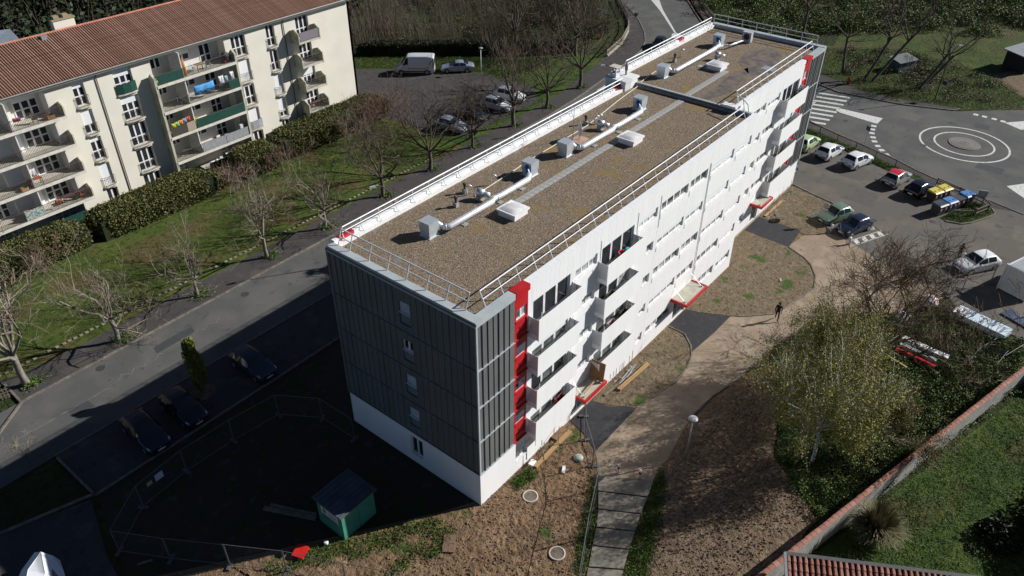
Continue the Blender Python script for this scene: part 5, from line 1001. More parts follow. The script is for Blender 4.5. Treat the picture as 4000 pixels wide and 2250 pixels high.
# ================================================================== vehicles
HATCH = [  # x from nose, z sill, shoulder z, half width, top z, half width of top
    (0, .34, .52, .60, .60, .50), (.06, .24, .60, .70, .68, .58), (.22, .20, .66, .79, .76, .66), (.6, .19, .74, .84, .87, .72), (1.0, .19, .86, .86, .97, .74), (1.18, .19, .885, .865, 1.08, .72),
    (1.85, .19, .92, .87, 1.43, .60), (2.2, .19, .93, .87, 1.48, .60), (2.7, .19, .94, .87, 1.485, .60), (3.25, .19, .955, .865, 1.44, .58), (3.5, .2, .965, .855, 1.26, .62), (3.74, .21, .95, .84, 1.0, .70), (3.9, .24, .86, .80, .92, .68), (3.98, .3, .7, .74, .8, .62), (4.0, .36, .6, .7, .66, .58)]
SEDAN = [(0, .34, .52, .6, .6, .5), (.06, .24, .6, .7, .68, .58), (.22, .2, .66, .8, .75, .66), (.8, .19, .76, .87, .86, .74), (1.2, .19, .86, .88, .95, .76), (1.4, .19, .88, .88, 1.05, .74), (2.1, .19, .91, .88, 1.38, .6), (2.6, .19, .92, .88, 1.44, .6), (3.1, .19, .93, .88, 1.40, .58), (3.7, .2, .95, .87, 1.16, .62), (4.0, .2, .95, .86, 1.03, .70), (4.3, .22, .93, .84, 1.01, .72), (4.55, .26, .8, .8, .95, .7), (4.68, .34, .62, .74, .75, .62)]
VAN = [(0, .36, .7, .75, .8, .6), (.06, .28, .8, .88, .92, .7), (.3, .24, .95, .95, 1.12, .8), (.75, .24, 1.15, .97, 1.32, .85), (.95, .24, 1.2, .97, 1.5, .85), (1.55, .24, 1.25, .98, 2.32, .82), (1.75, .24, 1.3, .98, 2.45, .84), (2.6, .24, 1.3, .98, 2.5, .86), (4.6, .24, 1.3, .98, 2.5, .86), (5.2, .24, 1.3, .98, 2.46, .84), (5.36, .28, 1.3, .96, 2.38, .82), (5.4, .34, 1.2, .92, 2.2, .8)]
MPV = [(0, .34, .6, .62, .68, .52), (.06, .25, .7, .74, .78, .62), (.25, .2, .8, .82, .92, .7), (.7, .2, .95, .85, 1.06, .74), (.9, .2, 1.0, .86, 1.2, .74), (1.6, .2, 1.05, .87, 1.68, .64), (2.2, .2, 1.05, .87, 1.78, .66), (3.4, .2, 1.06, .87, 1.78, .66), (3.85, .22, 1.06, .86, 1.7, .64), (4.0, .26, 1.0, .83, 1.2, .72), (4.08, .34, .7, .78, .9, .68)]
def car(label, x, y, head, paint, prof=HATCH, L=4.0, H=None, Wd=1.0, roofmat=None, rear_glass=True, glass=None, name='parked_car', cat='car', side=((1.35, 2.25), (2.35, 3.2)), wind=(1.14, 1.82), rear=(3.3, 3.68), wheels=(.72, 3.25), wr=.31, grp='parked cars', trim=DARKP):
    t = thing(name, label, cat, (x, y, .0), head, grp)
    Pf = np.array(prof); sx = L/Pf[-1, 0]; Pf[:, 0] *= sx; hs = 1 if H is None else H/Pf[:, 4].max(); Pf[:, [2, 4]] *= hs; Pf[:, [3, 5]] *= Wd
    def st(u):
        return [np.interp(u, Pf[:, 0], Pf[:, j]) for j in range(1, 6)]
    def S(u, r):
        """r 0..8 round the section: 0 sill, 1 low flank, 2 shoulder, 3 top edge, 4 centre, mirrored"""
        zs_, sh, hw, tz, tw = st(u); q = [(hw-.05, zs_), (hw+.005, zs_+(sh-zs_)*.45), (hw, sh), (tw, tz-.05), (tw*.6, tz-.008), (0, tz)]
        m = r <= 5; rr = r if m else 10-r; i = min(int(rr), 4); f = rr-i; a, b = q[i], q[i+1]
        return Vector((L/2-u, (a[0]+(b[0]-a[0])*f)*(1 if m else -1), a[1]+(b[1]-a[1])*f))
    us = sorted(set([float(v) for v in Pf[:, 0]]+[float(v) for v in np.linspace(0, L, 26)])); rs = [0, .5, 1, 1.5, 2, 2.5, 3, 3.5, 4, 4.5, 5]; rs = rs+[10-r for r in rs[-2::-1]]
    mb = MB(); n = len(rs)
    for u in us:
        for r in rs: mb.v.append(tuple(S(u, r)))
    mb.f = [(i*n+j, i*n+j+1, i*n+n+j+1, i*n+n+j) for i in range(len(us)-1) for j in range(n-1)]
    mb.f += [tuple(range(n)), tuple(range((len(us)-1)*n+n-1, (len(us)-1)*n-1, -1))]; mb.f += [(i*n, i*n+n, i*n+2*n-1, i*n+n-1) for i in range(len(us)-1)]
    body = mb.build('body', paint, t, True)
    def patch(u0, u1, r0, r1, nm, mat, off=.012, nu=5, nr=5, par=None):
        m = MB()
        for i in range(nu):
            for j in range(nr):
                u = u0+(u1-u0)*i/(nu-1); r = r0+(r1-r0)*j/(nr-1); p = S(u, r); e = .02
                nrm = (S(min(u+e, L), r)-S(max(u-e, 0), r)).cross(S(u, min(r+e, 10))-S(u, max(r-e, 0)))
                if nrm.length < 1e-9: nrm = Vector((0, 0, 1))
                nrm.normalize(); c = p-Vector((0, 0, .7)); nrm = nrm if nrm.dot(Vector((p.x*.15, p.y, p.z-.6))) > 0 else -nrm
                m.v.append(tuple(p+nrm*off))
        m.f = [(i*nr+j, i*nr+j+1, i*nr+nr+j+1, i*nr+nr+j) for i in range(nu-1) for j in range(nr-1)]
        return m.build(nm, mat, par or t, True)
    g_ = glass or M('car_glass', (.012, .014, .017), .05, spec=.7)
    patch(wind[0]*sx, wind[1]*sx, 3.05, 6.95, 'windscreen', g_, nu=5, nr=9)
    if rear_glass: patch(rear[0]*sx, rear[1]*sx, 3.1, 6.9, 'rear_window', g_, nu=5, nr=9)
    for a, b in side:
        for r0, r1 in ((2.12, 2.93), (7.88, 7.07)): patch(a*sx, b*sx, r0, r1, 'side_window', g_)
    if roofmat: patch((wind[1]+.03)*sx, (rear[0]-.02)*sx, 3.0, 7.0, 'roof_panel', roofmat, .008, 6, 9)
    patch(.03, .14, 1.2, 2.6, 'bumper_skin', trim, .004, 3, 4); patch(.03, .14, 8.8, 7.4, 'bumper_skin', trim, .004, 3, 4)
    zl = st(.16)[1]
    for s_ in (-1, 1):
        r0, r1 = (2.1, 2.9) if s_ > 0 else (7.9, 7.1)
        patch(.14, .40, r0, r1, 'headlight', LAMPG, .012, 4, 4)
        r0, r1 = (1.6, 2.9) if s_ > 0 else (8.4, 7.1)
        patch(L-.20, L-.05, r0, r1, 'taillight', TAIL, .014, 4, 4)
        for du in (side[0][0]-.06, side[0][1]+.05, side[-1][1]-.02):
            r0, r1 = (.5, 2.05) if s_ > 0 else (9.5, 7.95); patch(du*sx, du*sx+.014, r0, r1, 'door_seam', DARKP, .003, 2, 5)
        for du in (side[0][1]-.1, side[-1][1]-.1): zz_, yy_ = st(du*sx)[1]-.1, st(du*sx)[2]; MB().box(L/2-du*sx-.08, L/2-du*sx+.08, s_*yy_-.005, s_*yy_+.028, zz_, zz_+.03).build('door_handle', paint, t)
        zm = st(wind[0]*sx+.25)[1]; wy = st(wind[0]*sx+.25)[2]; MB().hull8([(L/2-wind[0]*sx-.42, s_*wy, zm-.0), (L/2-wind[0]*sx-.28, s_*wy, zm), (L/2-wind[0]*sx-.28, s_*(wy+.17), zm+.02), (L/2-wind[0]*sx-.4, s_*(wy+.17), zm+.02), (L/2-wind[0]*sx-.42, s_*wy, zm+.12), (L/2-wind[0]*sx-.3, s_*wy, zm+.12), (L/2-wind[0]*sx-.3, s_*(wy+.16), zm+.13), (L/2-wind[0]*sx-.4, s_*(wy+.16), zm+.13)]).build('mirror', paint, t)
        for wx in wheels:
            wx *= sx; hw = st(wx)[2]; w_ = MB().cyl((L/2-wx, s_*(hw-.2), wr), (L/2-wx, s_*(hw+.012), wr), wr, 18).build('wheel', BLACK, t, False)
            MB().cyl((L/2-wx, s_*(hw+.013), wr), (L/2-wx, s_*(hw+.022), wr), wr*.62, 12).build('rim', RIM, w_)
            m = MB(); q = 14     # dark wheel arch lip
            for k in range(q):
                a = math.pi*k/(q-1); m.v += [(L/2-wx+(wr+.045)*math.cos(a), s_*(hw+.009), wr+(wr+.045)*math.sin(a)), (L/2-wx+(wr-.02)*math.cos(a), s_*(hw+.009), wr+(wr-.02)*math.sin(a))]
            m.f = [(2*k, 2*k+1, 2*k+3, 2*k+2) for k in range(q-1)]; m.build('wheel_arch', BLACK, t)
    MB().box(L/2-.005, L/2+.012, -.26, .26, .36, .47).build('number_plate', PLATE, t); MB().box(-L/2-.012, -L/2+.05, -.26, .26, .52*hs, .63*hs).build('number_plate', PLATE, t)
    MB().box(L/2-.06, L/2+.006, -.36, .36, .5*hs, .585*hs).build('grille', DARKP, t); MB().cyl((L/2-.03, 0, .6*hs), (L/2+.014, 0, .6*hs), .06, 12).build('badge', RIM, t); MB().cyl((-L/2+.16, 0, .84*hs), (-L/2-.0, 0, .8*hs), .05, 12).build('badge', RIM, t)
    MB().box(-L/2-.02, -L/2+.1, -.6*Wd, .6*Wd, .27, .42).build('rear_bumper', trim, t)
    return t
def paint(n, c, metal=.15, r=.3): return M('paint_'+n, c, r, metal, c2=tuple(v*.94 for v in c), scale=1, spec=.6)
PW, PS, PB, PN, PG, PLG, PR, PBL, PGR = paint('white', (.74, .75, .76), 0), paint('silver', (.40, .45, .50), .5), paint('black', (.012, .013, .016), .1), paint('navy', (.018, .028, .06), .2), paint('sage', (.22, .30, .22), .4), paint('lime', (.50, .62, .34), .15), paint('red', (.52, .02, .04), 0), paint('blue', (.05, .14, .24), .1), paint('grey', (.34, .34, .33), .3)
PW2, PDG, PDB = paint('offwhite', (.62, .64, .66), .1), paint('darkgrey', (.045, .05, .058), .3), paint('darkblue', (.02, .025, .035), .3)
PLG2, PGL = paint('palegrey', (.42, .45, .47), .3), paint('glossblack', (.015, .017, .022), .2, .18)
car('light green hatchback parked nearest the building corner', 61.8, 4.1, R(-5), PLG, L=3.95, H=1.52); car('white hatchback between the light green car and another white car', 61.3, 1.3, R(-9), PW, L=4.03); car('white hatchback third in the row along the grass strip', 61.05, -1.9, R(-16), PW, L=4.05, H=1.53)
car('grey hatchback with a red roof beside the black car', 59.55, -6.55, R(-10), PGR, roofmat=PR, L=3.99); car('black hatchback beside the yellow lidded bins', 58.7, -9.2, R(-15), PGL, L=3.9)
car('sage green hatchback behind the round sign', 47.95, -4.25, R(157), PG, L=3.77, H=1.42); car('dark navy hatchback beside the hatched bay', 47.0, -6.45, R(160), PN, L=3.74, H=1.43, Wd=.96); car('white hatchback beside the standing man near the container', 47.6, -17.15, R(147), PW, L=4.05, H=1.45, Wd=1.03)
car('blue small van half hidden behind the far building corner', 53.9, 4.3, R(94), PBL, MPV, L=4.1, wind=(.96, 1.55), rear=(3.9, 3.99), side=((1.25, 2.2), (2.3, 3.5)), wheels=(.75, 3.3))
car('dark grey hatchback in the shadow nearest the grey end wall', -1.1, 21.4, R(-90), PDG, L=4.0); car('dark hatchback with pale headlights, middle car in the shadow', -6.95, 21.35, R(-92), PB, L=4.1); car('dark blue car farthest left in the building shadow', -9.85, 21.3, R(-93), PDB, L=4.3)
car('grey hatchback on the car park behind the eighth street tree', 39.7, 38.7, R(-80), PS, L=4.1); car('dark car on the car park between the grey and white cars', 43.6, 38.8, R(-84), PDG, L=4.0); car('white saloon like hatchback on the car park, left of the taller white car', 47.9, 38.5, R(-82), PW2, L=4.2); car('tall white car on the car park, right of the other white car', 51.1, 39.1, R(-78), PW, H=1.6, L=4.3)
car('silver saloon parked behind the white van', 54.5, 51.1, R(135), PS, SEDAN, L=4.68, wind=(1.36, 2.06), rear=(3.2, 3.85), side=((1.65, 2.55), (2.65, 3.5)), wheels=(.85, 3.6))
car('dark car on the road seen over the far roof edge', 80.6, 34.3, R(200), PDB, L=4.2)
v = car('large white panel van with green stripe parked by the verge', 50.4, 55.2, R(129), PW2, VAN, L=5.4, rear_glass=False, name='panel_van', cat='van', wind=(.93, 1.5), rear=(5.25, 5.35), side=((1.08, 1.85),), wheels=(.85, 4.35), wr=.34, grp=None)
GST = M('green_stripe', (.30, .36, .10), .5)
for s_ in (-1, 1): MB().hull8([(.9, s_*.987, .82), (-1.6, s_*.987, .82), (-1.6, s_*.995, .82), (.9, s_*.995, .82), (.9, s_*.987, .95), (-1.7, s_*.987, .95), (-1.7, s_*.995, .95), (.9, s_*.995, .95)]).build('side_stripe', GST, v); MB().box(-2.2, 2.0, s_*.985-.005, s_*.985+.012, .42, .56).build('side_moulding', DARKP, v); MB().hull8([(-1.6, s_*.989, .83), (-1.8, s_*.989, .83), (-2.45, s_*.93, 2.0), (-2.25, s_*.93, 2.0), (-1.6, s_*.996, .83), (-1.8, s_*.996, .83), (-2.45, s_*.945, 2.0), (-2.25, s_*.945, 2.0)]).build('side_stripe', GST, v)
for i in range(12): MB().box(-2.45+i*.27, -2.42+i*.27, -.7, .7, 2.485, 2.52).build('roof_rib', PW2, v)
# ================================================================== bins, rail fences, posts, signs, lamps
def bin_(x, y, a, lid, label, open_=False, body=None, sx=.62, sy=.5):
    t = thing('wheeled_bin', label, 'bin', (x, y, 0), a, 'large wheeled bins'); b = body or M('bin_grey', (.05, .055, .06), .55)
    MB().hull8([(-sx*.86, -sy*.8, .12), (sx*.86, -sy*.8, .12), (sx*.86, sy*.8, .12), (-sx*.86, sy*.8, .12), (-sx, -sy, 1.05), (sx, -sy, 1.05), (sx, sy, 1.05), (-sx, sy, 1.05)]).build('container', b, t)
    MB().box(-sx-.03, sx+.03, -sy-.03, sy+.03, 1.05, 1.1).build('rim', b, t)
    if open_: o = MB().box(-sx, sx, -sy-.62, -sy-.04, .3, .36).build('lid', lid, t); o.rotation_euler = (R(38), 0, 0); o.location = (0, .05, .15)
    else:
        MB().hull8([(-sx-.02, -sy-.05, 1.1), (sx+.02, -sy-.05, 1.1), (sx+.02, sy+.02, 1.1), (-sx-.02, sy+.02, 1.1), (-sx*.92, -sy*.85, 1.2), (sx*.92, -sy*.85, 1.2), (sx*.92, sy, 1.26), (-sx*.92, sy, 1.26)]).build('lid', lid, t)
        for q in (-.3, .3): MB().obox((q*1.0, -.1, 1.235), (.12, .05, .012)).build('lid_slot', DARKP, t)
    for q in (-.35, .35): MB().box(q-.1, q+.1, -sy-.012, -sy*.9+.04, .6, .85).build('sticker', M('bin_sticker', (.42, .36, .38), .6, c2=(.5, .1, .12), scale=6), t)
    for i in (-1, 1):
        for j in (-1, 1): MB().cyl((i*sx*.7-.03, j*sy*.6, .07), (i*sx*.7+.03, j*sy*.6, .07), .07, 8).build('wheel', BLACK, t)
YL, BLd, GRd = M('yellow_lid', (.62, .52, .10), .45), M('blue_lid', (.08, .22, .50), .45), M('dark_lid', (.06, .075, .085), .4)
ba = R(-23)
BB = M('bin_brown', (.055, .035, .035), .6)
bin_(57.9, -10.75, ba, YL, 'yellow lidded bin next to the black car, left one', body=BB); bin_(59.2, -11.3, ba, YL, 'yellow lidded bin by the rail fence, right one', body=BB)
bin_(55.45, -11.85, ba, GRd, 'dark lidded bin at the left end of the grass island'); bin_(56.75, -12.4, ba, BLd, 'closed blue lidded bin next to the dark lidded one'); bin_(57.95, -12.85, ba, BLd, 'bin with its blue lid hanging open', True); bin_(59.25, -13.4, ba, BLd, 'closed blue lidded bin nearest the notice board')
def railfence(pts, label, h=.95, rails_=2):
    t = thing('rail_fence', label, 'fence', (pts[0][0], pts[0][1], 0)); o = pts[0]
    for x, y in pts: MB().box(x-o[0]-.06, x-o[0]+.06, y-o[1]-.06, y-o[1]+.06, -.1, h).build('post', WOODG, t)
    for (a, b), (c, d) in zip(pts, pts[1:]):
        for z in ((h-.12, h-.55) if rails_ == 2 else (h-.1,)):
            l = math.hypot(c-a, d-b); MB().obox(((a+c)/2-o[0], (b+d)/2-o[1], z), (l/2, .035, .06), math.atan2(d-b, c-a)).build('rail', WOODG, t)
railfence([(68.2, 8.3), (67.4, 6.4), (66.5, 4.3), (65.6, 1.9), (64.9, -.5), (64.0, -3), (63.2, -5.4)], 'timber rail fence along the grass strip by the roundabout', .9, 1)
railfence([(61.5, -10.1), (60.8, -12.5), (60.05, -14.85), (59.3, -15.5)], 'timber rail fence behind the yellow lidded bins'); railfence([(59.2, -15.6), (57.2, -14.85)], 'short pale timber rail fence on the grass island', .9); railfence([(56.9, -14.6), (55.9, -13.2)], 'low timber rail beside the dark lidded bin', .75, 1)
t = thing('notice_board', 'small notice board on two posts behind the blue lidded bins', 'sign', (59.9, -14.6, 0), R(-70))
for i in (-.3, .3): MB().cyl((i, 0, 0), (i, 0, 1.7), .03, 6).build('post', GALV, t)
MB().box(-.42, .42, -.04, .04, .95, 1.6).build('board', M('board_grey', (.3, .33, .34), .5), t); MB().box(-.45, .45, -.06, .06, 1.6, 1.66).build('cap', GALV, t)
def lamp(x, y, h, label, out=None, a=0, mat=GALV, name='street_lamp'):
    t = thing(name, label, 'street lamp', (x, y, 0), a, 'street lamps')
    if out:
        MB().tube([(0, 0, 0), (0, 0, h*.7), (out*.15, 0, h*.88), (out*.55, 0, h*.98), (out, 0, h)], [.07, .055, .045, .04, .035], 8).build('pole', mat, t, True); MB().hull8([(out-.1, -.14, h-.05), (out+.55, -.1, h), (out+.55, .1, h), (out-.1, .14, h-.05), (out-.05, -.1, h+.1), (out+.45, -.07, h+.11), (out+.45, .07, h+.11), (out-.05, .1, h+.1)]).build('lamp_head', M('lamp_grey', (.42, .45, .46), .4), t)
    else:
        MB().cyl((0, 0, 0), (0, 0, h-.2), .055, 8, .045).build('pole', mat, t, True); MB().lathe((0, 0, h-.25), [(.06, 0), (.15, .05), (.17, .2), (.32, .24), (.3, .28), (.1, .32), (.02, .34)], 18).build('lamp_head', M('lamp_disc', (.33, .35, .35), .45), t, True)
lamp(11.3, -8.0, 3.75, 'disc headed lamp post standing in the dug soil field', name='garden_lamp'); lamp(55.9, 48.0, 3.5, 'pale disc headed lamp post beside the silver car', mat=WPLAIN, name='garden_lamp')
lamp(16.5, 23.95, 7.5, 'street lamp arching over the street behind the near roof', 1.55, R(157), IRON); lamp(53.0, 24.6, 7.5, 'street lamp arching behind the white chimney block', 1.7, R(148), IRON); lamp(85.7, -3.4, 7.0, 'tall lamp post on the bank with a small blue sign', .9, R(-40), IRON)
def sign(x, y, h, label, kind, a, c):
    t = thing('road_sign', label, 'sign', (x, y, 0), a, 'road signs'); MB().cyl((0, 0, 0), (0, 0, h), .03, 8).build('post', GALV, t)
    if kind == 'disc': MB().cyl((.03, 0, h-.2), (.055, 0, h-.2), .3, 20).build('plate', c, t); MB().box(.03, .05, -.22, .22, h-.72, h-.58).build('small_plate', PLATE, t)
    elif kind == 'tri': MB().prism([(-.4, 0), (.4, 0), (0, .02)], 0, .01); m = MB(); m.v = [(.03, -.4, h), (.03, .4, h), (.03, 0, h-.7), (.055, -.4, h), (.055, .4, h), (.055, 0, h-.7)]; m.f = [(0, 1, 2), (5, 4, 3), (0, 3, 4, 1), (1, 4, 5, 2), (2, 5, 3, 0)]; m.build('plate', c, t)
    else: MB().box(.03, .05, -.3, .3, h-.5, h).build('plate', c, t)
sign(46.1, -3.75, 2.3, 'round sign seen from behind beside the sage green car', 'disc', R(10), GALV); sign(65.1, -1.2, 2.9, 'blue plate sign on thin post beside the give way dashes', 'sq', R(150), M('sign_blue', (.06, .09, .16), .4)); sign(85.9, -3.9, 2.6, 'small dark blue plate sign beside the bank lamp post', 'sq', R(160), M('sign_dark', (.04, .06, .12), .4)); sign(85.5, 41.5, 2.6, 'triangular sign seen from behind at the road bend', 'tri', R(30), M('sign_back', (.1, .1, .1), .6))
t = thing('fire_hydrant', 'red fire hydrant post on the grass edge by the bank', 'hydrant', (83.8, 7.2, 0)); MB().lathe((0, 0, 0), [(.16, 0), (.16, .7), (.2, .72), (.2, .95), (.14, 1.05), (.03, 1.1)], 12).build('body', PR, t, True); MB().cyl((-.25, 0, .55), (.25, 0, .55), .06, 8).build('outlet', PR, t)
def bollard(x, y, h, label, red=False, r=.09):
    t = thing('bollard', label, 'bollard', (x, y, 0), 0, 'bollards'); MB().cyl((0, 0, 0), (0, 0, h), r, 12).build('shaft', WPLAIN if red else M('bollard_grey', (.5, .49, .46), .7), t, True)
    if red: MB().cyl((0, 0, h*.58), (0, 0, h*.86), r+.006, 12).build('red_band', RED, t)
    MB().lathe((0, 0, h), [(r, 0), (r*.7, .03), (.01, .04)], 12).build('cap', WPLAIN, t)
bollard(7.5, -5.2, .8, 'red banded white bollard at the head of the steps, left one', True); bollard(8.0, -6.5, .8, 'red banded white bollard at the head of the steps, right one', True); bollard(44.3, -7.05, .75, 'white bollard at the tip of the hatched bay', False, .13); bollard(45.3, -4.95, .85, 'grey post between the sage and navy cars')
# curved pale fence at the road bend and fence on the right of the back road: slats picked apart
PALE = M('pale_fence', (.42, .38, .31), .9)
def slatfence(pts, label, h, gap, mat, wdt=.12):
    t = thing('slat_fence', label, 'fence', (pts[0][0], pts[0][1], 0)); o = pts[0]; n = 0
    for (a, b), (c, d) in zip(pts, pts[1:]):
        l = math.hypot(c-a, d-b); k = int(l/gap); an = math.atan2(d-b, c-a)
        for i in range(k): MB().obox((a+(c-a)*i/k-o[0], b+(d-b)*i/k-o[1], h/2), (wdt/2, .03, h/2), an).build('slat', mat, t)
        for z in (.25, h-.2): MB().obox(((a+c)/2-o[0], (b+d)/2-o[1], z), (l/2, .025, .05), an).build('rail', mat, t)
slatfence([(72.5, 38.2), (78.4, 39.5), (84.1, 41.9), (88.3, 44.5), (91.2, 46.9), (97.8, 52.6)], 'pale slatted fence curving along the road bend', 1.1, .45, PALE); slatfence([(97.3, 33.9), (101.9, 37.9), (106.9, 41.4), (116, 48)], 'pale slatted fence on the right of the road at the top', 1.1, .5, PALE)
strip('fence_footing', [(72.5, 38.15), (78.4, 39.45), (84.1, 41.85), (88.3, 44.45), (91.2, 46.85), (97.8, 52.55)], .25, -.02, .25, PALE)
MB_ = struct(MB().sheet([(95.2, 33.8), (97, 33.6), (102.2, 37.4), (107, 41), (105.8, 42.6), (99.9, 38.2)], .07).build('brick_path', M('brick_paving', (.13, .085, .075), .9, c2=(.09, .06, .055), scale=3)))
# ================================================================== garden wall with coping tiles, tiled lean-to roof
wa, wb = np.array((3.2, -15.35)), np.array((34.1, -23.75)); wl = np.linalg.norm(wb-wa); wang = math.atan2(*(wb-wa)[::-1])
gw = thing('garden_wall', 'grey block garden wall with pink tile coping', 'wall', (wa[0], wa[1], 0), wang)
MB().box(0, wl, -.11, .11, -.2, 1.78).build('masonry', M('old_render', (.34, .33, .30), .95, c2=(.25, .24, .22), scale=2.5, bump=.02, bscale=12), gw)
cm = MB(); q = [(-.16, 1.79), (-.11, 1.84), (0, 1.87), (.11, 1.84), (.16, 1.79)]
for x_ in (0, .40): cm.v += [(x_, y_, z_+(.012 if x_ == 0 else 0)) for y_, z_ in q]
cm.f = [(i, i+1, i+6, i+5) for i in range(4)]+[(4, 3, 2, 1, 0), (5, 6, 7, 8, 9), (0, 5, 9, 4)]
cme = [cm.mesh('coping_tile', M(f'coping_tile_{i}', c, .85, scale=4)) for i, c in enumerate([(.38, .175, .13), (.33, .145, .105), (.43, .21, .155)])]
for i in range(int(wl/.41)): put('coping_tile', cme[rnd.randrange(3)], gw, (i*.41, rnd.uniform(-.01, .01), 0), rnd.uniform(-.02, .02))
t = thing('garden_wall', 'short grey wall end meeting the garden wall at the right edge', 'wall', (34.1, -23.75, 0), R(-80)); MB().box(0, 5, -.12, .12, -.1, 1.9).build('masonry', MT['old_render'], t)
# lean-to roof in the bottom right corner
ro = thing('tiled_outbuilding', 'low outbuilding with pink round tile roof in the bottom right corner', 'outbuilding', (6.2, -16.5, 0))
rd = Vector((.504, -.864, 0)); dn = Vector((-.75, -.63, 0)); dn = Vector((-.864, -.504, 0)); tilt = .33
def rp(u, v, dz=0): p = rd*u+dn*v; return (p.x, p.y, 2.85-v*tilt+dz)
MB().hull8([rp(-.1, 0, -.1), rp(16, 0, -.1), rp(16, 6, -.1), rp(-.1, 6, -.1), rp(-.1, 0, 0), rp(16, 0, 0), rp(16, 6, 0), rp(-.1, 6, 0)]).build('roof', M('roof_gap', (.06, .035, .03), .95), ro)
wv = [rp(.2, .15, -.15), rp(15.8, .15, -.15), rp(15.8, 5.6, -.15), rp(.2, 5.6, -.15)]
MB().hull8([(a, b, 0) for a, b, c in wv]+wv).build('wall', MT['old_render'], ro)
tm = [tile_mesh(.2, 6.2*math.hypot(1, tilt), 14, 'tile_row', m_, .1) for m_ in (MT['coping_tile_0'], MT['coping_tile_1'], MT['coping_tile_2'])]
rf = ro.children[0]; ang = math.atan2(dn.y, dn.x)-math.pi/2
for i in range(52):
    p = rp(.1+i*.3, 6.1, .005); o = put('tile_row', tm[rnd.randrange(3)], rf, p); o.rotation_euler = (math.atan(tilt), 0, ang+math.pi)
MB().hull8([rp(-.16, -.05, .0), rp(-.02, -.05, .0), rp(-.02, 6.2, .0), rp(-.16, 6.2, .0), rp(-.16, -.05, .14), rp(-.02, -.05, .14), rp(-.02, 6.2, .14), rp(-.16, 6.2, .14)]).build('verge_trim', M('zinc_trim', (.42, .45, .45), .4, .3), ro)
MB().hull8([rp(-.1, -.12, .0), rp(16, -.12, .0), rp(16, .06, .0), rp(-.1, .06, .0), rp(-.1, -.12, .1), rp(16, -.12, .1), rp(16, .06, .1), rp(-.1, .06, .1)]).build('ridge_strip', M('ridge_grey', (.12, .115, .11), .6), ro)
# ================================================================== site hut, mesh fence, timber, manholes
GHUT = M('hut_green', (.06, .27, .185), .6, c2=(.05, .22, .15), scale=1)
t = thing('site_hut', 'green metal site hut with dark ribbed roof in the shadow', 'hut', (-5.75, 5.7, 0)); 
MB().box(-1.25, 1.25, -1.12, 1.12, .05, 2.2).build('wall', GHUT, t); MB().hull8([(-1.42, -1.3, 2.2), (1.4, -1.3, 2.2), (1.4, 1.25, 2.2), (-1.42, 1.25, 2.2), (-1.42, -1.3, 2.26), (1.4, -1.3, 2.3), (1.4, 1.25, 2.3), (-1.42, 1.25, 2.26)]).build('roof', M('hut_roof', (.10, .105, .125), .5, c2=(.07, .07, .08), scale=1.2), t)
for i in range(7): MB().hull8([(-1.4, -1.15+i*.37, 2.265), (1.38, -1.15+i*.37, 2.305), (1.38, -1.11+i*.37, 2.305), (-1.4, -1.11+i*.37, 2.265), (-1.4, -1.15+i*.37, 2.3), (1.38, -1.15+i*.37, 2.34), (1.38, -1.11+i*.37, 2.34), (-1.4, -1.11+i*.37, 2.3)]).build('roof_rib', MT['hut_roof'], t)
MB().box(-.02, .0, -1.135, -1.12, .1, 2.15).build('wall_seam', DARKP, t)
po = MB().box(-1.27, -1.255, -.75, .75, 1.05, 1.75).build('poster', PLATE, t); MB().box(-1.276, -1.271, .28, .58, 1.3, 1.68).build('poster_picture', M('poster_red', (.45, .12, .06), .6, c2=(.1, .25, .1), scale=5), po); MB().box(-1.276, -1.271, -.7, .7, 1.06, 1.16).build('poster_strip', DARKP, po)
for i in range(3): MB().box(-1.276, -1.271, -.68, .1, 1.26+i*.14, 1.31+i*.14).build('poster_line', M('poster_ink', (.2, .2, .22), .6), po)
MESHM = M('mesh_steel', (.14, .145, .15), .55, .2)
def heras(p0, p1, label, h=2.0, z0=.0, lay=None):
    a = math.atan2(p1[1]-p0[1], p1[0]-p0[0]); l = math.hypot(p1[0]-p0[0], p1[1]-p0[1])-.04
    t = thing('mesh_fence_panel', label, 'fence panel', (p0[0], p0[1], z0), a, 'temporary mesh fence panels'); fr_ = MB()
    for x_ in (.02, l): fr_.cyl((x_, 0, .05), (x_, 0, h), .021, 6)
    for z_ in (.15, h-.02): fr_.cyl((.02, 0, z_), (l, 0, z_), .021, 6)
    fr_.build('frame', MESHM, t); w_ = MB(); n = int(l/.11)
    for i in range(1, n): w_.cyl((l*i/n, 0, .15), (l*i/n, 0, h-.02), .0016, 3)
    for i in range(1, 8): w_.cyl((.02, 0, .15+i*.23), (l, 0, .15+i*.23), .0016, 3)
    w_.build('wire_mesh', MESHM, t); MB().box(-.1, .1, -.33, .33, 0, .12).build('block_foot', M('dark_block', (.10, .098, .095), .9), t)
    if lay: t.rotation_euler = (lay, 0, a)
    return t
runs = [[(-1.2, 10.2), (-1.3, 13.4), (-3.0, 16.0), (-6.4, 16.4), (-9.9, 16.5), (-13.2, 16.05), (-15.8, 14.2), (-14.2, 11.4), (-12.3, 8.4), (-10.5, 5.5), (-8.9, 2.3), (-7.3, -.8)]]
nth = ['first', 'second', 'third', 'fourth', 'fifth', 'sixth', 'seventh', 'eighth', 'ninth', 'tenth', 'eleventh']
for i in range(11): heras(runs[0][i], runs[0][i+1], f'{nth[i]} panel of the mesh fence round the green hut, counted from the grey wall')
rn = [(10.3, -.6), (8.5, -1.9), (6.9, -3.6), (5.5, -4.9), (2.1, -6.45), (-1.2, -8.1)]
for i in range(5): heras(rn[i], rn[i+1], f'{nth[i]} mesh fence panel beside the slab steps, counted from the canopy')
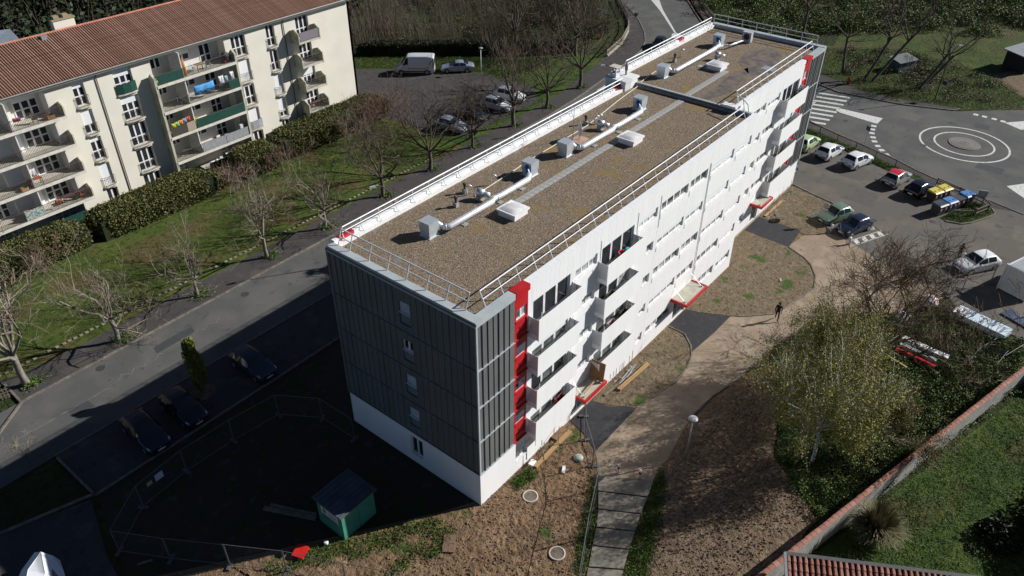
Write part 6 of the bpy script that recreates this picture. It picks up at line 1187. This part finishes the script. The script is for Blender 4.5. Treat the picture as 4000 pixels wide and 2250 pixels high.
for i, (a_, b_) in enumerate((((41.4, -16.3), (42.8, -17.2)), ((42.8, -17.2), (45.7, -18.8)), ((42.4, -14.4), (41.4, -16.3)), ((45.7, -18.8), (46.2, -19.4)))): heras(a_, b_, ['short mesh fence panel in front of the white hatchback', 'mesh fence panel leading to the container', 'mesh fence panel beside the twiggy tree', 'narrow mesh fence panel against the container'][i])
heras((33.1, -19.9), (35.4, -20.2), 'flattened mesh fence panel lying in the ivy, lower one', 2, .5, R(70)); heras((35.2, -20.2), (38.4, -21.3), 'flattened mesh fence panel lying in the ivy beside the wrapped sheets', 2, .5, R(75))
NOTE = M('notice_white', (.62, .66, .72), .6)
o = tag(MB().box(0, .55, -.012, .012, 0, .5).build('notice', NOTE, None, False, (-11.9, 16.3, 1.05), R(5)), 'white paper notice tied to the mesh fence', 'notice')
tag(MB().box(0, .35, -.012, .012, 0, .3).build('notice', M('notice_green', (.4, .42, .25), .6), None, False, (-12.5, 16.22, 1.15), R(5)), 'small greenish notice beside the white notice on the mesh fence', 'notice')
def plank(p0, p1, wdt, th, z, label, mat=WOOD, cat='plank', grp='loose timber'):
    a = math.atan2(p1[1]-p0[1], p1[0]-p0[0]); l = math.hypot(p1[0]-p0[0], p1[1]-p0[1]); tag(MB().obox((l/2, 0, th/2), (l/2, wdt/2, th/2)).build('plank', mat, None, False, (p0[0], p0[1], z), a), label, cat, grp)
plank((4.46, -.78), (8.48, -.7), .28, .12, .08, 'long pale plank on the soil below the first balcony stack'); plank((14.06, -.98), (17.9, -1.18), .14, .14, .06, 'bright yellow beam on the front lawn'); plank((14.1, -1.14), (17.9, -1.33), .1, .12, .06, 'second yellow beam lying against the bright one'); plank((12.95, -.55), (16.7, -.8), .2, .06, .05, 'grey plank between the props and the yellow beams', WOODG); plank((44.1, 1.15), (48.0, 1.1), .25, .06, .05, 'pale plank at the foot of the far wall props')
plank((-8.6, 10.2), (-7.1, 7.1), .3, .1, .05, 'long dark board lying left of the green hut', WOODG); plank((-8.2, 10.1), (-6.9, 7.3), .2, .1, .05, 'second dark board against the long one', WOODG); plank((7.2, -.2), (8.5, -.15), .9, .14, .05, 'brown board leaning low at the wall foot', M('brown_ply', (.22, .13, .07), .9)); plank((-15.6, 12.6), (-14.9, 12.2), .12, .05, .03, 'short board in the dark grass', WOODG); plank((34.5, -4.6), (34.9, -4.4), .12, .06, .03, 'small pale offcut on the far front lawn', M('offcut', (.5, .42, .3), .9))
def prop(x, y, h, label): 
    t = thing('steel_prop', label, 'prop', (x, y, 0), 0, 'steel props along the white wall'); MB().cyl((0, 0, 0), (0, 0, h), .025, 6).build('tube', GALV, t); MB().box(-.08, .08, -.08, .08, 0, .012).build('base_plate', GALV, t); MB().cyl((-.07, 0, h*.55), (.07, 0, h*.55), .015, 5).build('pin', GALV, t)
for i, (x, y, h) in enumerate([(5.35, -.81, 1.7), (7.1, -.72, 1.7), (8.3, -.6, 1.7), (14.8, -.3, 1.6), (15.4, -.4, 1.7), (16.4, -.4, 1.8), (16.9, -.35, 1.6), (44.3, .85, 1.7), (46.0, .85, 1.8), (48.3, .95, 1.6), (50.0, 1.2, 1.6)]): prop(x, y, h, ['nearest steel prop under the first balcony stack', 'second steel prop under the first balcony stack', 'third steel prop under the first balcony stack', 'first steel prop under the second balcony stack', 'second steel prop under the second balcony stack', 'third steel prop under the second balcony stack', 'fourth steel prop under the second balcony stack', 'first steel prop under the far balcony stack', 'second steel prop under the far balcony stack', 'third steel prop under the far balcony stack', 'last steel prop near the far corner'][i])
for i, (x, y, z) in enumerate([(14.6, -.75, .1), (15.0, -.7, .2), (15.5, -.85, .12)]): tag(MB().cyl((0, 0, .04), (1.7, .1, .04), .03, 6).build('scaffold_tube', GALV, None, False, (x, y, z), R(-4+i*5)), ['lowest grey scaffold tube in the heap under the second balcony stack', 'top grey scaffold tube in the heap under the second balcony stack', 'outer grey scaffold tube in the heap under the second balcony stack'][i], 'tube', 'scaffold tubes')
tag(MB().obox((0, 0, .75), (.03, .55, .75), 0, .12).build('brown_board', M('hardboard', (.30, .15, .07), .85, c2=(.24, .115, .055), scale=2), None, False, (11.55, -.62, 2.72), R(4)), 'brown board standing on the nearest red canopy', 'board'); plank((9.6, -.9), (11.6, -.7), .08, .08, 2.9, 'thin batten lying across the nearest red canopy')
def manhole(x, y, r, label, rim, mat):
    t = thing('manhole', label, 'manhole', (x, y, .02), 0, 'round manholes'); MB().lathe((0, 0, -.1), [(r, 0), (r, .17), (r*.8, .175), (r*.79, .12), (.02, .12)], 28).build('ring', rim, t, True); MB().lathe((0, 0, .03), [(r*.76, 0), (r*.76, .025), (.01, .03)], 24).build('cover', mat, t)
CI = M('cast_cover', (.12, .10, .085), .8, c2=(.18, .15, .12), scale=6)
manhole(2.44, -1.95, .5, 'round manhole with pale ring near the white corner', M('pale_ring', (.5, .45, .36), .9), CI); manhole(.13, -5.7, .5, 'round manhole with pale ring nearer the bottom edge', MT['pale_ring'], CI); manhole(41.9, -9.6, .32, 'small manhole with pale ring on the sandy path', MT['pale_ring'], CI); manhole(40.2, -12.4, .3, 'small manhole behind the twiggy tree top', MT['pale_ring'], CI); manhole(45.3, .3, .35, 'dark manhole cover on the far front lawn', CI, CI)
tag(MB().obox((0, 0, .06), (.6, .35, .05)).obox((0, 0, .118), (.008, .34, .006)).obox((.0, 0, .112), (.58, .008, .005)).build('hatch_cover', M('brown_hatch', (.20, .13, .085), .8, c2=(.15, .095, .065), scale=8), None, False, (-3.35, -.4, .05), R(35)), 'brown double hatch cover lying on the soil', 'hatch')
tag(MB().hull8([(-.4, -.4, .02), (.4, -.35, .02), (.42, .4, .02), (-.4, .36, .02), (-.4, -.4, .06), (.4, -.35, .12), (.42, .4, .1), (-.4, .36, .06)]).build('red_board', M('red_board_paint', (.62, .02, .015), .5), None, False, (-9.25, 5.85, .25), R(20)), 'bright red board lying at the edge of the shadow', 'board')
tag(MB().obox((0, 0, .09), (.3, .1, .09)).build('white_block', WPLAIN, None, False, (5.45, -2.35, .03), R(30)), 'white block lying alone on the soil', 'block'); tag(MB().lathe((0, 0, 0), [(.3, 0), (.34, .12), (.2, .22), (.03, .25)], 9).build('grey_bag', M('sack_grey', (.4, .42, .38), .8), None, True, (6.9, -2.5, .03)), 'grey half filled sack by the mesh fence', 'sack'); tag(MB().obox((0, 0, .1), (.25, .18, .1)).build('white_box', WPLAIN, None, False, (4.6, -.45, .03), R(10)), 'small white box against the wall foot', 'box'); tag(MB().lathe((0, 0, 0), [(.12, 0), (.14, .3), (.1, .32)], 10).build('white_bucket', WPLAIN, None, True, (-7.9, 5.2, .02)), 'small white bucket beside the green hut', 'bucket')
tag(MB().obox((0, 0, .2), (.35, .22, .2)).obox((0, 0, .42), (.2, .2, .02)).build('timber_offcuts', WOODG, None, False, (44.2, -.1, .02), R(20)), 'small heap of timber blocks by the farthest canopy', 'timber')
# ================================================================== container, wrapped sheets, materials under the tree
ct = thing('container', 'white ribbed shipping container at the right edge', 'container', (45.35, -19.4, 0), R(-20)); CW = M('container_white', (.62, .65, .66), .5, c2=(.54, .57, .58), scale=1)
MB().box(.05, 6, -2.4, -.05, .1, 2.5).build('box', CW, ct)
for i in range(12): MB().box(.0, .05, -2.35+i*.19, -2.25+i*.19, .2, 2.4).build('end_rib', CW, ct)
for i in range(22): MB().box(.15+i*.26, .27+i*.26, -2.2, -.2, 2.5, 2.54).build('roof_rib', CW, ct); MB().box(.15+i*.26, .27+i*.26, -.05, 0, .2, 2.4).build('side_rib', CW, ct)
for y_ in (-2.43, -.07): MB().box(-.02, .1, y_, y_+.1, 0, 2.56).build('corner_post', CW, ct)
tag(MB().box(0, 1.2, -2.3, 0, .02, .1).build('steel_plate', M('blue_panel', (.06, .08, .13), .35), None, False, (41.6, -20.5, .02), R(-22)), 'dark blue sheet lying by the container', 'sheet')
LW, LB = M('sheet_wrap', (.62, .70, .74), .35, c2=(.54, .62, .67), scale=2), M('print_blue', (.035, .12, .32), .5)
c0, c1, c2_, c3 = [Vector((a, b, 0)) for a, b in ((39.6, -17.7), (38.8, -21.75), (37.4, -21.5), (38.3, -17.5))]
la = math.atan2((c1-c0).y, (c1-c0).x); ll = (c1-c0).length
ws = thing('wrapped_sheets', 'stack of pale wrapped sheets printed with blue lettering by the ivy', 'sheets', (c0.x, c0.y, 0), la)
MB().hull8([(0, 0, .3), (ll, 0, .3), (ll, -1.35, .3), (0, -1.35, .3), (0, 0, .78), (ll, 0, .8), (ll, -1.35, .8), (0, -1.35, .78)]).build('stack', LW, ws)
for x_ in (.5, 2, 3.5): MB().box(x_-.08, x_+.08, -1.3, -.05, .05, .3).build('bearer', WOODG, ws)
fc = bpy.data.curves.new('txt', 'FONT'); fc.body = 'larson'; fc.size = .4; fc.align_x = 'CENTER'; fc.align_y = 'CENTER'; fc.extrude = .002; to = bpy.data.objects.new('txt', fc); col.objects.link(to)
dg = bpy.context.evaluated_depsgraph_get(); tme = bpy.data.meshes.new_from_object(to.evaluated_get(dg)); bpy.data.objects.remove(to); tme.materials.clear(); tme.materials.append(LB)
for i in range(5):
    o = put('lettering', tme, ws, (.55+i*.78, -.62+(.18 if i % 2 else -.12), .806), R(-90+0)); 
    for q in range(4): MB().obox((.2+i*.78+.07*(q % 2)+.0, -.35-.5*(i % 2)+.07*(q//2), .805), (.028, .028, .003), R(45)).build('diamond_mark', M('print_pale', (.2, .32, .45), .5), ws)
def beam(p0, p1, wdt, h, z, label, mat, cat='cladding bundle'): plank(p0, p1, wdt, h, z, label, mat, cat, 'long bundles under the twiggy tree')
beam((31.0, -15.3), (30.7, -18.2), .22, .22, .35, 'long red profile bundle in the ivy', M('red_profile', (.55, .015, .03), .4)); beam((31.75, -15.4), (31.4, -18.1), .35, .25, .35, 'long grey profile bundle behind the red one', M('grey_profile', (.36, .42, .43), .4)); beam((32.5, -15.3), (32.2, -18.7), .5, .3, .4, 'long white profile bundle in the ivy', WPLAIN); beam((34.2, -15.5), (34.1, -18.1), .3, .2, .3, 'long blue grey profile bundle farther in the ivy', M('bluegrey_profile', (.2, .27, .33), .4)); beam((30.0, -14.6), (29.4, -16.6), .12, .12, .3, 'short pale batten in front of the red bundle', M('pale_batten', (.5, .38, .2), .8))
for i, (x, y, c) in enumerate([(35.5, -14.5, 0), (39.2, -15.6, 1), (38.8, -17.9, 1), (29.9, -14.0, 0)]):
    mm = M('sack_white', (.72, .71, .70), .7) if c == 0 else M('sack_redwhite', (.66, .62, .62), .6, c2=(.5, .03, .06), scale=4, lo=.42, hi=.48)
    n_ = 12; mb = MB(); rr_ = random.Random(i); prof = [(.45, 0), (.62, .25), (.58, .55), (.4, .75), (.1, .85)]
    mb.lathe((0, 0, 0), prof, 12); mb.v = [(a_*(1+rr_.uniform(-.12, .12))*1.2, b_*(1+rr_.uniform(-.12, .12)), c_*(1+rr_.uniform(-.1, .1))) for a_, b_, c_ in mb.v]
    tag(mb.build('sack', mm, None, True, (x, y, .02)), ['white bulk sack under the twiggy tree', 'red and white bulk sack behind the twiggy tree', 'red and white striped sack beside the wrapped sheets', 'small white sack at the edge of the ivy'][i], 'sack', 'bulk sacks')
# sheds beyond the bank and the white canopy at the bottom left
t = thing('garden_shed', 'small grey roofed shed at the right edge of the far field', 'shed', (105.5, -9.5, 0), R(-20)); MB().box(-2, 2.4, -1.6, 1.6, 0, 2.3).build('wall', M('shed_wall', (.035, .03, .028), .9), t); MB().hull8([(-2.4, -2, 2.2), (2.8, -2, 2.3), (2.8, 2, 2.6), (-2.4, 2, 2.6), (-2.4, -2, 2.3), (2.8, -2, 2.4), (2.8, 2, 2.7), (-2.4, 2, 2.7)]).build('roof', M('shed_roof', (.24, .26, .28), .6), t)
t = thing('garden_shed', 'low lean to shed among the bare trees on the bank', 'shed', (94.5, 3.5, 0), R(-25)); MB().box(-1.6, 1.6, -.9, .9, 0, 1.4).build('wall', M('shed_grey', (.10, .105, .105), .8), t); MB().hull8([(-1.8, -1.1, 1.35), (1.8, -1.1, 1.35), (1.8, 1.1, 1.7), (-1.8, 1.1, 1.7), (-1.8, -1.1, 1.4), (1.8, -1.1, 1.4), (1.8, 1.1, 1.75), (-1.8, 1.1, 1.75)]).build('roof', M('tin_roof', (.2, .21, .21), .5, .3), t)
t = thing('goal_frame', 'thin metal goal frame standing in the far field', 'goal', (106, 2.3, 0), R(-50)); MB().tube([(-2.2, 0, 0), (-2.2, 0, 1.9), (2.2, 0, 1.9), (2.2, 0, 0)], .05, 6).build('frame', GALV, t)
t = thing('covered_heap', 'white tarpaulin drawn tight over a heap in the bottom left corner', 'tarpaulin', (-19.4, 15.4, 0)); CV = M('white_canvas', (.78, .80, .82), .55, c2=(.72, .74, .76), scale=1.5)
m = MB(); m.v = [(a+19.4, b-15.4, c) for a, b, c in [(-18.85, 16.29, 1.5), (-19.06, 16.83, 1.2), (-18.47, 16.12, .9), (-18.53, 15.16, .1), (-20.02, 16.53, .9), (-19.82, 15.87, 1.3), (-19.34, 14.98, 1.25), (-20.85, 15.81, .8), (-20.48, 14.9, 1.25), (-19.95, 14.04, 1.2), (-18.91, 13.89, .1), (-18.9, 17.0, .05), (-18.25, 16.3, .05), (-20.1, 16.9, .05), (-21.1, 15.9, .05), (-21.0, 13.6, .1)]]
m.f = [(0, 1, 4, 5), (0, 5, 6), (0, 6, 3, 2), (4, 7, 8, 5), (5, 8, 9, 6), (6, 9, 10, 3), (0, 2, 12, 11), (0, 11, 1), (1, 11, 13, 4), (4, 13, 14, 7), (2, 3, 12), (7, 14, 15, 8), (8, 15, 10, 9)]
ca = m.build('canvas', CV, t); s_ = ca.modifiers.new('thick', 'SOLIDIFY'); s_.thickness = .015
MB().tube([(.55, .89, 1.51), (-.42, .47, 1.31), (-1.08, -.5, 1.26)], .012, 4).build('ridge_seam', CV, t); MB().tube([(.55, .89, 1.51), (.06, -.42, 1.26), (-.55, -1.36, 1.21)], .012, 4).build('ridge_seam', CV, t); MB().box(-.6, .5, -.9, .8, 0, .85).build('covered_load', WOODG, t)
# things kept on the white block's balconies
zb4 = ZT[4]-2.02
tag(MB().lathe((0, 0, 0), [(.2, 0), (.34, .28), (.36, .3), (.33, .28), (.05, .24)], 14).build('red_basin', cmat((.5, .03, .06)), None, True, (13.9, -.38, zb4+.62)), 'red basin on the top balcony of the second stack', 'basin')
tag(MB().lathe((0, 0, 0), [(.15, 0), (.2, .36), (.21, .38), (.03, .33)], 14).build('turquoise_bucket', cmat((.03, .5, .5)), None, True, (14.2, -.5, zb4+.7)), 'turquoise bucket beside the red basin on the top balcony', 'bucket')
t = thing('balcony_cabinet', 'low cabinet under the red basin on the top balcony', 'cabinet', (14.0, -.42, zb4)); MB().box(-.55, .55, -.22, .22, 0, .6).build('carcass', cmat((.3, .3, .3)), t); MB().box(-.58, .58, -.24, .24, .6, .63).build('top', cmat((.4, .4, .4)), t)
for x_, y_, k_, dz_, c_, lb_ in ((45.0, S_-.4, 2, DZ, (.2, .14, .1), 'brown box stack on the second balcony of the far stack'), (46.5, S_-.4, 4, DZ, (.08, .11, .09), 'dark green tub at the end of the top far balcony'), (44.2, S_-.4, 4, DZ, (.5, .52, .5), 'pale wire crate on the top far balcony'), (14.9, -.4, 2, 0, (.06, .055, .055), 'dark covered box on the third balcony of the second stack'), (13.4, -.4, 2, 0, (.55, .4, .42), 'pinkish laundry basket on the third balcony of the second stack'), (7.6, -.4, 1, 0, (.25, .05, .06), 'dark red box on the lowest balcony of the first stack'), (12.9, -.4, 3, 0, (.12, .1, .09), 'dark crate on the second balcony of the second stack')): tag(MB().box(-.4, .4, -.25, .25, 0, .49).build('storage_chest', cmat((.35, .35, .34)), None, False, (x_, y_, ZT[k_]+dz_-2.02)), 'low chest under the '+lb_, 'chest', 'chests on the white balconies'); crate(x_, y_, ZT[k_]+dz_-2.02+.5, lb_, c_, .38)
# ================================================================== people
def person(label, x, y, face, pose, skin, coat, legs, shoe, hair, h=1.76):
    J = pose; me = bpy.data.meshes.new('body'); names = list(J); V = [J[n][0] for n in names]; idx = {n: i for i, n in enumerate(names)}
    E_ = [('pelvis', 'waist'), ('waist', 'chest'), ('chest', 'neck'), ('neck', 'head'), ('head', 'crown')]
    for s_ in 'LR': E_ += [('pelvis', 'hip'+s_), ('hip'+s_, 'knee'+s_), ('knee'+s_, 'ankle'+s_), ('ankle'+s_, 'toe'+s_), ('chest', 'sho'+s_), ('sho'+s_, 'elb'+s_), ('elb'+s_, 'wri'+s_), ('wri'+s_, 'palm'+s_)]
    me.from_pydata(V, [(idx[a], idx[b]) for a, b in E_], []); o = bpy.data.objects.new('tmp', me); col.objects.link(o)
    sk = o.modifiers.new('s', 'SKIN'); 
    for i, n in enumerate(names): r = J[n][1]; me.skin_vertices[0].data[i].radius = (r, r) if isinstance(r, float) else r
    me.skin_vertices[0].data[idx['pelvis']].use_root = True; sb = o.modifiers.new('u', 'SUBSURF'); sb.levels = 2
    d_ = bpy.context.evaluated_depsgraph_get(); bm_ = bpy.data.meshes.new_from_object(o.evaluated_get(d_)); bpy.data.objects.remove(o)
    bm_.materials.clear(); [bm_.materials.append(m_) for m_ in (skin, coat, legs, shoe)]
    hz = J['neck'][0][2]
    for p in bm_.polygons:
        c = p.center; p.use_smooth = True; dw = min((Vector(J['palm'+s_][0])-c).length for s_ in 'LR')
        p.material_index = 0 if (c.z > hz+.03 or dw < .075) else (3 if c.z < .1 else (2 if c.z < J['pelvis'][0][2]-.02 and abs(c.y) < .35 and dw > .09 and min((Vector(J['wri'+s_][0])-c).length for s_ in 'LR') > .1 else 1))
    t = thing('person', label, 'person', (x, y, .01), face, 'people'); b = put('body', bm_, t); hd = Vector(J['head'][0])
    MB().lathe((hd.x-.02, hd.y, hd.z-.0), [(.1, 0), (.118, .05), (.11, .11), (.07, .155), (.01, .17)], 12).build('hair', hair, t, True)
    m = MB().lathe((hd.x+.1, hd.y, hd.z-.01), [(.012, -.02), (.018, -.01), (.004, .03)], 6); m.build('nose', skin, b)
    for s_ in (-1, 1): MB().lathe((hd.x+.088, hd.y+s_*.034, hd.z+.012), [(.012, 0), (.012, .012)], 6).build('eye', DARKP, b); MB().lathe((hd.x-.005, hd.y+s_*.102, hd.z-.02), [(.014, 0), (.02, .03), (.008, .055)], 6).build('ear', skin, b)
    fing = MB()
    for s_ in 'LR':
        w_, q_ = Vector(J['wri'+s_][0]), Vector(J['palm'+s_][0]); d = (q_-w_).normalized(); sd_ = d.cross(Vector((0, 1, 0))).normalized()
        for k in range(4): bse = q_+sd_*(k-1.5)*.021; ln = (.07, .08, .075, .06)[k]; fing.tube([bse, bse+d*ln*.5, bse+d*ln*.8+Vector((.012, 0, -.01))], [.009, .009, .007], 5)
        fing.tube([w_+d*.02+sd_*.02, w_+d*.05+sd_*.055, w_+d*.085+sd_*.06], [.011, .01, .008], 5)
    fing.build('fingers', skin, b); return t
SK = M('skin', (.36, .22, .16), .6); BLK = M('black_cloth', (.012, .012, .014), .85); JEAN = M('jeans', (.06, .10, .2), .85); DKT = M('dark_trousers', (.02, .018, .02), .85); SHR = M('red_shoes', (.3, .025, .03), .6); HAIR = M('dark_hair', (.02, .015, .012), .7)
walk = dict(pelvis=((0, 0, .93), (.15, .11)), waist=((.01, 0, 1.1), (.145, .1)), chest=((.02, 0, 1.32), (.17, .115)), neck=((.03, 0, 1.5), .055), head=((.05, 0, 1.64), (.095, .085)), crown=((.05, 0, 1.73), .06),
    hipL=((0, .1, .88), .09), kneeL=((.2, .1, .5), .062), ankleL=((.26, .1, .09), .045), toeL=((.42, .11, .05), .04), hipR=((0, -.1, .88), .09), kneeR=((-.02, -.1, .48), .062), ankleR=((-.26, -.1, .13), .045), toeR=((-.13, -.11, .05), .04),
    shoL=((.02, .19, 1.42), .07), elbL=((-.08, .25, 1.15), .05), wriL=((.02, .26, .92), .034), palmL=((.06, .26, .84), .036), shoR=((.02, -.19, 1.42), .07), elbR=((.06, -.25, 1.15), .05), wriR=((.2, -.24, .97), .034), palmR=((.26, -.23, .9), .036))
stand = dict(walk); stand.update(kneeL=((.03, .1, .5), .062), ankleL=((0, .1, .09), .045), toeL=((.16, .12, .05), .04), kneeR=((.03, -.1, .5), .062), ankleR=((0, -.1, .09), .045), toeR=((.16, -.12, .05), .04), head=((.1, 0, 1.62), (.095, .085)), crown=((.13, 0, 1.71), .06), elbL=((.08, .26, 1.14), .05), wriL=((.26, .14, 1.2), .034), palmL=((.33, .09, 1.23), .036), elbR=((.08, -.26, 1.14), .05), wriR=((.26, -.14, 1.18), .034), palmR=((.33, -.09, 1.2), .036))
person('person in dark jacket and red shoes walking on the sandy path', 29.2, -6.5, R(200), walk, SK, BLK, DKT, SHR, HAIR)
person('person in black jacket and jeans looking down beside the white hatchback', 48.0, -15.6, R(215), stand, SK, BLK, JEAN, BLK, HAIR)

t = thing('woven_fence', 'low brown woven fence at the left edge beside the pavement', 'fence', (-18.5, 33.6, 0), R(-14))
for i in range(22): MB().box(i*.22, i*.22+.1, -.03, .03, 0, .95+rnd.uniform(-.06, .06)).build('slat', WOODG, t)
for z_ in (.25, .55, .82): MB().box(0, 4.8, -.05, -.032, z_-.03, z_+.03).build('rail', WOODG, t)
t = thing('added_shade_house', 'added tile roofed house, unseen past the right edge, put there to shade the walled garden', 'house', (25.5, -33.5, 0), R(-16))  # unseen house added to cast the shadow on the garden
MB().box(-4.5, 4.5, -3, 3, 0, 4.2).build('wall', CREAM, t)
m = MB(); m.v = [(-4.9, -3.4, 4.1), (4.9, -3.4, 4.1), (4.9, 3.4, 4.1), (-4.9, 3.4, 4.1), (-4.9, 0, 5.9), (4.9, 0, 5.9)]; m.f = [(0, 1, 5, 4), (2, 3, 4, 5), (0, 4, 3), (1, 2, 5), (0, 3, 2, 1)]; m.build('roof', TILE2, t)
for x_ in (-2.6, 0, 2.6): o = MB().box(x_-.6, x_+.6, 2.98, 3.04, 1.1, 2.4).build('window', FRAMEW, t); MB().box(x_-.5, x_+.5, 3.035, 3.05, 1.2, 2.3).build('pane', GLASS, o)
